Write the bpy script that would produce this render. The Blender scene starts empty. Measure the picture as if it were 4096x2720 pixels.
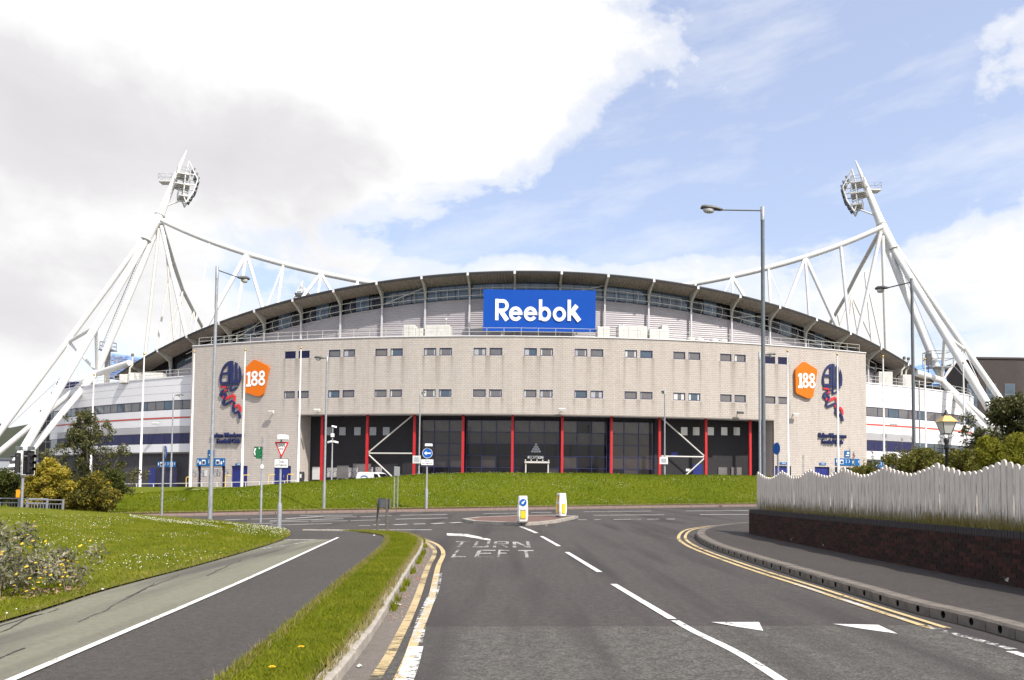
import bpy, math, random
import numpy as np
from mathutils import Vector, Matrix
random.seed(7); RNG = np.random.default_rng(7)
scene = bpy.context.scene
COL = scene.collection
R = math.radians

# ------------------------------------------------------------------ camera
EYE, FPX, ROLL, PITCH = 1.6, 3200.0, 0.011, math.atan(0.0485)   # focal length in pixels of a 4096 px wide frame
cam = bpy.data.cameras.new('camera'); camo = bpy.data.objects.new('camera', cam); COL.objects.link(camo)
_r0, _u0 = Vector((1, 0, 0)), Vector((0, -math.sin(PITCH), math.cos(PITCH)))
_f0 = Vector((0, math.cos(PITCH), math.sin(PITCH)))
_r1 = _r0 * math.cos(ROLL) + _u0 * math.sin(ROLL); _u1 = -_r0 * math.sin(ROLL) + _u0 * math.cos(ROLL)
camo.matrix_world = Matrix(((_r1.x, _u1.x, -_f0.x, 0), (_r1.y, _u1.y, -_f0.y, 0), (_r1.z, _u1.z, -_f0.z, EYE), (0, 0, 0, 1)))
cam.sensor_width = 36; cam.lens = FPX / 4096 * 36; cam.shift_y = (1791 - 1360) / 4096
cam.clip_start = 0.1; cam.clip_end = 20000
scene.camera = camo

# ------------------------------------------------------------------ sun, sky, exposure
SUN_EL, SUN_AZ = R(49), R(42)          # azimuth measured from behind the camera towards the right
SUNV = Vector((math.sin(SUN_AZ) * math.cos(SUN_EL), -math.cos(SUN_AZ) * math.cos(SUN_EL), math.sin(SUN_EL)))
sl = bpy.data.lights.new('sun', 'SUN'); sl.energy = 4.4; sl.angle = R(1.2); sl.color = (1.0, .95, .87)
so = bpy.data.objects.new('sun', sl); COL.objects.link(so); so.rotation_euler = (-SUNV).to_track_quat('-Z', 'Y').to_euler()
so.location = (30, -30, 60)
scene.view_settings.view_transform = 'Standard'; scene.view_settings.look = 'None'
scene.view_settings.gamma = 1; scene.view_settings.exposure = 0.5
scene.view_settings.use_curve_mapping = False
scene.render.engine = 'CYCLES'
scene.cycles.max_bounces = 4; scene.cycles.diffuse_bounces = 2; scene.cycles.glossy_bounces = 2
scene.cycles.transparent_max_bounces = 8; scene.cycles.use_denoising = True
scene.cycles.use_adaptive_sampling = True; scene.cycles.adaptive_threshold = .02

class NT:
    """tiny helper to write shader node trees"""
    def __init__(s, tree): s.t = tree; s.t.nodes.clear()
    def n(s, kind, **kw):
        nd = s.t.nodes.new(kind)
        for k, v in kw.items():
            if k.startswith('i_'):
                key = k[2:]; key = int(key) if key.isdigit() else key.replace('_', ' ')
                sk = nd.inputs[key]
                if isinstance(v, bpy.types.NodeSocket): s.t.links.new(v, sk)
                else: sk.default_value = v
            else: setattr(nd, k, v)
        return nd
    def m(s, op, a, b=0.0, c=0.0, clamp=False):
        nd = s.t.nodes.new('ShaderNodeMath'); nd.operation = op; nd.use_clamp = clamp
        for i, v in enumerate((a, b, c)):
            if isinstance(v, bpy.types.NodeSocket): s.t.links.new(v, nd.inputs[i])
            else: nd.inputs[i].default_value = v
        return nd.outputs[0]
    def ramp(s, fac, stops, interp='LINEAR'):
        nd = s.t.nodes.new('ShaderNodeValToRGB'); nd.color_ramp.interpolation = interp
        el = nd.color_ramp.elements
        while len(el) < len(stops): el.new(.5)
        for e, (p, c) in zip(el, stops): e.position = p; e.color = c if len(c) == 4 else (*c, 1)
        s.t.links.new(fac, nd.inputs[0]); return nd.outputs[0]
    def mix(s, fac, a, b, mode='MIX'):
        nd = s.t.nodes.new('ShaderNodeMix'); nd.data_type = 'RGBA'; nd.blend_type = mode
        for k, v in ((0, fac), (6, a), (7, b)):
            if isinstance(v, bpy.types.NodeSocket): s.t.links.new(v, nd.inputs[k])
            else: nd.inputs[k].default_value = v if k == 0 or len(v) == 4 else (*v, 1)
        return nd.outputs[2]
    def link(s, a, b): s.t.links.new(a, b)

w = bpy.data.worlds.new('World'); scene.world = w; w.use_nodes = True
def build_sky():
    N = NT(w.node_tree)
    out = N.n('ShaderNodeOutputWorld')
    sky = N.n('ShaderNodeTexSky'); sky.sky_type = 'NISHITA'; sky.sun_disc = False
    sky.sun_elevation = SUN_EL; sky.sun_rotation = math.pi - SUN_AZ
    sky.altitude = 120; sky.air_density = 1.0; sky.dust_density = 2.2; sky.ozone_density = 1.0
    bgs = N.n('ShaderNodeBackground', i_Strength=0.15)
    N.link(N.mix(0.30, sky.outputs[0], (4.9, 5.1, 6.5)), bgs.inputs[0])
    tc = N.n('ShaderNodeTexCoord'); sep = N.n('ShaderNodeSeparateXYZ', i_0=tc.outputs['Generated'])
    x, y, z = sep.outputs
    az = N.m('ARCTAN2', x, y); el = N.m('ARCTAN2', z, N.m('SQRT', N.m('ADD', N.m('MULTIPLY', x, x), N.m('MULTIPLY', y, y))))
    # cloud field: layered noise in direction space, flattened towards the horizon
    cv = N.n('ShaderNodeCombineXYZ', i_0=az, i_1=N.m('MULTIPLY', el, 1.55), i_2=0.0).outputs[0]
    warp = N.n('ShaderNodeTexNoise', i_Vector=cv, i_Scale=5.0, i_Detail=2.0)
    cvw = N.n('ShaderNodeVectorMath', operation='ADD', i_0=cv, i_1=N.n('ShaderNodeVectorMath', operation='SCALE', i_0=N.n('ShaderNodeVectorMath', operation='SUBTRACT', i_0=warp.outputs['Color'], i_1=(.5, .5, .5)).outputs[0], i_Scale=0.11).outputs[0]).outputs[0]
    n1 = N.n('ShaderNodeTexNoise', i_Vector=cvw, i_Scale=5.5, i_Detail=8.0, i_Roughness=0.60).outputs[0]
    def blob(a0, e0, ra, re, amp):
        da = N.m('DIVIDE', N.m('SUBTRACT', az, a0), ra); de = N.m('DIVIDE', N.m('SUBTRACT', el, e0), re)
        d2 = N.m('ADD', N.m('MULTIPLY', da, da), N.m('MULTIPLY', de, de))
        return N.m('MULTIPLY', N.m('EXPONENT', N.m('MULTIPLY', d2, -1.0)), amp)
    P = lambda px, py: (math.atan((px - 2048) / 3200), math.atan((1946 - py) / 3200))
    bias = 0.02
    for (px, py, ra, re, amp) in CLOUD_BLOBS:
        a0, e0 = P(px, py); bias = N.m('ADD', bias, blob(a0, e0, ra, re, amp))
    dens = N.m('ADD', n1, bias)
    cover = N.ramp(dens, [(0.475, (0, 0, 0)), (0.57, (.58, .58, .58)), (0.71, (1, 1, 1))], 'EASE')
    wv = N.n('ShaderNodeCombineXYZ', i_0=N.m('MULTIPLY', az, 3.2), i_1=N.m('MULTIPLY', N.m('ADD', el, N.m('MULTIPLY', az, -.12)), 11.0), i_2=4.0).outputs[0]
    wisp = N.ramp(N.n('ShaderNodeTexNoise', i_Vector=wv, i_Scale=1.3, i_Detail=6.0, i_Roughness=.62).outputs[0], [(.47, (0, 0, 0)), (.78, (.55, .55, .55))])
    cover = N.mix(1.0, cover, wisp, 'LIGHTEN')
    # cloud shading: lit crests white, thick parts and bases grey
    n2 = N.n('ShaderNodeTexNoise', i_Vector=N.n('ShaderNodeVectorMath', operation='ADD', i_0=cvw, i_1=(0.0, 0.045, 1.3)).outputs[0], i_Scale=3.4, i_Detail=5.0, i_Roughness=.55).outputs[0]
    grey = N.m('ADD', N.m('MULTIPLY', N.m('SUBTRACT', dens, 0.66), 0.55), N.m('SUBTRACT', n2, 0.47))
    for (px, py, ra, re, amp) in GREY_BLOBS:
        a0, e0 = P(px, py); grey = N.m('ADD', grey, blob(a0, e0, ra, re, amp))
    ccol = N.ramp(grey, [(0.0, (1.0, 1.0, 1.0)), (0.12, (.965, .96, .965)), (0.30, (.80, .785, .80)), (0.5, (.74, .72, .745))])
    bgc = N.n('ShaderNodeBackground', i_Color=ccol, i_Strength=0.74)
    mx = N.n('ShaderNodeMixShader', i_0=N.n('ShaderNodeRGBToBW', i_0=cover).outputs[0])
    N.link(bgs.outputs[0], mx.inputs[1]); N.link(bgc.outputs[0], mx.inputs[2]); N.link(mx.outputs[0], out.inputs[0])
CLOUD_BLOBS = [(200, 250, .75, .24, .26), (1300, 250, .40, .17, .18), (2150, 250, .18, .12, .19), (1650, 560, .22, .07, .15), (200, 1000, .28, .22, .26), (900, 800, .18, .06, .13),
               (3100, 250, .26, .20, -.24), (3500, 800, .30, .08, -.20), (2800, 700, .26, .12, -.20), (2350, 640, .16, .06, -.12), (1750, 900, .34, .07, -.20), (1000, 1100, .18, .08, -.17), (1500, 1020, .2, .05, -.10),
               (4050, 1180, .22, .10, .22), (3350, 1230, .20, .05, .08), (2900, 1080, .36, .03, .07), (3300, 1000, .12, .02, .09), (1950, 1070, .30, .022, .25), (3900, 130, .14, .05, -.20), (3850, 400, .13, .06, .13), (3950, 560, .08, .06, .12), (3600, 300, .07, .03, .14), (2850, 370, .04, .03, .16)]
GREY_BLOBS = [(350, 700, .32, .11, .14), (1300, 620, .30, .07, .10), (100, 1450, .25, .09, .20), (1500, 150, .5, .10, -.30), (150, 1000, .12, .06, -.22), (4000, 1250, .22, .05, .05), (2300, 350, .20, .15, -.22), (3600, 1000, .5, .12, -.25)]
build_sky()

# ------------------------------------------------------------------ measuring: a sight line of the camera, and where it meets the ground or a given depth
def ray(px, py):
    a, b = px - 2048, 1791 - py
    u = a * math.cos(ROLL) - b * math.sin(ROLL); v = a * math.sin(ROLL) + b * math.cos(ROLL)
    d = Vector((u, FPX * math.cos(PITCH) - v * math.sin(PITCH), FPX * math.sin(PITCH) + v * math.cos(PITCH)))
    return d / d.y
def at(px, py, Y):
    d = ray(px, py); return Vector((d.x * Y, Y, EYE + d.z * Y))
def proj(p):
    dz = p[2] - EYE
    dep = p[1] * math.cos(PITCH) + dz * math.sin(PITCH); u = FPX * p[0] / dep
    v = FPX * (-p[1] * math.sin(PITCH) + dz * math.cos(PITCH)) / dep
    return 2048 + u * math.cos(ROLL) + v * math.sin(ROLL), 1791 - (-u * math.sin(ROLL) + v * math.cos(ROLL))
def smooth(t): t = np.clip(t, 0, 1); return t * t * (3 - 2 * t)
def HR(X, Y):
    """road level: flat near the camera, falling gently to the left along the main road"""
    return smooth((Y - 10) / 28) * (.02 * np.clip(X, -60, 60) + .08)
def on_road(px, py, lift=0.0):
    d = ray(px, py); lo, hi = 2.5, 90.0
    g = lambda Y: EYE + d.z * Y - float(HR(d.x * Y, Y)) - lift
    if g(hi) > 0: return Vector((d.x * hi, hi, 0))
    for _ in range(50):
        mid = (lo + hi) / 2
        if g(mid) > 0: lo = mid
        else: hi = mid
    return Vector((d.x * lo, lo, EYE + d.z * lo))

# ------------------------------------------------------------------ mesh helpers
WM = {}
def tag(o, label=None, cat=None, group=None, kind=None):
    if label: o['label'] = label
    if cat: o['category'] = cat
    if group: o['group'] = group
    if kind: o['kind'] = kind
    return o
def thing(name, loc, label, cat, group=None, rz=0.0):
    o = bpy.data.objects.new(name, None); COL.objects.link(o); o.empty_display_size = .2
    M = Matrix.Translation(Vector(loc)) @ Matrix.Rotation(rz, 4, 'Z'); o.matrix_basis = M; WM[o] = M
    return tag(o, label, cat, group)
def put(name, me, mat, parent=None, M=None):
    """link mesh data as one object; M is its world matrix"""
    o = bpy.data.objects.new(name, me); COL.objects.link(o)
    M = M if M is not None else Matrix.Identity(4); WM[o] = M
    if parent is not None:
        o.parent = parent; o.matrix_basis = WM[parent].inverted() @ M
    else: o.matrix_basis = M
    if mat is not None:
        if len(me.materials) == 0: me.materials.append(mat)
        elif me.materials[0] != mat:
            o.material_slots[0].link = 'OBJECT'; o.material_slots[0].material = mat
    return o
class MB:
    def __init__(s): s.v = []; s.f = []; s.sm = []
    def add(s, vs, fs, M=None, sm=False):
        b = len(s.v)
        s.v += [tuple(M @ Vector(v)) if M is not None else tuple(v) for v in vs]
        s.f += [tuple(i + b for i in f) for f in fs]; s.sm += [sm] * len(fs); return s
    def box(s, x0, x1, y0, y1, z0, z1, M=None):
        vs = [(x0, y0, z0), (x1, y0, z0), (x1, y1, z0), (x0, y1, z0), (x0, y0, z1), (x1, y0, z1), (x1, y1, z1), (x0, y1, z1)]
        return s.add(vs, [(0, 3, 2, 1), (4, 5, 6, 7), (0, 1, 5, 4), (1, 2, 6, 5), (2, 3, 7, 6), (3, 0, 4, 7)], M)
    def bev(s, x0, x1, y0, y1, z0, z1, b=.02, M=None):
        """box with chamfered upright edges and top"""
        def ring(i, z): return [(x0 + i + b, y0 + i, z), (x1 - i - b, y0 + i, z), (x1 - i, y0 + i + b, z), (x1 - i, y1 - i - b, z), (x1 - i - b, y1 - i, z), (x0 + i + b, y1 - i, z), (x0 + i, y1 - i - b, z), (x0 + i, y0 + i + b, z)]
        vs = ring(0, z0) + ring(0, z1 - b) + ring(b, z1)
        fs = [tuple(range(7, -1, -1)), tuple(range(16, 24))]
        for k in (0, 8): fs += [(k + i, k + (i + 1) % 8, k + 8 + (i + 1) % 8, k + 8 + i) for i in range(8)]
        return s.add(vs, fs, M)
    def quad(s, a, b, c, d): return s.add([a, b, c, d], [(0, 1, 2, 3)])
    def prism(s, poly, z0, z1, M=None):
        n = len(poly)
        vs = [(p[0], p[1], z0) for p in poly] + [(p[0], p[1], z1) for p in poly]
        return s.add(vs, [tuple(range(n - 1, -1, -1)), tuple(range(n, 2 * n))] + [(i, (i + 1) % n, n + (i + 1) % n, n + i) for i in range(n)], M)
    def tube(s, pts, rad, n=8, cap=True, M=None):
        pts = [Vector(p) for p in pts]; rad = rad if hasattr(rad, '__len__') else [rad] * len(pts)
        vs = []; prev = None
        for i, p in enumerate(pts):
            t = (pts[min(i + 1, len(pts) - 1)] - pts[max(i - 1, 0)]).normalized()
            if prev is None: a = t.orthogonal().normalized()
            else: a = (prev - t * prev.dot(t)).normalized()
            prev = a; b = t.cross(a)
            vs += [p + (a * math.cos(2 * math.pi * k / n) + b * math.sin(2 * math.pi * k / n)) * rad[i] for k in range(n)]
        fs = [(i * n + k, i * n + (k + 1) % n, (i + 1) * n + (k + 1) % n, (i + 1) * n + k) for i in range(len(pts) - 1) for k in range(n)]
        s.add(vs, fs, M, True)
        if cap:
            L = (len(pts) - 1) * n
            s.add(vs[:n], [tuple(range(n - 1, -1, -1))], M); s.add(vs[L:], [tuple(range(n))], M)
        return s
    def lathe(s, prof, n=12, M=None):
        vs = [(r * math.cos(2 * math.pi * k / n), r * math.sin(2 * math.pi * k / n), z) for r, z in prof for k in range(n)]
        fs = [(i * n + k, i * n + (k + 1) % n, (i + 1) * n + (k + 1) % n, (i + 1) * n + k) for i in range(len(prof) - 1) for k in range(n)]
        s.add(vs, fs, M, True)
        L = (len(prof) - 1) * n
        s.add(vs[:n], [tuple(range(n - 1, -1, -1))], M); return s.add(vs[L:], [tuple(range(n))], M)
    def mesh(s, name='m'):
        me = bpy.data.meshes.new(name); me.from_pydata(s.v, [], s.f); me.update()
        if any(s.sm): me.polygons.foreach_set('use_smooth', s.sm)
        return me
    def obj(s, name, mat, parent=None, M=None): return put(name, s.mesh(name), mat, parent, M)
def npmesh(name, V, F, smooth_=False):
    """V (n,3), F (m,k): fast mesh"""
    me = bpy.data.meshes.new(name); k = F.shape[1]
    me.vertices.add(len(V)); me.vertices.foreach_set('co', np.ascontiguousarray(V, dtype=np.float32).ravel())
    me.loops.add(F.size); me.loops.foreach_set('vertex_index', np.ascontiguousarray(F, dtype=np.int32).ravel())
    me.polygons.add(len(F)); me.polygons.foreach_set('loop_start', np.arange(0, F.size, k, dtype=np.int32))
    me.polygons.foreach_set('use_smooth', np.full(len(F), smooth_, dtype=bool))
    me.update(calc_edges=True); return me
def grid(name, A, B, nu, nv, zf, mat, parent=None, kind='structure'):
    """ruled sheet between two plan polylines, draped on zf"""
    A = resample(A, nu); B = resample(B, nu)
    t = np.linspace(0, 1, nv)[None, :, None]
    P = A[:, None, :] * (1 - t) + B[:, None, :] * t
    Z = zf(P[..., 0], P[..., 1]); V = np.concatenate([P, Z[..., None]], -1).reshape(-1, 3)
    i, j = np.meshgrid(np.arange(nu - 1), np.arange(nv - 1), indexing='ij'); a = (i * nv + j).ravel()
    F = np.stack([a, a + nv, a + nv + 1, a + 1], 1)
    e1 = V[F[0, 1]] - V[F[0, 0]]; e2 = V[F[0, 3]] - V[F[0, 0]]
    if np.cross(e1, e2)[2] < 0: F = F[:, ::-1]
    o = put(name, npmesh(name, V, F, True), mat, parent)
    if kind and parent is None: o['kind'] = kind
    return o
def resample(pts, n):
    pts = np.array(pts, float)[:, :2]; d = np.r_[0, np.cumsum(np.hypot(*np.diff(pts, axis=0).T))]
    t = np.linspace(0, d[-1], n); return np.stack([np.interp(t, d, pts[:, 0]), np.interp(t, d, pts[:, 1])], 1)
def spline(pts, n):
    """Catmull-Rom through plan points"""
    P = [np.array(p[:2], float) for p in pts]; P = [2 * P[0] - P[1]] + P + [2 * P[-1] - P[-2]]; out = []
    m = max(2, n // (len(P) - 3))
    for i in range(1, len(P) - 2):
        for k in range(m):
            t = k / m; a, b, c, d = P[i - 1:i + 3]
            out.append(.5 * (2 * b + (c - a) * t + (2 * a - 5 * b + 4 * c - d) * t * t + (3 * b - a - 3 * c + d) * t ** 3))
    out.append(P[-2]); return np.array(out)
def offset_line(L, d):
    """shift a plan polyline sideways (left of travel positive)"""
    L = np.array(L, float); T = np.gradient(L, axis=0); T /= np.hypot(T[:, 0], T[:, 1])[:, None] + 1e-9
    return L + np.stack([-T[:, 1], T[:, 0]], 1) * d
_txt = {}
def text_mesh(s, size=1.0, bold=0.0, depth=0.02, sx=1.0, align='CENTER', spacing=1.0):
    cu = bpy.data.curves.new('t', 'FONT'); cu.body = s; cu.size = size; cu.offset = bold; cu.extrude = depth / 2
    cu.align_x = align; cu.align_y = 'CENTER'; cu.resolution_u = 4; cu.space_character = spacing
    o = bpy.data.objects.new('t', cu); COL.objects.link(o); bpy.context.view_layer.update()
    me = bpy.data.meshes.new_from_object(o.evaluated_get(bpy.context.evaluated_depsgraph_get()))
    bpy.data.objects.remove(o); bpy.data.curves.remove(cu)
    co = np.zeros(len(me.vertices) * 3); me.vertices.foreach_get('co', co); co = co.reshape(-1, 3); co[:, 0] *= sx
    co[:, :2] -= (co[:, :2].max(0) + co[:, :2].min(0)) / 2 if align == 'CENTER' else 0
    me.vertices.foreach_set('co', co.ravel()); me.update(); me.materials.clear(); return me
def fit_text(s, W, Hh, bold=0.0, depth=.02, spacing=1.0):
    me = text_mesh(s, 1.0, bold, depth, spacing=spacing)
    co = np.zeros(len(me.vertices) * 3); me.vertices.foreach_get('co', co); co = co.reshape(-1, 3)
    e = co[:, :2].max(0) - co[:, :2].min(0); co[:, 0] *= W / e[0]; co[:, 1] *= Hh / e[1]
    me.vertices.foreach_set('co', co.ravel()); me.update(); return me
def shape_mesh(loops, depth=.05):
    """flat plate from closed outlines (holes allowed), extruded"""
    cu = bpy.data.curves.new('s', 'CURVE'); cu.dimensions = '2D'; cu.fill_mode = 'BOTH'; cu.extrude = depth / 2
    for L in loops:
        sp = cu.splines.new('POLY'); sp.points.add(len(L) - 1); sp.use_cyclic_u = True
        for p, q in zip(sp.points, L): p.co = (q[0], q[1], 0, 1)
    o = bpy.data.objects.new('s', cu); COL.objects.link(o); bpy.context.view_layer.update()
    me = bpy.data.meshes.new_from_object(o.evaluated_get(bpy.context.evaluated_depsgraph_get()))
    bpy.data.objects.remove(o); bpy.data.curves.remove(cu); me.materials.clear(); return me
def rounded(poly, r, n=5):
    out = []
    for i in range(len(poly)):
        a, b, c = (Vector((*poly[j % len(poly)], 0)) for j in (i - 1, i, i + 1))
        p, q = b + (a - b).normalized() * r, b + (c - b).normalized() * r
        for k in range(n + 1):
            t = k / n; m = p * (1 - t) ** 2 + b * 2 * t * (1 - t) + q * t * t; out.append((m.x, m.y))
    return out
def ellipse(cx, cy, rx, ry, n=28): return [(cx + rx * math.cos(2 * math.pi * i / n), cy + ry * math.sin(2 * math.pi * i / n)) for i in range(n)]
FACE = Matrix(((1, 0, 0, 0), (0, 0, -1, 0), (0, 1, 0, 0), (0, 0, 0, 1)))     # local x right, y up, z towards the viewer (-Y)

# ------------------------------------------------------------------ materials
MATS = {}
def mat(name, col=(.5, .5, .5), rough=.7, metal=0.0, var=0.0, vscale=6.0, island=0.0, bump=0.0, bscale=40.0, spec=.5, col2=None, trans=0.0):
    """principled material: col with optional noise towards col2 / darker, per-island tint, fine bump"""
    if name in MATS: return MATS[name]
    m = bpy.data.materials.new(name); m.use_nodes = True; N = NT(m.node_tree)
    out = N.n('ShaderNodeOutputMaterial'); b = N.n('ShaderNodeBsdfPrincipled', i_Roughness=rough, i_Metallic=metal)
    b.inputs['Specular IOR Level'].default_value = spec
    tc = N.n('ShaderNodeTexCoord').outputs['Object']
    c = N.mix(0.0, col, col)
    if var:
        nz = N.n('ShaderNodeTexNoise', i_Vector=tc, i_Scale=vscale, i_Detail=6.0, i_Roughness=.62).outputs[0]
        c2 = col2 or tuple(k * (1 - var) for k in col)
        c = N.mix(N.ramp(nz, [(.36, (0, 0, 0)), (.64, (1, 1, 1))]), col, c2)
    if island:
        g = N.n('ShaderNodeNewGeometry').outputs['Random Per Island']
        f = N.m('ADD', N.m('MULTIPLY', g, 2 * island), 1 - island)
        hs = N.n('ShaderNodeHueSaturation', i_Value=f, i_Color=c); hs.inputs['Hue'].default_value = .5
        c = hs.outputs[0]
    N.link(c, b.inputs['Base Color'])
    if bump:
        nb = N.n('ShaderNodeTexNoise', i_Vector=tc, i_Scale=bscale, i_Detail=4.0).outputs[0]
        bp = N.n('ShaderNodeBump', i_Strength=bump, i_Distance=.02, i_Height=nb); N.link(bp.outputs[0], b.inputs['Normal'])
    if trans:
        tr = N.n('ShaderNodeBsdfTranslucent', i_Color=c); mx = N.n('ShaderNodeMixShader', i_0=trans)
        N.link(b.outputs[0], mx.inputs[1]); N.link(tr.outputs[0], mx.inputs[2]); N.link(mx.outputs[0], out.inputs[0])
    else: N.link(b.outputs[0], out.inputs[0])
    MATS[name] = m; return m
def asphalt(name, c1, c2, chip, scale=1.0, chips=.5, big=.35, bump=.5, dark=None):
    m = bpy.data.materials.new(name); m.use_nodes = True; N = NT(m.node_tree)
    out = N.n('ShaderNodeOutputMaterial'); b = N.n('ShaderNodeBsdfPrincipled', i_Roughness=.86); b.inputs['Specular IOR Level'].default_value = .35
    tc = N.n('ShaderNodeTexCoord').outputs['Object']
    sc = N.n('ShaderNodeVectorMath', operation='MULTIPLY', i_0=tc, i_1=(1, .16, 1)).outputs[0]
    streak = N.n('ShaderNodeTexNoise', i_Vector=sc, i_Scale=.9, i_Detail=5.0, i_Roughness=.6).outputs[0]
    blot = N.n('ShaderNodeTexNoise', i_Vector=tc, i_Scale=.35, i_Detail=4.0, i_Roughness=.65).outputs[0]
    f = N.m('ADD', N.m('MULTIPLY', streak, .55), N.m('MULTIPLY', blot, .45))
    base = N.mix(N.ramp(f, [(.38, (0, 0, 0)), (.62, (1, 1, 1))]), c1, c2)
    vor = N.n('ShaderNodeTexVoronoi', i_Vector=tc, i_Scale=62.0 * scale)
    cf = N.ramp(N.n('ShaderNodeSeparateColor', i_0=vor.outputs['Color']).outputs[0], [(.30, (0, 0, 0)), (.95, (1, 1, 1))])
    base = N.mix(N.m('MULTIPLY', N.n('ShaderNodeRGBToBW', i_0=cf).outputs[0], chips), base, chip)
    fine = N.n('ShaderNodeTexNoise', i_Vector=tc, i_Scale=9.0 * scale, i_Detail=6.0, i_Roughness=.8).outputs[0]
    base = N.mix(big, base, N.mix(N.ramp(fine, [(.35, (0, 0, 0)), (.65, (1, 1, 1))]), tuple(k * .45 for k in c1), tuple(min(1, k * 1.8) for k in c2)))
    if dark:   # worn, oily wheel tracks and cracks
        tr = N.n('ShaderNodeTexNoise', i_Vector=N.n('ShaderNodeVectorMath', operation='MULTIPLY', i_0=tc, i_1=(1.6, .11, 1)).outputs[0], i_Scale=.8, i_Detail=3.0).outputs[0]
        base = N.mix(N.ramp(tr, [(.48, (0, 0, 0)), (.66, (.9, .9, .9))]), base, dark)
    N.link(base, b.inputs['Base Color'])
    bp = N.n('ShaderNodeBump', i_Strength=bump, i_Distance=.012, i_Height=vor.outputs['Distance']); N.link(bp.outputs[0], b.inputs['Normal'])
    N.link(b.outputs[0], out.inputs[0]); MATS[name] = m; return m
def paint(name, col, wear=.5, scale=7.0, streak=(1, 1, 1)):
    """thermoplastic road paint, worn through to the asphalt in places"""
    m = bpy.data.materials.new(name); m.use_nodes = True; N = NT(m.node_tree)
    out = N.n('ShaderNodeOutputMaterial'); b = N.n('ShaderNodeBsdfPrincipled', i_Roughness=.75)
    tc = N.n('ShaderNodeTexCoord').outputs['Object']
    v = N.n('ShaderNodeVectorMath', operation='MULTIPLY', i_0=tc, i_1=streak).outputs[0]
    n1 = N.n('ShaderNodeTexNoise', i_Vector=v, i_Scale=scale, i_Detail=9.0, i_Roughness=.78).outputs[0]
    n2 = N.n('ShaderNodeTexNoise', i_Vector=tc, i_Scale=1.1, i_Detail=3.0).outputs[0]
    f = N.m('ADD', N.m('MULTIPLY', n1, .7), N.m('MULTIPLY', n2, .3))
    c = N.mix(N.ramp(n1, [(.4, (0, 0, 0)), (.7, (1, 1, 1))]), col, tuple(k * .72 for k in col)); N.link(c, b.inputs['Base Color'])
    mask = N.ramp(f, [(wear - .035, (0, 0, 0)), (wear + .035, (1, 1, 1))])
    tr = N.n('ShaderNodeBsdfTransparent'); mx = N.n('ShaderNodeMixShader', i_0=N.n('ShaderNodeRGBToBW', i_0=mask).outputs[0])
    N.link(tr.outputs[0], mx.inputs[1]); N.link(b.outputs[0], mx.inputs[2]); N.link(mx.outputs[0], out.inputs[0]); MATS[name] = m; return m
def grass_ground(name, a, b_, c_, s1=.5):
    m = bpy.data.materials.new(name); m.use_nodes = True; N = NT(m.node_tree)
    out = N.n('ShaderNodeOutputMaterial'); b = N.n('ShaderNodeBsdfPrincipled', i_Roughness=.95); b.inputs['Specular IOR Level'].default_value = .15
    tc = N.n('ShaderNodeTexCoord').outputs['Object']
    n1 = N.n('ShaderNodeTexNoise', i_Vector=tc, i_Scale=s1, i_Detail=6.0, i_Roughness=.6).outputs[0]
    n2 = N.n('ShaderNodeTexNoise', i_Vector=tc, i_Scale=14.0, i_Detail=5.0, i_Roughness=.8).outputs[0]
    c = N.mix(N.ramp(n1, [(.36, (0, 0, 0)), (.64, (1, 1, 1))]), a, b_)
    c = N.mix(N.ramp(n2, [(.40, (0, 0, 0)), (.72, (.9, .9, .9))]), c, c_); N.link(c, b.inputs['Base Color'])
    bp = N.n('ShaderNodeBump', i_Strength=.9, i_Distance=.06, i_Height=n2); N.link(bp.outputs[0], b.inputs['Normal'])
    N.link(b.outputs[0], out.inputs[0]); MATS[name] = m; return m
def leafmat(name, stops, trans=.25, rough=.55, patch=0.0, pscale=.8):
    """foliage: every leaf its own tint"""
    m = bpy.data.materials.new(name); m.use_nodes = True; N = NT(m.node_tree)
    out = N.n('ShaderNodeOutputMaterial'); b = N.n('ShaderNodeBsdfPrincipled', i_Roughness=rough); b.inputs['Specular IOR Level'].default_value = .08
    g = N.n('ShaderNodeNewGeometry').outputs['Random Per Island']
    if patch:
        n1 = N.n('ShaderNodeTexNoise', i_Vector=N.n('ShaderNodeTexCoord').outputs['Object'], i_Scale=pscale, i_Detail=4.0).outputs[0]
        g = N.m('ADD', N.m('MULTIPLY', g, 1 - patch), N.m('MULTIPLY', N.m('MULTIPLY', N.m('SUBTRACT', n1, .3), 2.5, clamp=True), patch))
    c = N.ramp(g, stops); N.link(c, b.inputs['Base Color'])
    tr = N.n('ShaderNodeBsdfTranslucent', i_Color=c); mx = N.n('ShaderNodeMixShader', i_0=trans)
    N.link(b.outputs[0], mx.inputs[1]); N.link(tr.outputs[0], mx.inputs[2]); N.link(mx.outputs[0], out.inputs[0]); MATS[name] = m; return m

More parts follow.
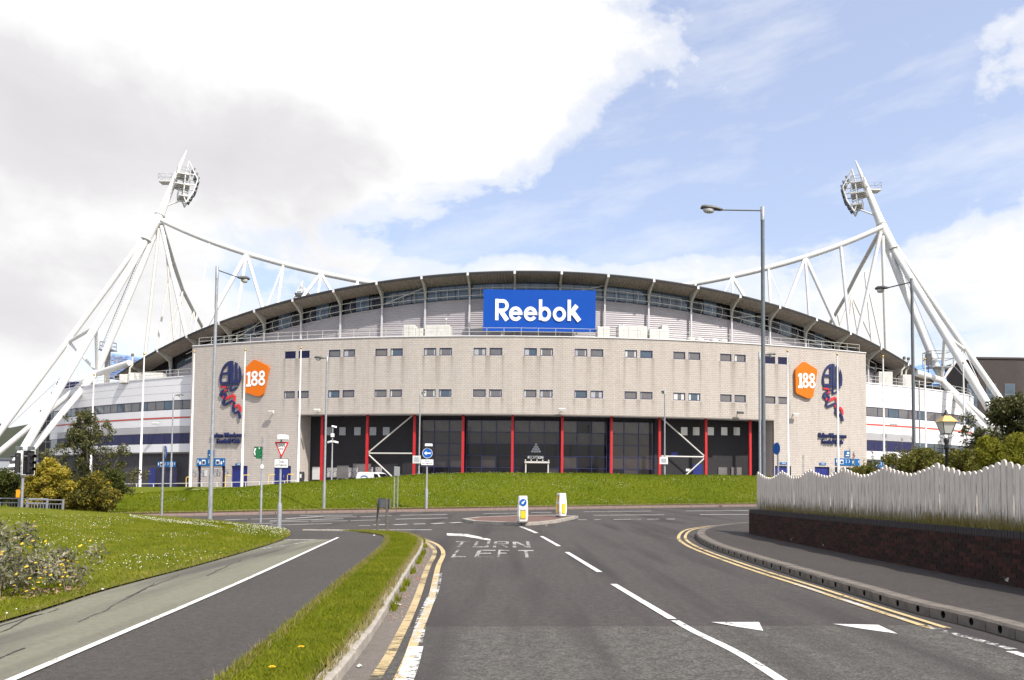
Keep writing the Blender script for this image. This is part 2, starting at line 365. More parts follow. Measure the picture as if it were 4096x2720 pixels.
asphalt('asphalt', (.039, .034, .032), (.060, .053, .048), (.094, .085, .076), 1.0, .40, .40, dark=(.034, .029, .027))
asphalt('asphalt_coarse', (.048, .044, .040), (.068, .063, .056), (.19, .18, .155), .62, .6, .45, .8, dark=(.044, .039, .037))
asphalt('path_grey', (.035, .031, .028), (.052, .046, .041), (.118, .108, .095), 1.3, .45, .35)
asphalt('path_green', (.138, .136, .097), (.164, .160, .118), (.20, .188, .142), 1.4, .35, .2, .3, dark=(.075, .068, .058))
asphalt('footway_dark', (.032, .027, .025), (.050, .042, .038), (.078, .068, .060), 1.2, .35, .35)
asphalt('footway_red', (.145, .083, .068), (.12, .073, .06), (.17, .11, .09), 1.0, .4, .3)
asphalt('gutter', (.155, .130, .110), (.105, .092, .082), (.21, .19, .16), 1.0, .4, .4)
asphalt('forecourt', (.22, .21, .20), (.27, .26, .25), (.3, .3, .29), .5, .2, .2)
paint('paint_white', (.70, .685, .65), .405)
paint('paint_white_worn', (.70, .685, .65), .47, 9.0)
paint('paint_white_mid', (.68, .665, .63), .44, 9.0)
paint('paint_lane', (.74, .73, .70), .40, 3.0)
paint('paint_white_gone', (.66, .65, .62), .53, 10.0)
paint('paint_letters', (.42, .40, .38), .50, 16.0)
paint('paint_yellow', (.53, .40, .20), .435, 8.0)
paint('paint_yellow_worn', (.50, .38, .20), .475, 8.0, (.5, 2.2, 1))
paint('crack', (.045, .042, .038), .46, 14.0)
grass_ground('turf', (.132, .150, .007), (.170, .168, .014), (.085, .105, .004))
grass_ground('turf_mound', (.095, .122, .003), (.125, .138, .005), (.066, .096, .002), .22)
grass_ground('rough_soil', (.12, .105, .05), (.16, .135, .07), (.08, .08, .03))
grass_ground('hillside', (.035, .045, .030), (.060, .058, .038), (.03, .04, .025), .004)
leafmat('blade', [(0, (.080, .112, .004)), (.45, (.150, .178, .008)), (.8, (.22, .222, .018)), (.94, (.31, .26, .06)), (1, (.38, .31, .13))], .3, patch=.55, pscale=1.1)
leafmat('blade_mound', [(0, (.075, .114, .002)), (.5, (.120, .154, .003)), (.85, (.170, .190, .008)), (1, (.24, .22, .03))], .3, patch=.5, pscale=.25)
leafmat('straw', [(0, (.20, .16, .05)), (.4, (.32, .25, .10)), (.7, (.16, .17, .03)), (1, (.42, .34, .17))], .3)
leafmat('willow_leaf', [(0, (.042, .048, .016)), (.5, (.092, .096, .036)), (.85, (.155, .148, .060)), (1, (.22, .20, .10))], .3)
leafmat('golden_leaf', [(0, (.11, .105, .012)), (.4, (.25, .21, .025)), (.75, (.42, .32, .045)), (1, (.52, .40, .09))], .25, patch=.5, pscale=1.3)
leafmat('mixed_leaf', [(0, (.035, .038, .012)), (.4, (.080, .078, .018)), (.7, (.20, .16, .022)), (.88, (.44, .32, .025)), (1, (.58, .42, .04))], .22, patch=.45, pscale=1.4)
leafmat('hedge_leaf', [(0, (.030, .040, .010)), (.5, (.060, .072, .016)), (1, (.11, .105, .03))], .2)
leafmat('fresh_leaf', [(0, (.08, .088, .012)), (.5, (.17, .175, .02)), (.85, (.30, .27, .035)), (1, (.40, .36, .07))], .3, patch=.5, pscale=1.0)
leafmat('fern_leaf', [(0, (.06, .066, .014)), (.5, (.12, .122, .022)), (1, (.23, .205, .05))], .25)
leafmat('sage_leaf', [(0, (.050, .062, .024)), (.4, (.12, .125, .065)), (.75, (.28, .25, .18)), (1, (.44, .37, .31))], .15, patch=.5, pscale=2.2)
mat('petal_yellow', (.80, .52, .01), .6, island=.15, trans=.2); mat('petal_white', (.75, .73, .66), .8, island=.15)
mat('bark', (.07, .055, .04), .9, var=.4, bump=.6); mat('bark_pale', (.42, .39, .34), .9, var=.5, vscale=9)
mat('dry_stem', (.16, .12, .09), .9, island=.3); mat('leaf_litter', (.34, .22, .15), .9, island=.35)
mat('kerb_concrete', (.38, .34, .29), .9, var=.30, vscale=5, island=.10, bump=.5, bscale=60)
mat('kerb_pink', (.25, .185, .155), .9, var=.2, vscale=4, island=.14, bump=.4)
mat('kerb_dark', (.19, .163, .136), .9, var=.40, vscale=5, island=.10, bump=.5, bscale=60)
mat('hole_black', (.006, .006, .006), .9); mat('mortar', (.21, .185, .16), .95)
mat('mortar_dark', (.05, .038, .034), .95)
mat('steel_white', (.68, .67, .645), .45, var=.06, vscale=.5); mat('steel_cream', (.56, .54, .49), .5, var=.05, vscale=2)
mat('galvanised', (.34, .35, .37), .55, .35, var=.22, vscale=9, bump=.1); mat('galv_dark', (.15, .165, .18), .6, .2, var=.2, vscale=6)
mat('lamp_grey', (.10, .095, .09), .5, island=0); mat('bowl', (.55, .56, .56), .15, spec=.6)
mat('black_metal', (.012, .012, .013), .45); mat('black_plastic', (.015, .014, .016), .5); mat('signal_red_off', (.05, .008, .008), .2)
mat('red_paint', (.46, .012, .016), .55, var=.08, vscale=2); mat('red_band', (.55, .06, .035), .5)
mat('navy', (.012, .013, .065), .55); mat('navy_door', (.010, .018, .16), .45, var=.06, vscale=2); mat('navy_frame', (.014, .018, .085), .45)
mat('sign_blue', (.007, .105, .30), .6, spec=.2); mat('banner_blue', (.006, .068, .37), .7, var=.05, vscale=.6, spec=.15); mat('disc_blue', (.004, .10, .40), .5, spec=.25)
mat('white_sign', (.80, .80, .78), .45); mat('ink', (.012, .012, .014), .5); mat('sign_red', (.62, .018, .03), .4); mat('orange', (.66, .150, .008), .6, var=.04, vscale=1, spec=.2)
mat('letters_white', (.80, .80, .80), .5); mat('green_sign', (.005, .12, .04), .4); mat('grey_back', (.30, .31, .32), .5, .2, var=.2, vscale=7)
mat('crest_navy', (.010, .016, .085), .5); mat('crest_red', (.60, .02, .03), .5)
mat('cladding_grey', (.36, .335, .355), .55, .1, var=.10, vscale=.35); mat('roof_dark', (.045, .042, .042), .7, var=.2, vscale=1); mat('soffit', (.245, .21, .18), .7, var=.2, vscale=1.5)
mat('beam_grey', (.42, .40, .35), .6, var=.2, vscale=3); mat('rail_pale', (.50, .49, .44), .5); mat('white_clad', (.70, .685, .685), .42, var=.04, vscale=.25)
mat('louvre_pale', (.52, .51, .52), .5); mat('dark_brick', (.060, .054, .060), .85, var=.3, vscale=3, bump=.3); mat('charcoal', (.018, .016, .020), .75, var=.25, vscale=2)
mat('unit_white', (.62, .60, .56), .6, var=.15, vscale=2); mat('unit_grey', (.30, .28, .26), .6, var=.2, vscale=2); mat('concrete', (.42, .40, .37), .85, var=.15, vscale=1)
mat('glass', (.13, .118, .115), .06, spec=.9, var=.25, vscale=.5); mat('glass_mid', (.046, .039, .041), .05, spec=.45, var=.5, vscale=.3); mat('glass_grey', (.095, .080, .080), .05, spec=.5, var=.6, vscale=.35); mat('glass_dark', (.009, .008, .011), .05, spec=.35, var=.4, vscale=.3); mat('glass_blue', (.055, .085, .12), .08, spec=.8, var=.4, vscale=.4)
mat('blue_sheet', (.16, .30, .62), .35, var=.12, vscale=.4); mat('curtain', (.55, .56, .54), .8); mat('dark_tower', (.050, .038, .034), .8, var=.2, vscale=.6, bump=.2)
mat('yellow_paint', (.80, .55, .10), .5); mat('bollard_yellow', (.90, .55, .005), .4); mat('bollard_white', (.78, .77, .72), .5, var=.12, vscale=8)
mat('van_white', (.78, .78, .77), .22, spec=.6); mat('rubber', (.015, .015, .015), .8); mat('brass', (.52, .34, .12), .35, .7); mat('lantern_glass', (.55, .55, .52), .12, spec=.7)
mat('orange_box', (.88, .33, .01), .4); mat('timber', (.14, .12, .10), .9, var=.4, vscale=12); mat('poster', (.55, .54, .52), .7, var=.8, vscale=7, col2=(.06, .05, .06)); mat('litter', (.8, .8, .78), .6)
mat('far_wall', (.36, .37, .40), .8); mat('moss', (.06, .075, .02), .95, var=.4)

# ================================================================== THE SETTING: road, paths, verges, mound
KERB_L = spline([(-1.30, 2), (-1.38, 6.75), (-1.49, 9.35), (-1.71, 12.7), (-1.95, 16.5), (-2.21, 20.2), (-2.55, 22.8), (-3.1, 24.6), (-4.0, 26.0), (-5.4, 26.75), (-7.2, 27.4), (-8.6, 28.6), (-10.2, 30.6), (-12.5, 32.2), (-16, 33.6), (-24, 34.5), (-40, 31), (-70, 22)], 170)
KERB_R = spline([(5.65, 2), (5.5, 8.65), (5.32, 10.5), (5.28, 12), (5.22, 14.6), (5.15, 18.7), (5.2, 21.0), (5.55, 24.0), (6.35, 26.8), (7.6, 29.0), (9.4, 30.7), (13, 32.6), (22, 35), (40, 37.5), (90, 41)], 150)
_sc = lambda pts: [(x * (.9375 + .0625 * float(smooth((y - 15) / 11))), y * (.9375 + .0625 * float(smooth((y - 15) / 11)))) for x, y in pts]
PATH_R = spline(_sc([(-2.2, 2), (-2.40, 7.05), (-2.61, 10.05), (-2.90, 14.05), (-3.14, 18.45), (-3.4, 21.5), (-3.8, 23.8), (-4.6, 25.3), (-5.5, 26.2)]), 60)
PATH_L = spline(_sc([(-5.5, 2), (-5.75, 9.1), (-6.0, 11.9), (-6.09, 15.6), (-6.16, 19.0), (-6.3, 22), (-6.75, 24.6), (-7.6, 27.0)]), 60)
PATH_W = spline(_sc([(-3.72, 2), (-4.0, 6.6), (-4.42, 13.65), (-4.97, 23.1)]), 40)
FARK = spline([(-95, 14), (-60, 30), (-40, 38.5), (-19, 45.4), (-13.3, 48.0), (-3.8, 50.4), (2.5, 52.2), (11, 53.8), (16.5, 54.4), (40, 56), (95, 57)], 90)
YK = lambda X: np.interp(X, FARK[:, 0], FARK[:, 1])
def HL(X, Y):   # the raised ground left of the side road, with the grassy rise further left
    X = np.asarray(X, float); Y = np.asarray(Y, float)
    return HR(X, Y) + .10 + .85 * np.exp(-(((X + 23) / 9) ** 2 + ((Y - 30) / 8.5) ** 2)) * smooth((-6.3 - X) / 5)
HV = lambda X, Y: HL(X, Y) + .02
HF = lambda X, Y: HR(X, Y) + .135
def TZ(X, Y):   # ground beyond the main road: footway, mown mound, then the stadium's forecourt
    X = np.asarray(X, float); Y = np.asarray(Y, float); d = Y - YK(X)
    b = HR(X, Y) + .12
    hc = np.interp(X, [-95, -60, -38, -25, -17, -8, 0, 30, 95], [-1.4, -.9, -.1, .90, 1.65, 2.45, 2.75, 2.75, 2.6])
    pz = np.interp(X, [-95, -60, -40, -20, 0, 95], [-.6, .4, 1.12, 1.3, 1.4, 1.4])
    z = b + (hc - b) * smooth((d - 4) / 13.5)
    z = z + (pz - hc) * smooth((d - 18) / 7.5)
    return z + .05 * np.sin(X * .55 + 1) * np.sin(d * .6) * smooth((d - 5) / 4) * (1 - smooth((d - 16) / 6))

# wide ground sheet to the horizon, lying below everything
gb = MB(); gb.quad((-9000, -400, -3.2), (9000, -400, -3.2), (9000, 9000, -3.2), (-9000, 9000, -3.2))
tag(gb.obj('ground', MATS['hillside']), kind='structure')
hv = []; nx, ny = 60, 8
hm = MB()
for j in range(ny):
    for i in range(nx):
        X = -3600 + i * 60; t = j / (ny - 1)
        ridge = 215 + 30 * math.sin(i * .33) + 18 * math.sin(i * .9 + 1); ridge *= float(smooth((-(X) - 250) / 1200)) * .9 + .1
        hv.append((X, 1700 + 1100 * t, -6 + ridge * math.sin(t * math.pi * .5) ** 1.2 + 5 * math.sin(i * 1.7 + j)))
hm.add(hv, [(j * nx + i, j * nx + i + 1, (j + 1) * nx + i + 1, (j + 1) * nx + i) for j in range(ny - 1) for i in range(nx - 1)], None, True)
tag(hm.obj('hill', MATS['hillside']), kind='structure')

grid('road', [(-95, -8), (95, -8)], [(x, y + .05) for x, y in FARK], 150, 110, lambda X, Y: HR(X, Y), MATS['asphalt'])
L1 = [(-1.0, -4), (-1.2, 9.13)]; L2 = [(5.4, -4), (5.05, 9.62)]
grid('road_patch', L1, L2, 14, 12, lambda X, Y: HR(X, Y) + .004 + 0 * X, MATS['asphalt_coarse'])
gk = KERB_L[:95]; grid('gutter', gk, offset_line(gk, -.34), 95, 3, lambda X, Y: HR(X, Y) + .003, MATS['gutter'])
grid('footpath', PATH_L, PATH_R, 60, 10, HL, MATS['path_grey'])
GE = spline(_sc([(-5.5, 2), (-5.75, 9.1), (-6.0, 11.9), (-6.09, 15.6), (-6.16, 19.0), (-6.28, 22.4)]), 40)
GW = spline(_sc([(-3.72, 2), (-4.0, 6.6), (-4.42, 13.65), (-4.92, 22.4)]), 40)
grid('cycle_path', offset_line(GE, -.04), GW, 41, 8, lambda X, Y: HL(X, Y) + .004, MATS['path_green'])
KLB = offset_line(KERB_L, .14)
i_end = 88
verge_B = KLB[:i_end]
grid('verge', PATH_R, verge_B, 80, 6, HV, MATS['turf'])
LG_B = spline([(-60, 2), (-58, 14), (-50, 26), (-38, 31.2), (-24, 34.3), (-16, 33.4), (-12.6, 32.0), (-10.4, 30.5), (-8.8, 28.6), (-7.9, 27.4)], 80)
grid('lawn', PATH_L, LG_B, 70, 60, lambda X, Y: HL(X, Y) + .02, MATS['turf'])
KRB = offset_line(KERB_R, -.25)
grid('footway', KRB, [(8.36, 1.5), (7.25, 23.9), (8.0, 26.0), (12, 29.6), (22, 32.4), (40, 35), (90, 38.5)], 120, 8, HF, MATS['footway_dark'])
grid('bank', [(8.15, 1.5), (7.6, 18), (7.42, 24.1), (12, 27.4), (24, 31), (90, 37.5)], [(90, 1.5), (90, 10), (90, 20), (90, 30), (90, 36)], 70, 30, lambda X, Y: .92 + .02 * np.sin(X * 3) + .0 * Y, MATS['rough_soil'])
FK0 = offset_line(FARK, .14)
grid('far_footway', FK0, offset_line(FARK, 2.9), 120, 4, lambda X, Y: HR(X, Y) + .12, MATS['footway_red'])
grid('mound', offset_line(FARK, 2.9), offset_line(FARK, 25.0), 190, 60, lambda X, Y: TZ(X, Y) + .03, MATS['turf_mound'])
grid('forecourt', offset_line(FARK, 24.9), [(-150, 190), (-75, 190), (0, 190), (75, 190), (150, 190)], 80, 40, TZ, MATS['forecourt'])

# ---- kerbs: every stone by itself
def kerb_run(name, line, length, width, height, zf, m, label=None, jitter=.008, gap=.012):
    """bedding strip with kerb stones as children"""
    line = np.array(line); d = np.r_[0, np.cumsum(np.hypot(*np.diff(line, axis=0).T))]; n = max(1, int(round(d[-1] / length)))
    inner = offset_line(line, width)
    bed = grid(name, offset_line(line, width * .12), offset_line(line, width * .88), len(line), 2, lambda X, Y: zf(X, Y) - .03, MATS['mortar_dark'])
    L = d[-1] / n; unit = MB().bev(-L / 2 + gap / 2, L / 2 - gap / 2, 0, width, -height - .15, 0, .018).mesh('kerb_stone')
    for i in range(n):
        a, b = [np.array([np.interp(t, d, line[:, k]) for k in (0, 1)]) for t in (d[-1] * i / n, d[-1] * (i + 1) / n)]
        c = (a + b) / 2; ang = math.atan2(b[1] - a[1], b[0] - a[0])
        za, zb = float(zf(a[0], a[1])), float(zf(b[0], b[1]))
        M = Matrix.Translation((c[0], c[1], (za + zb) / 2 + random.uniform(-jitter, jitter))) @ Matrix.Rotation(ang + random.uniform(-.006, .006), 4, 'Z') @ Matrix.Rotation(-math.atan2(zb - za, L) + random.uniform(-.006, .006), 4, 'Y') @ Matrix.Diagonal((np.hypot(*(b - a)) / L, 1, 1, 1))
        put('kerb_stone', unit, m, bed, M)
    return bed
kerb_run('verge_kerb', KERB_L[:100], .9, .14, .11, lambda X, Y: HR(X, Y) + .115, MATS['kerb_concrete'], jitter=.014)
far_line = FARK[(FARK[:, 0] > -62) & (FARK[:, 0] < 62)]
kerb_run('far_kerb', far_line, .9, .14, .12, lambda X, Y: HR(X, Y) + .125, MATS['kerb_pink'])
grid('path_edging', offset_line(far_line, 4.1), offset_line(far_line, 4.22), 80, 2, lambda X, Y: TZ(X, Y) + .06, MATS['kerb_concrete'])

def drain_kerb():
    line = KERB_R[:118]; line = np.array(line)[::-1]          # travel towards the camera so that the road lies on the right
    d = np.r_[0, np.cumsum(np.hypot(*np.diff(line, axis=0).T))]; n = int(d[-1] / .5); W = .25; Hk = .145; L = .5
    bed = grid('drain_kerb', offset_line(line, W * .2), offset_line(line, W * .85), len(line), 2, lambda X, Y: HR(X, Y) + .06, MATS['mortar_dark'])
    # one block: front face (y=0) pierced by a round inlet
    mb = MB(); x0, x1, z0, z1, b, c0, rr = -L / 2 + .004, L / 2 - .004, -.15, Hk, .03, .066, .046
    k = 16; circ = []; rect = []
    for i in range(k):
        a = 2 * math.pi * i / k; ca, sa = math.cos(a), math.sin(a); circ.append((rr * .82 * ca, 0, c0 + rr * sa))
        s = min((x1 / abs(ca)) if abs(ca) > 1e-6 else 9, ((z1 - b - c0) if sa > 0 else (c0 - z0)) / abs(sa) if abs(sa) > 1e-6 else 9)
        rect.append((s * ca, 0, c0 + s * sa))
    mb.add(circ + rect, [(i, k + i, k + (i + 1) % k, (i + 1) % k) for i in range(k)])
    for x_, z_ in ((x0, z0), (x1, z0), (x1, z1 - b), (x0, z1 - b)): pass
    # close the four corners of the face
    def near(xs, zs): return [p for p in rect if (p[0] - xs) * xs >= -1e-3 * 0 - 9 and abs(p[0]) <= abs(xs) + 1e-6]
    for sx in (x0, x1):
        for sz in (z0, z1 - b):
            cand = sorted(rect, key=lambda p: (p[0] - sx) ** 2 + (p[2] - sz) ** 2)[:4]
            ver = min((p for p in cand if abs(p[0] - sx) < 1e-4), key=lambda p: abs(p[2] - sz), default=None)
            hor = min((p for p in cand if abs(p[2] - sz) < 1e-4), key=lambda p: abs(p[0] - sx), default=None)
            if ver and hor: mb.add([ver, (sx, 0, sz), hor], [(0, 1, 2)])
    mb.add([(x0, 0, z1 - b), (x1, 0, z1 - b), (x1, b, z1), (x0, b, z1), (x1, W, z1), (x0, W, z1), (x0, W, z0), (x1, W, z0), (x0, 0, z0), (x1, 0, z0)],
           [(0, 1, 2, 3), (3, 2, 4, 5), (5, 4, 7, 6), (0, 3, 5, 6, 8), (1, 9, 7, 4, 2)])
    unit = mb.mesh('drain_kerb_block')
    hb = MB(); hb.add([(p[0] * .99, .002, c0 + (p[2] - c0) * .99) for p in circ] + [(p[0] * .9, .13, p[2]) for p in circ], [(i, (i + 1) % k, k + (i + 1) % k, k + i) for i in range(k)] + [tuple(range(k, 2 * k))])
    hole = hb.mesh('inlet')
    for i in range(n):
        p = np.array([np.interp(.5 * i + .25, d, line[:, j]) for j in (0, 1)]); q = np.array([np.interp(.5 * i + .3, d, line[:, j]) for j in (0, 1)])
        ang = math.atan2(*(q - p)[::-1]); z = float(HR(p[0], p[1]))
        M = Matrix.Translation((p[0], p[1], z + random.uniform(-.004, .004))) @ Matrix.Rotation(ang, 4, 'Z')
        o = put('kerb_block', unit, MATS['kerb_dark'], bed, M); put('inlet', hole, MATS['hole_black'], o, M)
drain_kerb()

# ---- traffic island
ISL = [(-2.2, 35.5), (-1.55, 33.3), (-.25, 32.0), (.4, 31.3), (1.15, 31.9), (1.95, 33.5), (3.15, 37.7), (2.05, 39.3), (.4, 39.1), (-1.6, 37.5)]
HI = lambda X, Y: HR(X, Y) + .12
im = MB(); cz = Vector((.4, 35.5, 0)); inn = [(p[0] * .9 + .04, p[1] * .9 + 3.55) for p in ISL]
im.add([(x, y, float(HI(x, y)) - .006) for x, y in inn], [tuple(range(len(inn)))])
isl = tag(im.obj('traffic_island', MATS['footway_red']), kind='structure')
for i in range(len(ISL)):
    a, b = np.array(ISL[i]), np.array(ISL[(i + 1) % len(ISL)]); m_ = max(1, int(round(np.hypot(*(b - a)) / .9)))
    for j in range(m_):
        p, q = a + (b - a) * (j + .012) / m_, a + (b - a) * (j + .988) / m_
        pi = p + (np.array([.4, 35.5]) - p) * .09; qi = q + (np.array([.4, 35.5]) - q) * .09
        zs = [float(HI(*v)) for v in (p, q, qi, pi)]
        mb = MB(); mb.add([(*v, z) for v, z in zip((p, q, qi, pi), zs)] + [(*v, z - .2) for v, z in zip((p, q, qi, pi), zs)], [(0, 1, 2, 3), (0, 4, 5, 1), (1, 5, 6, 2), (2, 6, 7, 3), (3, 7, 4, 0)])
        mb.obj('kerb_stone', MATS['kerb_concrete'], isl)

# ---- painted markings
def ribbon(name, pts, width, m, lift=.009, zf=HR, n=None):
    L = resample(pts, n or max(2, int(len(pts) * 2)))
    return grid(name, offset_line(L, width / 2), offset_line(L, -width / 2), len(L), 2, lambda X, Y: zf(X, Y) + lift, MATS[m])
def poly_mark(name, pts, m, lift=.009):
    mb = MB(); mb.add([(p[0], p[1], float(HR(p[0], p[1])) + lift) for p in pts], [tuple(range(len(pts)))])
    o = mb.obj(name, MATS[m]); o['kind'] = 'structure'; return o
for a, b in (((.95, 25.05), (1.27, 21.2)), ((1.35, 19.4), (1.67, 15.1)), ((1.70, 13.3), (1.98, 9.85))):
    ribbon('centre_line', [a, b], .11, 'paint_white', n=10)
ribbon('centre_line', spline([(1.99, 9.75), (2.06, 9.0), (2.22, 7.9), (2.27, 6.9), (2.3, 5.6), (2.3, 4)], 20), .105, 'paint_white_mid', n=24)
ribbon('centre_line', spline([(.35, 30.6), (.62, 28.6), (.85, 26.6)], 8), .14, 'paint_white_worn', n=8)
W = lambda *ps: [on_road(*p).to_2d()[:] for p in ps]
poly_mark('road_arrow', W((2845, 2491), (3036, 2491), (3053, 2526), (2950, 2510)), 'paint_white_mid')
poly_mark('road_arrow', W((3331, 2498), (3513, 2502), (3591, 2538), (3450, 2518)), 'paint_white_mid')
poly_mark('road_arrow', W((1787, 2134), (1870, 2137), (1963, 2158), (1960, 2164), (1857, 2146), (1787, 2143)), 'paint_white_worn')
YI = [W((1506, 2708))[0]] + W((1594, 2554), (1664, 2405), (1711, 2270), (1736, 2224), (1734, 2196), (1692, 2163), (1640, 2146))
YO = W((1599, 2717), (1669, 2536), (1725, 2396), (1752, 2270), (1773, 2219), (1762, 2191), (1729, 2170), (1650, 2148))
ribbon('yellow_line', spline([(YI[0][0], 3.0)] + YI, 60), .10, 'paint_yellow_worn', n=80)
ribbon('yellow_line', spline([(YO[0][0] + .03, 3.0)] + YO, 60), .10, 'paint_yellow', n=80)
ribbon('edge_line', spline([(-.80, 4.0), (-.86, 6.7), (-.93, 8.0)], 12), .15, 'paint_white_worn', .012, n=16)
ribbon('edge_line', spline([(-.95, 8.2), (-1.07, 10), (-1.15, 12.2), (-1.30, 14.6)], 20), .13, 'paint_white_gone', .012, n=24)
RY = W((3658, 2498), (3430, 2420), (3200, 2343), (3000, 2279), (2816, 2213), (2740, 2178), (2714, 2150), (2740, 2122), (2806, 2109), (2906, 2098), (2992, 2092))
RYs = spline([(4.9, 9.4)] + RY[1:], 60)
ribbon('yellow_line', RYs, .10, 'paint_yellow', n=90); ribbon('yellow_line', offset_line(RYs, -.20), .09, 'paint_yellow', n=90)
ribbon('edge_line', spline([(4.90, 9.6), (5.0, 8.9), (5.1, 8.2)], 8), .12, 'paint_white_gone', n=10); ribbon('edge_line', [(5.02, 8.1), (5.1, 6.0)], .12, 'paint_white_worn', n=8)
ribbon('edge_line', spline([(4.78, 13.5), (4.84, 11.8), (4.88, 10.0)], 8), .09, 'paint_white_gone', .013, n=12)
ribbon('path_line', PATH_W, .08, 'paint_white', .011, HL, 60)
ribbon('path_line', [(-6.15, 21.8), (-5.3, 21.8)], .10, 'paint_white_worn', .011, HL, 5)
ribbon('path_line', [(-5.75, 18.4), (-5.2, 21.6)], .09, 'paint_white_gone', .011, HL, 8)
rc = random.Random(11)
for x0, y0, dx, n_ in ((-4.75, 6.2, .05, 16), (-4.6, 8.6, .06, 18), (-5.0, 10.5, .03, 14), (-5.2, 7.4, .02, 12), (-4.9, 13.0, .03, 16), (-5.3, 16.5, .02, 12), (-4.3, 5.4, .0, 10)):   # cracks and tar seams in the old coating
    pts = []; x, y = x0, y0
    for i in range(n_): pts.append((x, y)); x += -dx * .6 + rc.uniform(-.035, .03); y += rc.uniform(.12, .26)
    ribbon('path_crack', pts, rc.uniform(.012, .028), 'crack', .010, HL, n_ * 2)
def seg(q, ox, oy, s, m='paint_lane', wd=.24):
    for (x0, y0, x1, y1) in q:
        a, b = on_road(ox + x0 * s, oy + y0 * s), on_road(ox + x1 * s, oy + y1 * s)
        ribbon('lane_line', [a.to_2d(), b.to_2d()], wd, m, n=10)
seg([(640, 135, 1095, 130), (0, 172, 195, 165), (220, 165, 490, 160), (520, 162, 845, 140), (385, 180, 1015, 162), (850, 148, 1130, 145), (1160, 145, 1430, 135), (1505, 133, 1910, 124), (1465, 166, 1915, 155), (1275, 215, 1375, 212), (1450, 214, 1565, 209), (1620, 208, 1720, 205), (1775, 205, 1880, 199), (1935, 198, 2030, 193)], 900, 2000, .466)
seg([(50, 205, 410, 203), (380, 190, 715, 185), (740, 183, 1055, 180), (1080, 178, 1330, 172), (390, 217, 915, 203), (1145, 222, 1245, 220), (1255, 258, 1775, 258)], 900, 2000, .466, 'paint_white_mid', .20)
seg([(550, 1075, 900, 1068), (1000, 1065, 1195, 1062), (555, 1108, 905, 1102), (990, 1102, 1240, 1100), (1500, 1057, 2140, 1050), (1590, 1090, 2260, 1085)], 1700, 1600, .4235)
seg([(1445, 1132, 1530, 1132), (1600, 1132, 1660, 1130), (1780, 1130, 2040, 1127), (2100, 1127, 2215, 1126), (2280, 1127, 2361, 1126)], 1700, 1600, .4235, 'paint_white_mid', .2)
seg([(375, 1160, 1030, 1155), (525, 1198, 1030, 1196)], 2600, 1600, .383)
# worn letters TURN / LEFT
def letter(ch, X0, X1, Y0, Y1):
    w_, h_ = X1 - X0, Y1 - Y0; t, th = w_ * .2, h_ * .13
    S = {'T': [(0, 1, h_ - th, h_), ('m',)], 'L': [('l',), (0, 1, 0, th)], 'E': [('l',), (0, 1, 0, th), (0, 1, h_ - th, h_), (0, .8, h_ * .45, h_ * .45 + th)], 'F': [('l',), (0, 1, h_ - th, h_), (0, .8, h_ * .5, h_ * .5 + th)],
         'U': [('l',), ('r',), (0, 1, 0, th)], 'R': [('l',), (0, 1, h_ - th, h_), (0, 1, h_ * .5, h_ * .5 + th), ('ru',), ('rd',)], 'N': [('l',), ('r',), ('d',)]}[ch]
    for k in S:
        if k == ('m',): q = [(w_ / 2 - t / 2, 0), (w_ / 2 + t / 2, 0), (w_ / 2 + t / 2, h_ - th), (w_ / 2 - t / 2, h_ - th)]
        elif k == ('l',): q = [(0, 0), (t, 0), (t, h_), (0, h_)]
        elif k == ('r',): q = [(w_ - t, 0), (w_, 0), (w_, h_), (w_ - t, h_)]
        elif k == ('ru',): q = [(w_ - t, h_ * .5), (w_, h_ * .5), (w_, h_), (w_ - t, h_)]
        elif k == ('rd',): q = [(w_ * .8, 0), (w_, 0), (w_ * .6, h_ * .5), (w_ * .4, h_ * .5)]
        elif k == ('d',): q = [(t * .2, h_), (t * 1.2, h_), (w_ - t * .2, 0), (w_ - t * 1.2, 0)]
        else: q = [(k[0] * w_ + (t if k[0] == 0 and ch in 'LEFRU' else 0), k[2]), (k[1] * w_, k[2]), (k[1] * w_, k[3]), (k[0] * w_ + (t if k[0] == 0 and ch in 'LEFRU' else 0), k[3])]
        poly_mark('road_letter', [(X0 + a, Y0 + b) for a, b in q], 'paint_letters', .009 + .003 * (S.index(k) % 2))
for ch, x0, x1 in (('T', 1802, 1865), ('U', 1890, 1954), ('R', 1971, 2034), ('N', 2051, 2123)):
    a, b = on_road(x0, 2190), on_road(x1, 2190); letter(ch, a.x, b.x, 20.7, 22.8)
for ch, x0, x1 in (('L', 1802, 1862), ('E', 1896, 1975), ('F', 1988, 2036), ('T', 2074, 2143)):
    a, b = on_road(x0, 2232), on_road(x1, 2232); letter(ch, a.x, b.x, 17.8, 19.9)

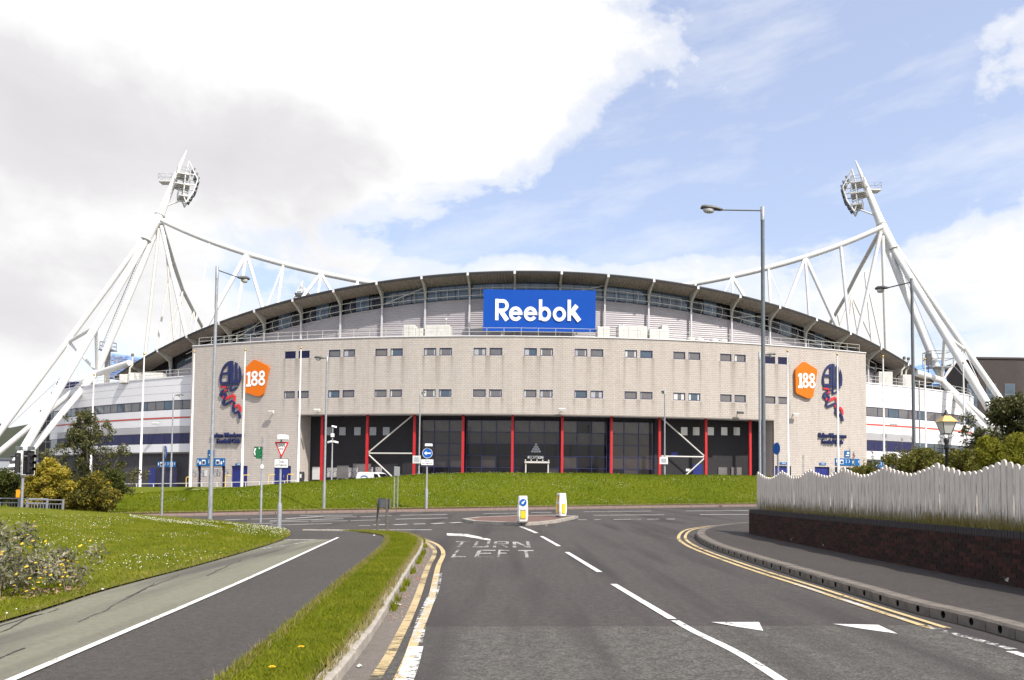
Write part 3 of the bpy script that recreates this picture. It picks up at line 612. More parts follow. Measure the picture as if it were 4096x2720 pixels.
# ---- grass blades and clover (nobody could count them)
def scatter(A, B, n, pw=1.0):
    """random plan points in the strip between two polylines, denser where pw pulls towards the camera"""
    A = resample(A, 200); B = resample(B, 200); u = RNG.random(n) ** pw * 198.99; i = u.astype(int); f = (u - i)[:, None]; v = RNG.random(n)[:, None]
    a = A[i] * (1 - f) + A[i + 1] * f; b = B[i] * (1 - f) + B[i + 1] * f; return a * (1 - v) + b * v
def blades(name, P, zf, h0, h1, w0, m, lean=.5, label=None, cat=None):
    n = len(P); z = zf(P[:, 0], P[:, 1]); h = RNG.uniform(h0, h1, n); a = RNG.uniform(0, 2 * np.pi, n); l = RNG.uniform(0, lean, n) * h; b = RNG.uniform(0, 2 * np.pi, n)
    w_ = w0 * RNG.uniform(.6, 1.3, n)
    d = np.stack([np.cos(a), np.sin(a)], 1) * w_[:, None] / 2
    V = np.empty((n, 3, 3)); V[:, 0, :2] = P - d; V[:, 1, :2] = P + d; V[:, 0, 2] = V[:, 1, 2] = z - .01
    V[:, 2, :2] = P + np.stack([np.cos(b), np.sin(b)], 1) * l[:, None]; V[:, 2, 2] = z + h
    o = put(name, npmesh(name, V.reshape(-1, 3), np.arange(3 * n).reshape(-1, 3)), MATS[m])
    return tag(o, label, cat, kind='stuff')
def dots(name, P, zf, size, h0, h1, m, label, cat):
    n = len(P); z = zf(P[:, 0], P[:, 1]) + RNG.uniform(h0, h1, n); s = size * RNG.uniform(.6, 1.3, n)
    o8 = np.array([(1, 0, 0), (0, 1, 0), (-1, 0, 0), (0, -1, 0), (0, 0, .8), (0, 0, -.8)], float)
    V = (np.c_[P, z][:, None, :] + o8[None] * s[:, None, None]).reshape(-1, 3)
    T = np.array([(0, 1, 4), (1, 2, 4), (2, 3, 4), (3, 0, 4), (1, 0, 5), (2, 1, 5), (3, 2, 5), (0, 3, 5)])
    F = (np.arange(n)[:, None, None] * 6 + T[None]).reshape(-1, 3)
    return tag(put(name, npmesh(name, V, F), MATS[m]), label, cat, kind='stuff')
vm = .5 * (resample(PATH_R, 80) + resample(verge_B, 80))
P = np.r_[scatter(PATH_R, verge_B, 42000, 1.9), scatter(PATH_R, verge_B, 26000)]
blades('verge_grass', P, HV, .018, .045, .010, 'blade', 2.0, 'short mown grass of the verge strip between footpath and kerb', 'grass')
E1 = scatter(offset_line(PATH_R, .0), offset_line(PATH_R, -.14), 4200); E2 = scatter(offset_line(verge_B, .02), offset_line(verge_B, -.10), 5000)
blades('verge_edge_grass', np.r_[E1, E2], HV, .025, .085, .010, 'straw', 1.0, 'dry straggly grass along the edges of the verge', 'grass')
KF = KERB_L[20:88]
GP = scatter(offset_line(KF, -.01), offset_line(KF, -.10), 2600); keep = np.sin(GP[:, 1] * 3.1) + np.sin(GP[:, 1] * 7.3 + 1) > .45
GD = scatter(offset_line(KF, -.01), offset_line(KF, -.22), 1500); dots('gutter_debris', GD[RNG.random(len(GD)) < .6], HR, .009, .004, .012, 'leaf_litter', 'brown leaf crumbs and grit lying in the gutter along the kerb', 'debris')
blades('gutter_weeds', GP[keep], HR, .03, .16, .020, 'blade', .8, 'weeds growing in the gutter along the kerb face', 'weeds')
pl2 = offset_line(PATH_L, .02)
near_B = [(-15, 4), (-17, 9), (-20, 16), (-20, 22), (-17, 28), (-12, 30.5), (-8.8, 28.4)]
P = np.r_[scatter(pl2, near_B, 120000), scatter(pl2, LG_B, 50000)]; P = P[P[:, 1] > 8]
blades('lawn_grass', P, lambda X, Y: HL(X, Y) + .02, .025, .065, .017, 'blade', 1.7, 'green grass of the rise on the left of the path', 'grass')
P = scatter(PATH_L, offset_line(PATH_L, .16), 3500); blades('path_edge_grass', P, HL, .03, .08, .012, 'straw', .9, 'dry grass edge beside the green cycle path', 'grass')
P = scatter(pl2, near_B, 4200); cl = np.sin(P[:, 0] * .9 + 2) * np.sin(P[:, 1] * .55) + .35 * np.sin(P[:, 0] * 2.3 + P[:, 1]) + .35 * smooth((P[:, 1] - 22) / 6); P = P[cl > .12]
P = np.r_[P, scatter([(-9.5, 26.5), (-14, 29.5)], [(-10.5, 28), (-15, 31.5)], 420)]
dots('clover_flowers', P, lambda X, Y: HL(X, Y) + .02, .0115, .03, .07, 'petal_white', 'white clover heads dotted over the grass on the left', 'clover')
mline = FARK[(FARK[:, 0] > -48) & (FARK[:, 0] < 30)]
P = scatter(offset_line(mline, 4.4), offset_line(mline, 19.5), 150000)
blades('mound_grass', P, lambda X, Y: TZ(X, Y) + .02, .05, .13, .05, 'blade_mound', 1.6, 'bright mown grass covering the mound before the stadium', 'grass')
P = scatter(offset_line(mline, 2.95), offset_line(mline, 4.1), 9000); blades('strip_grass', P, lambda X, Y: TZ(X, Y) + .02, .05, .12, .05, 'straw', .8, 'brownish grass strip behind the far footway', 'grass')
P = scatter(offset_line(mline, 5), offset_line(mline, 19), 4500); cl = np.sin(P[:, 0] * .6) * np.sin(P[:, 1] * .9 + P[:, 0] * .3) + .5 * np.sin(P[:, 0] * .17 + 2); P = P[cl > .1]
dots('mound_clover', P, lambda X, Y: TZ(X, Y) + .02, .020, .07, .14, 'petal_white', 'pale clover heads scattered over the grass mound', 'clover')

# ================================================================== THE STADIUM
RF, CX, CY, A0, BAY = 109.0, 2.44, 203.0, .0053, 6.0
ZTOP, ZSOF, ZG = 19.3, 10.2, 1.0
KB = [-7.67, -6.5] + [k + .5 for k in range(-6, 6)] + [6.5, 7.32]
KB = sorted(set(KB))
def AP(k, d, z):
    """point on the facade's plan curve: k in bays from the middle, d metres behind the face"""
    a = A0 + k * BAY / RF; r = RF - d; return Vector((CX + r * math.sin(a), CY - r * math.cos(a), z))
def FP(k, d, z):
    """the same on the faceted block wall"""
    kk = min(max(k, KB[0]), KB[-1] - 1e-6); i = max(j for j in range(len(KB) - 1) if KB[j] <= kk); t = (k - KB[i]) / (KB[i + 1] - KB[i])
    a, b = AP(KB[i], d, z), AP(KB[i + 1], d, z); return a + (b - a) * t
def frame(fn, k, d, z):
    e = .004; t = (fn(k + e, d, z) - fn(k - e, d, z)).normalized(); n = Vector((t.y, -t.x, 0)); o = fn(k, d, z)
    return Matrix(((t.x, 0, n.x, o.x), (t.y, 0, n.y, o.y), (0, 1, 0, o.z), (0, 0, 0, 1)))       # x along the wall, y up, z outwards
def hit(px, py, d=0.0, fn=None):
    """bay coordinate and height where a sight line meets the wall"""
    fn = fn or FP; k, z = (px - 2100) / 197.0, 8.0
    for _ in range(12):
        x, y = proj(fn(k, d, z)); e = .01
        xk, yk = proj(fn(k + e, d, z)); xz, yz = proj(fn(k, d, z + e))
        J = np.array([[(xk - x) / e, (xz - x) / e], [(yk - y) / e, (yz - y) / e]]); s = np.linalg.solve(J, [px - x, py - y]); k += s[0]; z += s[1]
    return k, z
ST = thing('stadium', (2.4, 94, 1.4), 'large football stadium with curved pale block front, dark arched roof and white rounded wings', 'stadium')

def blockmat():
    m = bpy.data.materials.new('block'); m.use_nodes = True; N = NT(m.node_tree)
    out = N.n('ShaderNodeOutputMaterial'); b = N.n('ShaderNodeBsdfPrincipled', i_Roughness=.9); b.inputs['Specular IOR Level'].default_value = .25
    geo = N.n('ShaderNodeNewGeometry'); g = geo.outputs['Random Per Island']; pos = geo.outputs['Position']
    c = N.ramp(g, [(0, (.450, .402, .358)), (.5, (.472, .424, .378)), (1, (.494, .446, .400))])
    v = N.n('ShaderNodeVectorMath', operation='MULTIPLY', i_0=pos, i_1=(.9, .9, .07)).outputs[0]
    n1 = N.n('ShaderNodeTexNoise', i_Vector=v, i_Scale=1.2, i_Detail=6.0, i_Roughness=.65).outputs[0]
    c = N.mix(N.ramp(n1, [(.50, (0, 0, 0)), (.74, (.45, .45, .45))]), c, (.31, .262, .228))
    n2 = N.n('ShaderNodeTexNoise', i_Vector=pos, i_Scale=.22, i_Detail=4.0).outputs[0]
    c = N.mix(N.ramp(n2, [(.4, (0, 0, 0)), (.65, (.35, .35, .35))]), c, (.46, .41, .38))
    # rain streaks running down from the window corners
    sp = N.n('ShaderNodeSeparateXYZ', i_0=pos); ang = N.m('ARCTAN2', N.m('SUBTRACT', sp.outputs[0], CX), N.m('SUBTRACT', CY, sp.outputs[1]))
    kk = N.m('MULTIPLY', N.m('SUBTRACT', ang, A0), RF / BAY); fr = N.m('ABSOLUTE', N.m('SUBTRACT', kk, N.m('ROUND', kk)))
    gs = lambda c0, w_: N.m('EXPONENT', N.m('MULTIPLY', N.m('POWER', N.m('DIVIDE', N.m('SUBTRACT', fr, c0), w_), 2.0), -1.0))
    edge = N.m('MULTIPLY', N.m('MAXIMUM', gs(.02, .035), gs(.29, .028)), N.m('LESS_THAN', N.m('ABSOLUTE', kk), 5.5))
    def below(z0, ln):
        d = N.m('SUBTRACT', z0, sp.outputs[2]); return N.m('MULTIPLY', N.m('GREATER_THAN', d, 0.0), N.m('EXPONENT', N.m('DIVIDE', d, -ln)))
    drip = N.m('ADD', below(17.1, 2.4), N.m('MULTIPLY', below(12.05, 1.3), .8))
    fine = N.n('ShaderNodeTexNoise', i_Vector=N.n('ShaderNodeVectorMath', operation='MULTIPLY', i_0=pos, i_1=(3.0, 3.0, .25)).outputs[0], i_Scale=1.0, i_Detail=4.0).outputs[0]
    st = N.m('MULTIPLY', N.m('MULTIPLY', edge, drip), N.m('MULTIPLY', fine, 1.25), clamp=True)
    c = N.mix(st, c, (.22, .185, .16))
    N.link(c, b.inputs['Base Color']); N.link(b.outputs[0], out.inputs[0]); MATS['block'] = m
blockmat()

# ---- openings of the block wall, per facet, in metres along the facet / height
facets = []
for i in range(len(KB) - 1):
    a, b = AP(KB[i], 0, 0), AP(KB[i + 1], 0, 0); facets.append(dict(k0=KB[i], k1=KB[i + 1], a=a, L=(b - a).length, t=(b - a).normalized(), cut=[]))
def cut(k0, k1, z0, z1):
    for f in facets:
        u0 = (k0 - f['k0']) / (f['k1'] - f['k0']) * f['L']; u1 = (k1 - f['k0']) / (f['k1'] - f['k0']) * f['L']
        if u1 > 0 and u0 < f['L']: f['cut'].append((max(u0, 0), min(u1, f['L']), z0, z1))
CZ = .225; snap = lambda z: round(z / CZ) * CZ
WIN = []                                     # (k centre, z0, z1, kind)
WW, WG = 1.50, .40                           # window width, gap in a pair
zU0, zU1, zL0, zL1 = snap(17.1), snap(18.0), snap(12.05), snap(12.95)
for j in range(-5, 6):
    for s in (-1, 1):
        kc = j + s * (WW + WG) / 2 / BAY
        WIN.append((kc, zU0, zU1, 'louvre' if abs(j) == 5 else 'win')); WIN.append((kc, zL0, zL1, 'win'))
for kc, z0, z1, _ in WIN: cut(kc - WW / 2 / BAY, kc + WW / 2 / BAY, z0, z1)
KR0, KR1 = -4.95, 4.93
cut(KR0, KR1, -5, ZSOF)
DOORS = []
for (x0, x1, y0) in ((791, 804, 1866), (838, 855, 1866), (888, 901, 1866), (926, 990, 1863), (1096, 1164, 1860), (3100, 3164, 1862), (3259, 3318, 1863), (3340, 3348, 1866), (3377, 3402, 1866), (3420, 3432, 1866)):
    k0, z = hit(x0, y0); k1, _ = hit(x1, y0); DOORS.append((k0, k1, ZG, snap(z))); cut(k0, k1, ZG - 1, snap(z))
def free(L, cuts):
    iv = [(0.0, L)]
    for c0, c1 in cuts:
        nx = []
        for a, b in iv:
            if c1 <= a or c0 >= b: nx.append((a, b))
            else:
                if c0 > a: nx.append((a, c0))
                if c1 < b: nx.append((c1, b))
        iv = nx
    return [(a, b) for a, b in iv if b - a > .03]
core = MB(); blk = []; near_blk = []
JT, DEP = .020, .05
nc0, nc1 = int(round(ZG / CZ)), int(round(ZTOP / CZ))
for fi, f in enumerate(facets):
    t, n = f['t'], Vector((f['t'].y, -f['t'].x, 0))
    zs = sorted(set([ZG, nc1 * CZ] + [min(max(z, ZG), nc1 * CZ) for c in f['cut'] for z in c[2:]]))
    for z0, z1 in zip(zs, zs[1:]):
        if z1 - z0 < .01: continue
        zm = (z0 + z1) / 2
        for a, b in free(f['L'], [c[:2] for c in f['cut'] if c[2] < zm < c[3]]):
            p, q = f['a'] + t * a - n * .014, f['a'] + t * b - n * .014; pb, qb = p - n * .32, q - n * .32
            core.add([(p.x, p.y, z0), (q.x, q.y, z0), (q.x, q.y, z1), (p.x, p.y, z1), (pb.x, pb.y, z0), (qb.x, qb.y, z0), (qb.x, qb.y, z1), (pb.x, pb.y, z1)], [(0, 1, 2, 3), (5, 4, 7, 6), (0, 4, 5, 1), (3, 2, 6, 7), (0, 3, 7, 4), (1, 5, 6, 2)])
    for c in range(nc0, nc1):
        z0, z1 = c * CZ + JT / 2, (c + 1) * CZ - JT / 2; zm = (z0 + z1) / 2
        for a, b in free(f['L'], [q[:2] for q in f['cut'] if q[2] < zm < q[3]]):
            off = -.225 * (c % 2); x = a + ((off - a) % .45 - .45 if True else 0)
            while x < b - .02:
                u0, u1 = max(x, a) + (JT / 2 if x > a else 0), min(x + .45, b) - (JT / 2 if x + .45 < b else 0); x += .45
                if u1 - u0 < .02: continue
                if f['k0'] == -.5 and 13.2 < zm < 16.9 and len(near_blk) < 220: near_blk.append((u0, u1, z0, z1, f))
                else: blk.append((f['a'].x + t.x * u0, f['a'].y + t.y * u0, f['a'].x + t.x * u1, f['a'].y + t.y * u1, z0, z1, n.x, n.y))
wall = core.obj('wall', MATS['mortar'], ST)
B = np.array(blk); nB = len(B); pr = RNG.uniform(-.004, .006, nB)
V = np.zeros((nB, 8, 3))
for i, (xi, zi, o) in enumerate(((0, 4, 1), (2, 4, 1), (2, 5, 1), (0, 5, 1), (0, 4, 0), (2, 4, 0), (2, 5, 0), (0, 5, 0))):
    V[:, i, 0] = B[:, xi] + B[:, 6] * (pr if o else -DEP); V[:, i, 1] = B[:, xi + 1] + B[:, 7] * (pr if o else -DEP); V[:, i, 2] = B[:, zi]
T = np.array([(0, 1, 2, 3), (0, 4, 5, 1), (1, 5, 6, 2), (2, 6, 7, 3), (3, 7, 4, 0)])
tag(put('concrete_blocks', npmesh('concrete_blocks', V.reshape(-1, 3), (np.arange(nB)[:, None, None] * 8 + T[None]).reshape(-1, 4)), MATS['block'], wall), kind='stuff')
_cache = {}
def block_unit(wd, ht):
    key = (round(wd, 3), round(ht, 3))
    if key not in _cache: _cache[key] = MB().box(0, wd, 0, ht, -DEP, 0).mesh('concrete_block')
    return _cache[key]
rb = random.Random(3)
def blockmat_single():
    m = MATS['block'].copy(); m.name = 'block_single'; N = m.node_tree
    for nd in list(N.nodes):
        if nd.type == 'NEW_GEOMETRY':
            oi = N.nodes.new('ShaderNodeObjectInfo')
            for l in list(N.links):
                if l.from_node == nd and l.from_socket.name == 'Random Per Island': N.links.new(oi.outputs['Random'], l.to_socket)
    return m
MATS['block_single'] = blockmat_single()
for u0, u1, z0, z1, f in near_blk:
    t = f['t']; n = Vector((t.y, -t.x, 0)); o = f['a'] + t * u0 + n * rb.uniform(-.004, .006)
    put('concrete_block', block_unit(u1 - u0, z1 - z0), MATS['block_single'], wall, Matrix(((t.x, 0, n.x, o.x), (t.y, 0, n.y, o.y), (0, 1, 0, z0), (0, 0, 0, 1))))

# ---- windows
Ww, Wh = WW, zU1 - zU0
fm = MB()
for x0, x1, y0, y1 in ((-Ww / 2, Ww / 2, 0, .07), (-Ww / 2, Ww / 2, Wh - .07, Wh), (-Ww / 2, -Ww / 2 + .07, .07, Wh - .07), (Ww / 2 - .07, Ww / 2, .07, Wh - .07)): fm.box(x0, x1, y0, y1, -.16, -.03)
win_frame = fm.mesh('window'); pane_me = MB().box(-Ww / 2 + .07, Ww / 2 - .07, .07, Wh - .07, -.13, -.115).mesh('pane')
cur_me = {}
lv = MB()
for i in range(9): lv.box(-Ww / 2 + .07, Ww / 2 - .07, .08 + i * .086, .08 + i * .086 + .05, -.15, -.06, None)
lv.box(-Ww / 2 + .07, Ww / 2 - .07, .05, Wh - .05, -.20, -.17); louvre_me = lv.mesh('louvre')
sill_me = MB().box(-Ww / 2 - .06, Ww / 2 + .06, -.06, -.005, -.2, .05).mesh('sill')
for i, (kc, z0, z1, kind) in enumerate(WIN):
    M = frame(FP, kc, 0, z0); wo = put('window', win_frame, MATS['navy_frame'], ST, M)
    if kind == 'louvre': put('louvre', louvre_me, MATS['navy'], wo, M); continue
    put('pane', pane_me, MATS['glass'] if (i * 7) % 5 else MATS['glass_blue'], wo, M)
    rr = random.Random(i * 31)
    if rr.random() < .75:       # blinds drawn to the sides behind the glass show as pale strips
        cw = rr.choice((.10, .16, .28, .5))
        key = (cw, rr.random() < .6)
        if key not in cur_me:
            cm = MB(); cm.box(-Ww / 2 + .07, -Ww / 2 + .07 + cw, .08, Wh - .08, -.114, -.110)
            if key[1]: cm.box(Ww / 2 - .07 - cw * .8, Ww / 2 - .07, .08, Wh - .08, -.114, -.110)
            cur_me[key] = cm.mesh('blind')
        put('blind', cur_me[key], MATS['curtain'] if rr.random() < .5 else MATS['far_wall'], wo, M)
# ---- coping and rail on top of the block
cp = MB(); kk = np.linspace(KB[0], KB[-1], 60); kk = sorted(set(list(kk) + KB))
for k0, k1 in zip(kk, kk[1:]):
    a0, a1, b0, b1 = FP(k0, -.10, 0), FP(k1, -.10, 0), FP(k0, .5, 0), FP(k1, .5, 0); z0, z1 = nc1 * CZ + .002, nc1 * CZ + .11
    cp.add([(a0.x, a0.y, z0), (a1.x, a1.y, z0), (b1.x, b1.y, z0), (b0.x, b0.y, z0), (a0.x, a0.y, z1), (a1.x, a1.y, z1), (b1.x, b1.y, z1), (b0.x, b0.y, z1)], [(3, 2, 1, 0), (4, 5, 6, 7), (0, 1, 5, 4), (2, 3, 7, 6)])
cp.obj('coping', MATS['white_clad'], ST)
def rail(fn, k0, k1, d, z, h, nposts, m, parent, name='handrail', r=.035):
    ks = np.linspace(k0, k1, 40); mb = MB()
    for hh in (h, h * .55): mb.tube([fn(k, d, z + hh) for k in ks], r, 6)
    ro = mb.obj(name, MATS[m], parent); pm = MB().tube([(0, 0, 0), (0, 0, h)], r, 6).mesh('post')
    for k in np.linspace(k0, k1, nposts): put('post', pm, MATS[m], ro, Matrix.Translation(fn(k, d, z)))
    return ro
rail(FP, -7.55, 7.2, .35, nc1 * CZ + .11, 1.0, 44, 'rail_pale', ST, r=.026)
# ---- terrace behind the parapet
tb = MB(); ks = np.linspace(KB[0], KB[-1], 50)
for k0, k1 in zip(ks, ks[1:]): tb.quad(AP(k0, .3, 18.9), AP(k1, .3, 18.9), AP(k1, 6.2, 18.9), AP(k0, 6.2, 18.9))
tb.obj('terrace', MATS['concrete'], ST)
for kE, s in ((KB[0], 1), (KB[-1], -1)):      # end walls of the block running back
    mb = MB(); p0, p1 = AP(kE, .33, 0), AP(kE, 12, 0)
    mb.add([(p0.x, p0.y, ZG), (p1.x, p1.y, ZG), (p1.x, p1.y, nc1 * CZ), (p0.x, p0.y, nc1 * CZ)], [(0, 1, 2, 3)]); mb.obj('end_wall', MATS['block'], ST)

# ---- roof: height of the eave along the curve
EP = [(468, 1495), (581, 1431), (815, 1310), (1128, 1206), (1475, 1124), (1735, 1100), (2056, 1091), (2394, 1102), (2776, 1133), (3123, 1214), (3418, 1345), (3661, 1475), (3715, 1506)]
EK = [hit(x, y, 3.5, AP) for x, y in EP]; ekx = np.array([e[0] for e in EK]); eky = np.array([e[1] for e in EK])
pz_ = np.polyfit(ekx, eky, 4)
def ZE(k): return float(np.polyval(pz_, k))
KE0, KE1 = ekx[0] - .1, ekx[-1] + .2
ZT = lambda k: 18.9 if KB[0] < k < KB[-1] else 15.4        # floor the upper wall stands on
ks = np.arange(KE0, KE1, .035); V = []; F = []
for i, k in enumerate(ks):       # corrugated soffit
    z = ZE(k); s = .07 * (i % 2)
    V += [AP(k, 3.5, z - .30 + s), AP(k, 4.7, z - .55 + s), AP(k, 6.0, z - .85 + s)]
for i in range(len(ks) - 1):
    for j in range(2): F.append((i * 3 + j, i * 3 + j + 1, i * 3 + 4 + j, i * 3 + 3 + j))
MB().add(V, F).obj('soffit', MATS['soffit'], ST)
ks = np.linspace(KE0, KE1, 160); V = []; F = []
prof = ((3.48, -.34), (3.40, -.10), (3.48, .02), (6.0, .10), (14, .0), (24, -.6), (24.2, -1.2))
for k in ks:
    z = ZE(k); V += [AP(k, d, z + dz) for d, dz in prof]
m_ = len(prof)
for i in range(len(ks) - 1):
    for j in range(m_ - 1): F.append((i * m_ + j, (i + 1) * m_ + j, (i + 1) * m_ + j + 1, i * m_ + j + 1))
roof = MB().add(V, F).obj('roof', MATS['roof_dark'], ST)
for k in (ks[0], ks[-1]): MB().add([AP(k, d, ZE(k) + dz) for d, dz in prof] + [AP(k, 14, ZE(k) - 1.3), AP(k, 6, ZE(k) - .9)], [tuple(range(m_ + 2))]).obj('fascia', MATS['roof_dark'], roof)
# upper wall: ribbed cladding panels, glazed strip, rails, columns and beams, bay by bay
CLT, GLT = 2.75, .80
rails = MB()
for off, d in ((1.55, 5.45), (2.45, 5.35)): rails.tube([AP(k, d, ZE(k) - off) for k in np.linspace(-8.9, 8.7, 90)], .045, 5)
ro = rails.obj('catwalk_rail', MATS['rail_pale'], ST)
bt = MB()
bt.prism([(0, -.02), (0, -.36), (1.0, -.85), (1.95, -1.55), (2.05, -2.3), (2.36, -2.3), (2.36, -.55), (.3, -.10)], -.13, .13)
tipm = MB().box(-.03, .0, -.38, -.01, -.14, .14).mesh('beam_tip'); beam_me = bt.mesh('roof_beam')
colm = MB().box(2.08, 2.28, -1, 0, -.10, .10).mesh('column')
for k in np.arange(-10.5, 11, 1.0):
    if k < KE0 + .1 or k > KE1 - .1: continue
    a = A0 + k * BAY / RF; n = Vector((math.sin(a), -math.cos(a), 0)); o = AP(k, 3.42, ZE(k) - .02); t = Vector((-n.y, n.x, 0))
    M = Matrix(((-n.x, 0, t.x, o.x), (-n.y, 0, t.y, o.y), (0, 1, 0, o.z), (0, 0, 0, 1)))         # local x inwards, y up, z along
    b = put('roof_beam', beam_me, MATS['beam_grey'], ST, M); put('beam_tip', tipm, MATS['white_clad'], b, M)
    ln = ZE(k) - 2.3 - ZT(k)
    if ln > .3: put('column', colm, MATS['louvre_pale'], ST, M @ Matrix.Translation((0, -2.3, 0)) @ Matrix.Diagonal((1, ln, 1, 1)))
    if abs(k) < 9:
        br = MB()
        for dk in (.25, .5, .75):
            kk_ = k + dk; br.tube([AP(kk_, 5.9, ZE(kk_) - 1.2), AP(kk_, 5.45, ZE(kk_) - 1.55), AP(kk_, 5.35, ZE(kk_) - 2.45), AP(kk_, 5.9, ZE(kk_) - 2.8)], .03, 4)
        if int(k + 20.5) % 4 == 1: br.tube([AP(k, 5.5, ZE(k) - 2.5), AP(k + 1, 5.5, ZE(k + 1) - .9)], .06, 5)
        br.obj('brace', MATS['rail_pale'], ro)
for k0 in np.arange(-10.5, 10.6, 1.0):
    k1 = k0 + 1.0; a, b = max(k0, KE0), min(k1, KE1)
    if b - a < .1: continue
    sub = np.linspace(a, b, 5); zb = min(ZT(a + .01), ZT(b - .01)) - .1
    top = max(ZE(k) for k in sub) - CLT; nz = max(2, int((top - zb) / .13)); V = []; F = []
    if top - zb > .2:
        for i in range(nz + 1):
            for k in sub:
                z = min(zb + (top - zb) * i / nz, ZE(k) - CLT); V.append(AP(k, 6.0 + .045 * (i % 2), z))
        for i in range(nz):
            for j in range(4): F.append((i * 5 + j, i * 5 + j + 1, i * 5 + 6 + j, i * 5 + 5 + j))
        MB().add(V, F).obj('cladding_panel', MATS['cladding_grey'], ST)
    gm = 3 if abs(k0 + .5) < 9 else 1
    for q in range(gm):
        ka, kb_ = a + (b - a) * (q + .02) / gm, a + (b - a) * (q + .98) / gm
        za, zb2 = ZE(ka), ZE(kb_)
        MB().quad(AP(ka, 6.02, za - CLT + .05), AP(kb_, 6.02, zb2 - CLT + .05), AP(kb_, 6.02, zb2 - GLT), AP(ka, 6.02, za - GLT)).obj('upper_pane', MATS['glass_blue'] if (abs(k0 + .5) < 3.5 or q == 1) else MATS['glass_dark'], ST)
bk = MB(); ks = np.linspace(KE0, KE1, 60)
for k0, k1 in zip(ks, ks[1:]): bk.quad(AP(k0, 6.3, ZE(k0) - CLT - .6), AP(k1, 6.3, ZE(k1) - CLT - .6), AP(k1, 6.3, ZE(k1) - .3), AP(k0, 6.3, ZE(k0) - .3))
bk.obj('upper_backing', MATS['charcoal'], ST)

# ---- ground floor: recess with red columns, dark brick ends, curtain wall in the middle
RD = 3.2
sf = MB(); ks = [KR0] + [k for k in KB if KR0 < k < KR1] + [KR1]
for k0, k1 in zip(ks, ks[1:]): sf.quad(FP(k0, .0, ZSOF - .012), FP(k0, RD + .5, ZSOF - .012), FP(k1, RD + .5, ZSOF - .012), FP(k1, .0, ZSOF - .012))
sf.obj('overhang_soffit', MATS['far_wall'], ST)
ed = MB()
for k0, k1 in zip(ks, ks[1:]):
    a0, a1 = FP(k0, -.03, 0), FP(k1, -.03, 0); b0, b1 = FP(k0, .1, 0), FP(k1, .1, 0)
    ed.add([(a0.x, a0.y, ZSOF - .16), (a1.x, a1.y, ZSOF - .16), (a1.x, a1.y, ZSOF - .02), (a0.x, a0.y, ZSOF - .02), (b0.x, b0.y, ZSOF - .16), (b1.x, b1.y, ZSOF - .16), (b0.x, b0.y, ZSOF - .02), (b1.x, b1.y, ZSOF - .02)], [(0, 1, 2, 3), (4, 5, 1, 0), (3, 2, 7, 6)])
ed.obj('lintel_edge', MATS['mortar'], ST)
rv = []
for kE, sg in ((KR0, 1), (KR1, -1)):         # inner return walls, also of blocks
    p0, p1 = FP(kE, .0, 0), FP(kE, RD + .3, 0); t = (p1 - p0).normalized(); n = Vector((t.y, -t.x, 0)) * (1 if sg > 0 else -1); n = Vector((-n.x, -n.y, 0)) if (n.x * sg < 0) else n
    L = (p1 - p0).length; mb = MB(); q0, q1 = p0 - n * .015, p1 - n * .015
    mb.add([(q0.x, q0.y, ZG), (q1.x, q1.y, ZG), (q1.x, q1.y, ZSOF), (q0.x, q0.y, ZSOF)], [(0, 1, 2, 3)]); rw = mb.obj('return_wall', MATS['mortar'], ST)
    bb = MB()
    for c in range(nc0, int(ZSOF / CZ)):
        x = .05 - .225 * (c % 2)
        while x < L:
            u0, u1 = max(x, .05) + .01, min(x + .45, L) - .01; x += .45
            if u1 - u0 < .05: continue
            a, b = p0 + t * u0, p0 + t * u1; z0, z1 = c * CZ + .01, (c + 1) * CZ - .01
            bb.add([(a.x, a.y, z0), (b.x, b.y, z0), (b.x, b.y, z1), (a.x, a.y, z1)], [(0, 1, 2, 3)])
    tag(bb.obj('concrete_blocks', MATS['block'], rw), kind='stuff')
cm_ = MB(); cm_.box(-.145, .145, 0, ZSOF - ZG - .02, -.145, .145); col_me = cm_.mesh('column')
for j in range(10):
    M = frame(AP, j - 4.5, 1.3, ZG); put('red_column', col_me, MATS['red_paint'], ST, M)
dk = MB()
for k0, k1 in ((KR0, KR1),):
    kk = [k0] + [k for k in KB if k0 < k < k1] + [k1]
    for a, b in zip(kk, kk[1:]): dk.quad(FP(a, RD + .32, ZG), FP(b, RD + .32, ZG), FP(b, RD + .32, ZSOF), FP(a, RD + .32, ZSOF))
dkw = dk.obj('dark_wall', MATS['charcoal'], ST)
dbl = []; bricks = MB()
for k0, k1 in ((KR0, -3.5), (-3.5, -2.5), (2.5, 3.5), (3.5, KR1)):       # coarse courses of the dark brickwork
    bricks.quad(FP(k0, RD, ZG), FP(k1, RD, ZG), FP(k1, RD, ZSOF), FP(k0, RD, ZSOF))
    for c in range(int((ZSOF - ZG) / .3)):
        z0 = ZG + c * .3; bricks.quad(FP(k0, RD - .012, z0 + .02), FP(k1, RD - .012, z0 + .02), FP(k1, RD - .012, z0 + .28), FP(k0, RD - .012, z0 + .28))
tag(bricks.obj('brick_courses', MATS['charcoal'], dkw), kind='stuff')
sw = MB().box(-.42, .42, 0, 1.0, .0, .05).mesh('small_window')
for px in (1315, 1370, 1430, 1492, 1545, 2736, 2784, 2842, 2896, 2946):
    k, z = hit(px, 1741, RD); put('small_window', sw, MATS['lantern_glass'] if px > 2000 else MATS['far_wall'], ST, frame(FP, k, RD - .02, z))
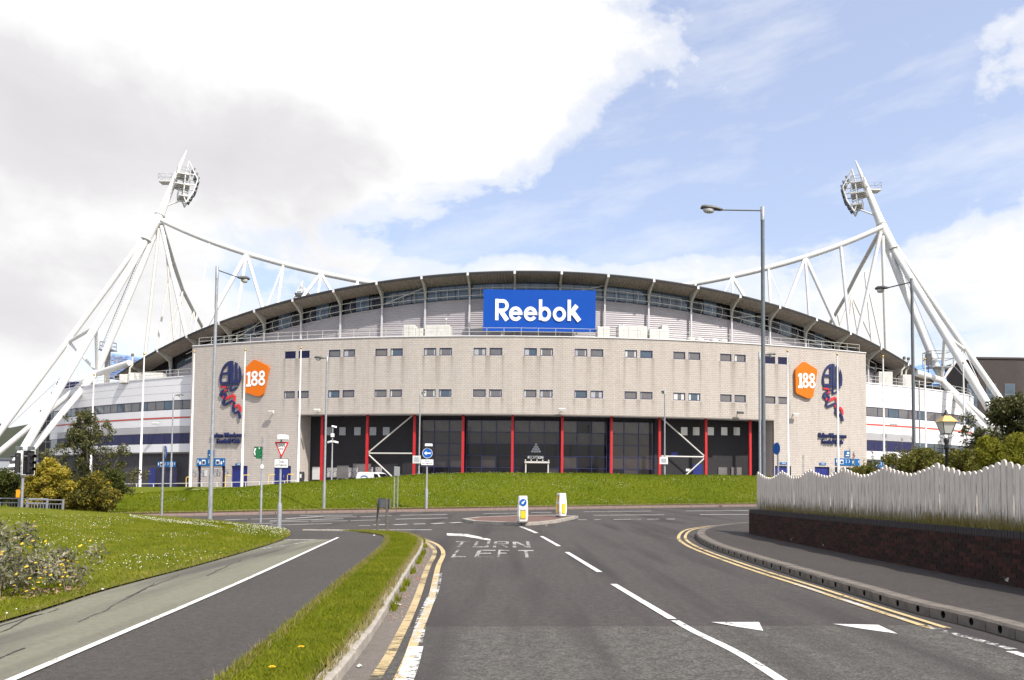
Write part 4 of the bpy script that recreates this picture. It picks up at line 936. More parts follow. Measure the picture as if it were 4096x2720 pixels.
for (px, py, wd, ht, m) in ((1270, 1893, 1.4, 1.6, 'curtain'), (1320, 1890, .8, 1.2, 'poster'), (1345, 1890, .8, 1.2, 'poster'), (1372, 1888, 1.6, 1.6, 'glass'), (1405, 1890, .8, 1.2, 'poster'), (1420, 1890, .8, 1.2, 'poster'), (1448, 1884, 2.4, 1.8, 'glass'), (1480, 1888, .8, 1.2, 'poster'), (1515, 1888, .8, 1.2, 'poster'), (2697, 1816, .9, .45, 'navy_door'), (2752, 1880, .6, .3, 'white_sign'), (2790, 1893, 1.2, 2.2, 'navy_door'), (2945, 1893, 1.4, 1.5, 'glass'), (2890, 1893, 1.2, 1.5, 'glass')):
    k, z = hit(px, py, RD); MB().box(-wd / 2, wd / 2, -ht / 2, ht / 2, 0, .04).obj('wall_panel', MATS[m], ST, frame(FP, k, RD - .03, z))
# bracing
for sg in (-1, 1):
    kc, ke = 3.5 * sg, 2.5 * sg
    P = lambda k, z: AP(k, 1.3, z)
    for nm, a, b in (('brace', P(kc - .04 * sg, 5.6), P(ke + .06 * sg, 10.0)), ('brace', P(kc - .04 * sg, 5.45), P(ke + .04 * sg, 5.45)), ('brace', P(kc - .04 * sg, 5.25), P(ke + .18 * sg, 1.2))):
        MB().tube([a, b], .085, 8).obj(nm, MATS['steel_cream'], ST)
# curtain wall
NR = 6; zc0, zc1 = ZG, ZSOF - .55
mull = MB()
pane_cache = {}
for j in range(5):
    ka, kb_ = -2.5 + j + .03, -1.5 + j - .03; La = (FP(kb_, RD, 0) - FP(ka, RD, 0)).length
    M = frame(FP, (ka + kb_) / 2, RD, zc0); hh = (zc1 - zc0) / NR
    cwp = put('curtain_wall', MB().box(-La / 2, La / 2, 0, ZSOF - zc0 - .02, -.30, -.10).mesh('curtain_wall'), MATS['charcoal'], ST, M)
    bars = MB()
    for i in range(4): x = -La / 2 + La * i / 3; bars.box(x - .035, x + .035, 0, zc1 - zc0, -.08, .05)
    for i in range(NR + 1): bars.box(-La / 2, La / 2, i * hh - .035, i * hh + .035, -.08, .045)
    bars.obj('mullions', MATS['navy_frame'], cwp, M)
    pm = pane_cache.setdefault(0, MB().box(-La / 6 + .035, La / 6 - .035, .035, hh - .035, -.05, -.03).mesh('pane'))
    for i in range(3):
        for r_ in range(NR):
            mt = 'glass_dark' if r_ < (2 if j in (0, 4) else 4) and (i * 5 + r_ * 3 + j * 7) % 9 else ('glass_grey' if r_ == 5 else 'glass_mid')  # paler upper rows and end bays: reflected brightness painted into the pane colour
            rt = Matrix.Rotation(random.uniform(-.004, .004), 4, 'X') @ Matrix.Rotation(random.uniform(-.004, .004), 4, 'Y')
            put('pane', pm, MATS[mt] if j != 3 or i != 1 or r_ != 5 else MATS['glass_dark'], cwp, M @ Matrix.Translation((-La / 3 + i * La / 3, r_ * hh, 0)) @ rt)
k, _ = hit(2147, 1850, RD)
M = frame(FP, k, RD - .1, ZG)
pt = thing('entrance_portal', FP(k, RD - .1, ZG), 'white framed entrance porch with glass doors in the middle of the stadium front', 'doorway')
pf = MB()
for x in (-1.42, 1.28): pf.box(x, x + .14, 0, 3.45, 0, .9)
pf.box(-1.5, 1.5, 3.45, 3.66, -.02, 1.0); pf.obj('frame', MATS['steel_cream'], pt, M)
fin = MB().lathe([(.07, 0), (.09, .06), (.04, .13)], 8).mesh('finial')
for x in (-1.4, -.7, 0, .7, 1.4): put('finial', fin, MATS['steel_white'], pt, M @ Matrix.Translation((x, 3.75, .5)) @ Matrix.Rotation(-math.pi / 2, 4, 'X'))
for s in (-1, 1):
    d_ = MB(); d_.box(min(0, s * 1.15), max(0, s * 1.15), .05, 3.4, .02, .06); dd = d_.obj('door', MATS['glass_dark'], pt, M); MB().box(s * .12 - .02, s * .12 + .02, .9, 1.6, .07, .12).obj('handle', MATS['steel_white'], dd, M)
k2, z2 = hit(2142, 1829, RD - .12)
o = put('reception_lettering', fit_text('RECEPTION', 1.85, .34, 0.004, .05), MATS['letters_white'], None, frame(FP, k2, RD - .12, z2)); tag(o, 'white capital letters over the entrance porch reading RECEPTION', 'lettering')
k2, z2 = hit(2144, 1800, RD - .1)
em = MB()
for i in range(4):
    for j in range(i + 1): em.box(-.12 + (j - i / 2) * .30, .12 + (j - i / 2) * .30, .55 - i * .28, .78 - i * .28, 0, .02)
o = em.obj('triangle_emblem', MATS['far_wall'], None, frame(FP, k2, RD - .08, z2)); tag(o, 'pale stepped triangle emblem on the glass above the entrance lettering', 'emblem')
# doors in the block wall
for i, (k0, k1, z0, z1) in enumerate(DOORS):
    wd = (k1 - k0) * BAY; M = frame(FP, (k0 + k1) / 2, .2, z0)
    d_ = MB().box(-wd / 2, wd / 2, 0, z1 - z0, -.05, 0).obj('door', MATS['navy_door' if wd > 1 else 'navy'], ST, M)
    if wd > 1.2: MB().box(-.012, .012, .05, z1 - z0 - .05, .002, .012).obj('door_gap', MATS['ink'], d_, M); MB().box(.08, .12, 1.4, 1.7, .01, .05).obj('handle', MATS['galvanised'], d_, M)
for (px, py) in ((780, 1893), (811, 1893), (823, 1893), (865, 1890), (876, 1890), (908, 1890), (3330, 1888), (3358, 1888), (3412, 1888)):
    k, z = hit(px, py); MB().box(-.28, .28, -.4, .4, 0, .02).obj('poster', MATS['poster'] if px != 823 else MATS['curtain'], ST, frame(FP, k, -.02, z))

# ---- the white wings
def wing(sgn):
    if sgn < 0:
        pts = [AP(k, 1.5, 0) for k in np.linspace(KB[0] + .05, -14.2, 40)]
    else:
        pts = [AP(k, 1.5, 0) for k in np.linspace(KB[-1] - .05, 11.35, 28)]
    p, q = pts[-2], pts[-1]; ang = math.atan2(q.y - p.y, q.x - p.x); rr = 9.0 if sgn < 0 else 12.0; cur = q
    for i in range(14):
        ang += (-1 if sgn < 0 else 1) * R(6.5 if sgn < 0 else 4.5); cur = cur + Vector((math.cos(ang), math.sin(ang), 0)) * rr * R(6.5); pts.append(cur)
    for i in range(6): cur = cur + Vector((math.cos(ang), math.sin(ang), 0)) * 4; pts.append(cur)
    P = np.array([(p.x, p.y) for p in pts]); s_out = 1 if sgn < 0 else -1
    out = lambda d: offset_line(P, d * s_out)
    def band(mb, d, z0, z1, i0=0, i1=None):
        Q = out(d); i1 = len(Q) if i1 is None else i1
        for i in range(i0, i1 - 1): mb.quad((*Q[i], z0), (*Q[i + 1], z0), (*Q[i + 1], z1), (*Q[i], z1)) if sgn > 0 else mb.quad((*Q[i + 1], z0), (*Q[i], z0), (*Q[i], z1), (*Q[i + 1], z1))
        return mb
    band(MB(), -.12, 5.5, 15.6).obj('wing_wall', MATS['mortar'], ST)
    for z0, z1 in ((5.7, 6.80), (9.14, 10.18), (10.40, 11.36), (12.64, 13.62), (13.65, 14.66), (14.69, 15.7)):
        # each panel course in separate panels
        Q = out(0); n = len(Q)
        for i in range(0, n - 1, 3):
            mb = MB(); band(mb, 0, z0, z1, i, min(i + 4, n)); mb.obj('white_panel', MATS['white_clad'], ST)
    band(MB(), .03, 10.21, 10.37).obj('red_stripe', MATS['red_band'], ST)
    cpm = MB(); Q, Q2 = out(.08), out(-.5)
    for i in range(len(Q) - 1): cpm.quad((*Q[i], 15.86), (*Q[i + 1], 15.86), (*Q2[i + 1], 15.86), (*Q2[i], 15.86))
    band(cpm, .08, 15.7, 15.86); cpm.obj('wing_coping', MATS['white_clad'], ST)
    # window strip
    Q = resample(out(-.05), 46 if sgn < 0 else 34); T_ = out(-.05)
    fr = MB(); L = len(Q)
    for i in range(L - 1):
        a, b = Q[i], Q[i + 1]; e = (b - a) * .035
        q4 = [(*(a + e), 11.46), (*(b - e), 11.46), (*(b - e), 12.54), (*(a + e), 12.54)]
        MB().add(q4, [(0, 1, 2, 3) if sgn > 0 else (3, 2, 1, 0)]).obj('pane', MATS['glass' if (i * 5) % 3 else 'glass_blue'], ST)
    band(fr, -.07, 11.36, 12.64); fr.obj('window_strip', MATS['navy_frame'], ST)
    lim = int(len(P) * (.62 if sgn < 0 else .30))
    lm = MB()
    for i in range(6): band(lm, .02, 8.28 + i * .14, 8.28 + i * .14 + .09, 0, lim)
    lm.obj('louvre_slats', MATS['louvre_pale'], ST); band(MB(), -.04, 8.2, 9.12, 0, lim).obj('louvre_backing', MATS['unit_grey'], ST)
    band(MB(), .0, 8.2, 9.12, lim - 1).obj('white_panel', MATS['white_clad'], ST)
    Q = resample(out(.0)[:lim], 12)
    for i in range(11):
        a, b = Q[i], Q[i + 1]; e = (b - a) * .012; mb = MB()
        mb.add([(*(a + e), 6.84), (*(b - e), 6.84), (*(b - e), 8.16), (*(a + e), 8.16)], [(0, 1, 2, 3) if sgn > 0 else (3, 2, 1, 0)]); mb.obj('navy_panel', MATS['navy'], ST)
    Q = resample(out(.0)[lim - 1:], 14)
    for i in range(13):
        a, b = Q[i], Q[i + 1]; e = (b - a) * .03; mb = MB()
        mb.add([(*(a + e), 6.86), (*(b - e), 6.86), (*(b - e), 8.14), (*(a + e), 8.14)], [(0, 1, 2, 3) if sgn > 0 else (3, 2, 1, 0)]); mb.obj('pane', MATS['glass_blue'], ST)
    g = MB(); band(g, -.5, ZG - 1.5, 5.55); g.obj('base_wall', MATS['dark_brick'], ST)
    sfm = MB(); Qa, Qb = out(0), out(-.6)
    for i in range(len(Qa) - 1): sfm.quad((*Qa[i], 5.69), (*Qa[i + 1], 5.69), (*Qb[i + 1], 5.69), (*Qb[i], 5.69))
    sfm.obj('wing_soffit', MATS['far_wall'], ST)
    fl = MB(); Qa, Qb = out(-.3), out(-11)
    for i in range(len(Qa) - 1): fl.quad((*Qa[i], 15.4), (*Qa[i + 1], 15.4), (*Qb[i + 1], 15.4), (*Qb[i], 15.4))
    fl.obj('wing_deck', MATS['concrete'], ST)
    rm = MB(); Q = out(-.3)
    for h in (.5, .95): rm.tube([(*q, 15.86 + h) for q in Q], .03, 5)
    rr_ = rm.obj('handrail', MATS['rail_pale'], ST); pm = MB().tube([(0, 0, 0), (0, 0, .97)], .03, 5).mesh('post')
    for q in resample(Q, 34): put('post', pm, MATS['rail_pale'], rr_, Matrix.Translation((*q, 15.86)))
    return out
outL = wing(-1); outR = wing(1)
# blue sheeted roofs of the stands behind
for pts, nm in ((((445, 1412, 150), (600, 1435, 150), (600, 1530, 135), (430, 1510, 135)), 'l'), (((3655, 1465, 140), (3770, 1440, 150), (3790, 1535, 140), (3690, 1540, 130)), 'r')):
    mb = MB(); A, B_, C, D = [at(*p) for p in pts]
    n = 10
    for i in range(n):
        l0, l1 = A.lerp(D, i / n), A.lerp(D, (i + .85) / n); r0, r1 = B_.lerp(C, i / n), B_.lerp(C, (i + .85) / n); mb.quad(l0, r0, r1, l1)
    mb.quad(*(v + Vector((0, .3, -.2)) for v in (A, B_, C, D)))
    mb.obj('rear_roof_sheet', MATS['blue_sheet'], ST)
# rooftop plant standing on the terrace
def unit(rect, d, m, label, legs=True, name='rooftop_unit'):
    x0, y0, x1, y1 = rect; k0, zb = hit(x0, y1, d, AP); k1, zt = hit(x1, y0, d, AP); kc = (k0 + k1) / 2; wd = abs(k1 - k0) * BAY; floor = ZT(kc) + .02
    M = frame(AP, kc, d, floor); th = thing(name, AP(kc, d, floor), label, 'plant unit', 'plant units on the stadium terrace'); h = max(.5, zt - floor); b = MB()
    b.bev(-wd / 2, wd / 2, -.7, .7, .25, h, .04, M @ Matrix(((1, 0, 0, 0), (0, 0, 1, 0), (0, 1, 0, 0), (0, 0, 0, 1)))); bo = b.obj('casing', MATS[m], th)
    nl = max(2, int(wd / 1.1)); lg = MB().box(-.06, .06, 0, .28, -.06, .06).mesh('leg')
    for i in range(nl + 1):
        for q in (-.55, .55): put('leg', lg, MATS['unit_grey'], th, M @ Matrix.Translation((-wd / 2 + .1 + (wd - .2) * i / nl, 0, q)))
    for i in range(1, nl): MB().box(-.02, .02, .3, h - .06, .70, .715).obj('seam', MATS['unit_grey'], bo, M @ Matrix.Translation((-wd / 2 + wd * i / nl, 0, 0)))
    return th
unit((1620, 1303, 1664, 1330), 2.2, 'unit_white', 'small boxy white plant unit, leftmost on the terrace')
unit((1668, 1316, 1698, 1343), 2.6, 'unit_white', 'low white duct box between two plant units on the terrace left of the blue sign')
unit((1704, 1305, 1802, 1342), 2.6, 'unit_white', 'long white plant unit on the terrace just left of the big blue sign')
unit((2386, 1312, 2434, 1344), 2.6, 'unit_white', 'slatted pale plant unit beside the right edge of the big blue sign')
unit((2470, 1310, 2582, 1347), 2.6, 'unit_white', 'long white plant unit on the terrace right of the big blue sign')
unit((2592, 1322, 2668, 1350), 2.4, 'unit_white', 'low beige plant unit at the right end of the row on the terrace')
for i, x in enumerate((2762, 2797, 2856, 2892)):
    k, z = hit(x, 1355, 2.6, AP); th = thing('roof_vent', AP(k, 2.6, 18.92), ('first', 'second', 'third', 'fourth')[i] + ' round roof vent from the left, right of the blue sign', 'vent', 'roof vents on the terrace')
    M = Matrix.Translation(AP(k, 2.6, 18.92)); MB().lathe([(.30, 0), (.30, 1.0)], 10).obj('shaft', MATS['unit_grey'], th, M); MB().lathe([(.55, 1.0), (.55, 1.25), (.30, 1.38), (.02, 1.42)], 12).obj('cap', MATS['unit_white'], th, M)
unit((2640, 1306, 2665, 1325), 4.0, 'unit_white', 'small upright plant box against the grey cladding right of the blue sign')
for (px, py, h, d, lab) in ((1784, 1272, 3.5, 3.0, 'thin pale flue pipe standing left of the big blue sign'), (2493, 1296, 2.6, 3.0, 'short capped flue pipe above the long plant unit right of the blue sign')):
    k, z = hit(px, py, d, AP); o = MB().lathe([(.09, 0), (.09, z - 19.2), (.15, z - 19.15), (.15, z - 18.95), (.02, z - 18.9)], 8).obj('flue_pipe', MATS['steel_cream'], None, Matrix.Translation(AP(k, d, 18.9))); tag(o, lab, 'pipe')
# plant at the left and right ends of the wings' decks
for (x0, y0, x1, y1, lab) in ((487, 1500, 520, 1535, 'tall white plant cabinet at the far left end of the roof'), (523, 1494, 566, 1528, 'grey plant cabinet beside the flagpole on the left wing'), (580, 1494, 660, 1518, 'long beige plant unit on the left wing deck'), (3600, 1502, 3640, 1530, 'white plant cabinet on the right wing deck behind the lamp post'), (3505, 1490, 3560, 1512, 'grey plant cabinet on the right wing deck near the block')):
    pA, pB = at(x0, y1, 112), at(x1, y0, 112); c = (pA + pB) / 2; th = thing('deck_cabinet', (c.x, 112, 15.42), lab, 'cabinet', 'plant cabinets on the wing decks')
    w2 = (pB.x - pA.x) / 2; hh = max(1.0, pB.z - 15.42); b = MB().bev(-w2, w2, -.8, .8, .1, hh, .04); b.obj('casing', MATS['unit_white'], th, WM[th]); MB().box(-w2 * .9, w2 * .9, -.7, .7, 0, .12).obj('plinth', MATS['unit_grey'], th, WM[th]); MB().box(-w2 * .7, w2 * .1, -.83, -.8, .3, hh - .2).obj('door', MATS['curtain'], th, WM[th])
for (px, pt_, pb, Y, lab) in ((530, 1425, 1495, 113, 'rusty bent flue pipe rising past the left end of the roof'), (3617, 1437, 1500, 112, 'bent flue pipe at the right end of the roof'), (3634, 1440, 1500, 112.5, 'second bent flue pipe at the right end of the roof, nearer the lamp post')):
    a = at(px, pt_, Y); b = at(px - 12, pb, Y); m1 = at(px, (pt_ + pb) / 2, Y); m2 = at(px - 10, (pt_ + pb) / 2 + 12, Y)
    th = thing('flue_pipe', (b.x, b.y, 15.42), lab, 'pipe'); MB().tube([(b.x, b.y, 15.42), b, m2, m1, a], .14, 8).obj('pipe', MATS['steel_cream'], th); MB().lathe([(.2, 0), (.22, .3), (.1, .4)], 8).obj('cap', MATS['timber'], th, Matrix.Translation(a))

# ================================================================== FLOODLIGHT MASTS AND ROOF TRUSS
def tube_obj(name, pts, r, m, parent, n=10): return MB().tube(pts, r, n).obj(name, MATS[m], parent)
def railing_box(mb, x0, x1, y0, y1, z, h=1.1, r=.03):
    for hh in (h * .5, h): mb.tube([(x0, y0, z + hh), (x1, y0, z + hh), (x1, y1, z + hh), (x0, y1, z + hh), (x0, y0, z + hh)], r, 4)
    for x, y in ((x0, y0), (x1, y0), (x1, y1), (x0, y1), ((x0 + x1) / 2, y0), ((x0 + x1) / 2, y1)): mb.tube([(x, y, z), (x, y, z + h)], r, 4)
def mast(sg, label, tip, c1, c2, node, b1, b2, tie, cross, plat, lamps_px, Ylamp):
    tip, c1, c2, node, b1, b2 = [at(*p) for p in (tip, c1, c2, node, b1, b2)]
    for b in (b1, b2): b.z = min(b.z, 1.5)
    th = thing('floodlight_mast', (b2.x, b2.y, b2.z), label, 'floodlight mast', 'floodlight masts of the stadium')
    mid = tip.lerp(c1, .42)
    tube_obj('spire', [tip, tip.lerp(c1, .08), mid, c1], [.05, .15, .44, .66], 'steel_white', th, 14)
    tube_obj('mast_tube', [c1, c2], [.70, .78], 'steel_white', th, 14)
    for c, rr in ((c1, .80), (c2, .88)):
        ax = (tip - c2).normalized(); tube_obj('collar', [c - ax * .1, c + ax * .1], rr, 'steel_white', th, 16)
    lat = Vector((sg * .45, -.35, 0))
    tube_obj('leg', [c2 + lat, c2.lerp(b1, .2) + lat * .6, b1], [.36, .42, .45], 'steel_white', th, 12)
    tube_obj('leg', [c2, c2.lerp(b2, .2), b2], [.48, .54, .57], 'steel_white', th, 12)
    inn = c1.lerp(c2, .4) + Vector((-sg * .35, .5, 0))
    tube_obj('leg', [inn, inn.lerp(node, .3), inn.lerp(node, .93), node], [.42, .54, .52, .26], 'steel_white', th, 12)
    tube_obj('strut', [node, b1], .42, 'steel_white', th); tube_obj('strut', [node, b2], .47, 'steel_white', th)
    tube_obj('tie', [at(*p) for p in tie], .48, 'steel_white', th)
    l1 = c2.lerp(b1, .44); l2 = c2.lerp(b2, .40)
    tube_obj('cross_tube', [l1, l2], .26, 'steel_white', th, 8); tube_obj('cross_tube', [l1, node], .22, 'steel_white', th, 8); tube_obj('cross_tube', [l2, node], .24, 'steel_white', th, 8)
    tube_obj('stay_rod', [l1, l2.lerp(b2, .55)], .05, 'steel_white', th, 5); tube_obj('stay_rod', [node.lerp(l1, .5), b1.lerp(l1, .3)], .03, 'galvanised', th, 4)
    # caged ladder along the inner leg
    top, bot = inn.lerp(node, .12), inn.lerp(node, .86); side = Vector((sg * .62, -.1, .1))
    lad = MB(); N_ = 46
    for s in (-.22, .22): lad.tube([top + side + Vector((s, 0, 0)), bot + side + Vector((s, 0, 0))], .05, 4)
    for i in range(N_): p = top.lerp(bot, i / N_) + side; lad.tube([p - Vector((.22, 0, 0)), p + Vector((.22, 0, 0))], .03, 4)
    tag(lad.obj('ladder', MATS['galvanised'], th), kind='stuff')
    up0, up1 = c1.lerp(tip, .05) + side * .6, tip.lerp(c1, .55) + side * .45; lad = MB()
    for s in (-.2, .2): lad.tube([up0 + Vector((s, 0, 0)), up1 + Vector((s, 0, 0))], .05, 4)
    for i in range(24): p = up0.lerp(up1, i / 24); lad.tube([p - Vector((.2, 0, 0)), p + Vector((.2, 0, 0))], .03, 4)
    tag(lad.obj('ladder', MATS['galvanised'], th), kind='stuff')
    # lamp gantry: a diamond frame with three decks, lamp rows on the pitch side
    F = lambda x, y, z: lambda p: p
    base = at(*lamps_px, Ylamp); g = Matrix.Translation(base) @ Matrix.Rotation(-sg * R(28), 4, 'Z')
    q = lambda x, y, z: tuple(g @ Vector((x * -sg * .88, y * .85, z * .9)))
    fr = MB()
    for y in (-1.5, 1.5):
        fr.tube([q(.6, y, 3.9), q(2.2, y, .9), q(1.5, y, -1.6), q(.3, y, -3.7)], .13, 6)
        fr.tube([q(.6, y, 3.9), q(.1, y, 1.6), q(-.2, y, -2.4), q(.3, y, -3.7)], .11, 6)
        for z, x0, x1 in ((1.6, .1, 1.8), (-.3, 0, 1.9), (-2.4, -.2, 1.1)): fr.tube([q(x0, y, z), q(x1, y, z)], .10, 5)
    fr.tube([q(.6, -1.5, 3.9), q(.6, 1.5, 3.9)], .10, 5); fr.tube([q(.3, -1.5, -3.7), q(.3, 1.5, -3.7)], .10, 5); fr.tube([q(2.2, -1.5, .9), q(2.2, 1.5, .9)], .1, 5)
    fr.obj('gantry_frame', MATS['steel_white'], th)
    for z, x0, x1 in ((1.5, -1.3, .8), (-.4, -1.7, .9), (-2.5, -1.0, .6)):
        dk = MB(); dk.add([q(x, y, zz) for zz in (z, z - .14) for x, y in ((x0, -1.7), (x1, -1.7), (x1, 1.7), (x0, 1.7))], [(0, 1, 2, 3), (7, 6, 5, 4), (0, 4, 5, 1), (1, 5, 6, 2), (2, 6, 7, 3), (3, 7, 4, 0)])
        d_ = dk.obj('deck', MATS['unit_white'], th); rb_ = MB()
        for hh in (.55, 1.1): rb_.tube([q(x0, -1.7, z + hh), q(x0, 1.7, z + hh), q(x1, 1.7, z + hh), q(x1, -1.7, z + hh), q(x0, -1.7, z + hh)], .028, 4)
        for x, y in ((x0, -1.7), (x0, -.6), (x0, .6), (x0, 1.7), (x1, 1.7), (x1, -1.7)): rb_.tube([q(x, y, z), q(x, y, z + 1.1)], .028, 4)
        rb_.obj('deck_rail', MATS['galvanised'], d_)
        for i in range(4): MB().tube([q(x0 + .3, -1.5 + i, z - .16), q(x1, -1.2 + i, z - .5)], .06, 4).obj('deck_brace', MATS['unit_grey'], d_)
    lampm = MB().lathe([(.06, -.25), (.20, -.18), (.33, .12), (.33, .20), (.30, .16)], 10).mesh('lamp')
    for z, x, n_ in ((2.7, 1.3, 3), (1.9, 1.8, 3), (1.2, 2.1, 4), (.4, 2.1, 4), (-.5, 1.9, 4), (-1.3, 1.7, 3), (-2.2, 1.2, 3), (-2.9, .8, 2)):
        for i in range(n_):
            y = -1.2 + 2.4 * i / max(1, n_ - 1); put('lamp', lampm, MATS['galv_dark'], th, Matrix.Translation(q(x + .15, y, z)) @ Matrix.Rotation(-sg * R(28), 4, 'Z') @ Matrix.Rotation(-sg * R(115), 4, 'Y'))
    # side platform on the outer side of the mast
    pl = at(*plat, Ylamp + 1); pm = MB(); Mp = Matrix.Translation(pl)
    pm.box(-1.1, 1.1, -.8, .8, -.2, 0, Mp); po = pm.obj('side_platform', MATS['unit_white'], th)
    rb_ = MB(); railing_box(rb_, pl.x - 1.1, pl.x + 1.1, pl.y - .8, pl.y + .8, pl.z, 1.1); rb_.obj('platform_rail', MATS['galvanised'], po)
    tube_obj('gantry_arm', [base + Vector((0, 0, -.3)), pl], .2, 'steel_white', th, 6); tube_obj('gantry_arm', [base + Vector((0, 0, -2.5)), tip.lerp(c1, .88)], .12, 'steel_white', th, 6)
    return th, dict(c1=c1, c2=c2, node=node)
mL, jL = mast(-1, 'white tapering floodlight mast leaning in from the left, with lamp gantry and splayed legs', (747, 600, 131), (640, 860, 127), (585, 960, 126), (388, 1487, 122), (-151, 1930, 118), (20, 1908, 106), ((395, 1492, 121.5), (520, 1452, 117)), None, (668, 728), (736, 738), 128.5)
mR, jR = mast(1, 'white tapering floodlight mast leaning in from the right, with lamp gantry and splayed legs', (3421, 640, 128), (3525, 898, 124), (3572, 996, 123), (3767, 1523, 117), (4262, 1945, 111), (4163, 1947, 101), ((3762, 1521, 116.5), (3660, 1490, 113)), None, (3490, 762), (3426, 772), 125.5)
# service platform round the right mast's foot
th = thing('service_platform', at(3755, 1468, 117), 'small railed service platform at the foot of the right mast', 'platform'); p = at(3752, 1468, 117)
pm = MB(); pm.box(-1.6, 1.6, -1.2, 1.2, -.15, 0, Matrix.Translation(p)); pm.obj('deck', MATS['galvanised'], th); rb_ = MB(); railing_box(rb_, p.x - 1.6, p.x + 1.6, p.y - 1.2, p.y + 1.2, p.z, 2.2, .05); rb_.obj('rail', MATS['galv_dark'], th)
b_ = MB(); q = at(3712, 1440, 116); b_.box(q.x - .3, q.x + .3, q.y - .3, q.y + .3, q.z - .8, q.z + .9); b_.obj('control_box', MATS['unit_grey'], th); MB().tube([(q.x, q.y, q.z - 4), (q.x, q.y, q.z - .8)], .08, 5).obj('pole', MATS['galv_dark'], th)
th = thing('service_platform', at(430, 1440, 124), 'small railed service platform and posts behind the left mast foot', 'platform'); p = at(432, 1400, 126)
pm = MB(); pm.box(-1.1, 1.1, -.8, .8, -.15, 0, Matrix.Translation(p)); rb_ = MB(); railing_box(rb_, p.x - .9, p.x + .9, p.y - .8, p.y + .8, p.z, 1.2, .04); pm.obj('deck', MATS['galvanised'], th); rb_.obj('rail', MATS['galv_dark'], th)
MB().box(p.x - .3, p.x + .3, p.y - .3, p.y + .3, 15.4, p.z - .15).obj('post', MATS['unit_grey'], th)
p2 = at(480, 1462, 126); rb_ = MB(); railing_box(rb_, p.x + .9, p2.x, p2.y - .7, p2.y + .7, p2.z, 1.4, .05); rb_.obj('walkway_rail', MATS['unit_grey'], th)

TR = thing('roof_truss', (0, 124, 28), 'white tubular roof truss sagging between the two masts behind the stadium roof', 'roof truss')
_cp = [at(x, y, 125 - 3 * (x - 650) / 2872) for x, y in ((650, 881), (821, 964), (972, 1006), (1122, 1051), (1276, 1090), (1425, 1123), (1492, 1136), (2085, 1187), (2780, 1134), (2925, 1105), (3069, 1073), (3214, 1035), (3353, 978), (3522, 913))]
_cf = np.polyfit([p.x for p in _cp], [p.z for p in _cp], 6)
def chord(X):
    t = (X + 54.6) / (56.2 + 54.6); return Vector((X, 125 + t * -3, float(np.polyval(_cf, X))))
MB().tube([chord(x) for x in np.linspace(-56.0, 56.8, 60)], .42, 12).obj('top_chord', MATS['steel_white'], TR)
def mem(a, b, r, m='steel_white', nm='web_member'): tube_obj(nm, [at(*a), at(*b)], r, m, TR, 7)
Yc = 124
for a, bs in (((972, 1010), ((810, 1330, .30), (940, 1300, .22), (1060, 1265, .24))), ((821, 968), ((775, 1340, .10),)), ((1122, 1053), ((1055, 1260, .11), (1105, 1260, .20))), ((1276, 1092), ((1190, 1215, .22), (1268, 1200, .18), (1335, 1185, .22))), ((1425, 1124), ((1415, 1160, .15), (1432, 1160, .12))),
              ((3353, 980), ((3400, 1350, .22),)), ((3214, 1037), ((3135, 1250, .22), (3238, 1280, .20), (3362, 1340, .27))), ((3069, 1075), ((3083, 1235, .20), (3145, 1250, .05))), ((2925, 1107), ((2895, 1175, .10), (2930, 1190, .16), (2990, 1210, .22))), ((2780, 1134), ((2782, 1160, .14),))):
    for bx, by, r in bs: tube_obj('web_member', [chord(at(*a, Yc - 1).x), at(bx, by, 119)], r * 1.15, 'steel_white', TR, 7)
# masts' hangers and the chords of the side stands running back
for a, b, r, m in (((636, 915, 125), (578, 1440, 121), .24, 'steel_cream'), ((645, 905, 125), (752, 1375, 123), .30, 'steel_white'), ((1000, 1050, 125), (1010, 1060, 125), .02, 'steel_white'),
                   ((3530, 945, 122), (3546, 1425, 118), .30, 'steel_cream'), ((3522, 930, 122), (3425, 1372, 120), .30, 'steel_white')): mem(a, b, r, m)
for pts, r in ((((643, 885, 125.5), (690, 1040, 138), (730, 1158, 150), (772, 1240, 162), (815, 1318, 174)), .36), (((3520, 925, 122.5), (3430, 1090, 140), (3380, 1190, 152), (3321, 1291, 168), (3300, 1320, 174)), .34)):
    MB().tube([at(*p) for p in pts], r, 8).obj('side_chord', MATS['steel_cream'], TR)
for a, bs in (((730, 1160, 150), ((640, 1420, 145), (722, 1380, 150), (690, 1380, 140))), ((772, 1240, 162), ((752, 1370, 160), (800, 1370, 160))), ((690, 1040, 138), ((618, 1430, 130),)), ((660, 940, 128), ((700, 1400, 128),)),
              ((3405, 1180, 152), ((3350, 1330, 150), (3395, 1360, 150), (3440, 1385, 150), (3520, 1430, 150))), ((3460, 1090, 140), ((3535, 1430, 135), (3490, 1400, 135))), ((3350, 1260, 160), ((3370, 1350, 160),))):
    for b in bs: mem(a, b, .17, 'steel_cream')
# far lamp gantry glimpsed over the roof
th = thing('distant_gantry', at(1210, 1200, 190), 'small white lamp gantry of a far mast peeping over the roof on the left', 'floodlight mast')
g = MB()
for a, b in (((1168, 1200), (1210, 1125)), ((1210, 1125), (1206, 1150)), ((1235, 1190), (1215, 1150)), ((1180, 1185), (1240, 1175)), ((1190, 1165), (1230, 1160)), ((1168, 1200), (1250, 1190)), ((1215, 1150), (1222, 1200)), ((1195, 1190), (1218, 1148))): g.tube([at(*a, 190), at(*b, 190)], .28, 5)
g.obj('frame', MATS['steel_white'], th)
for i in range(6): MB().lathe([(.3, 0), (.6, .6), (.6, .8)], 8).obj('lamp', MATS['galv_dark'], th, Matrix.Translation(at(1188 + i * 8, 1186, 189)))

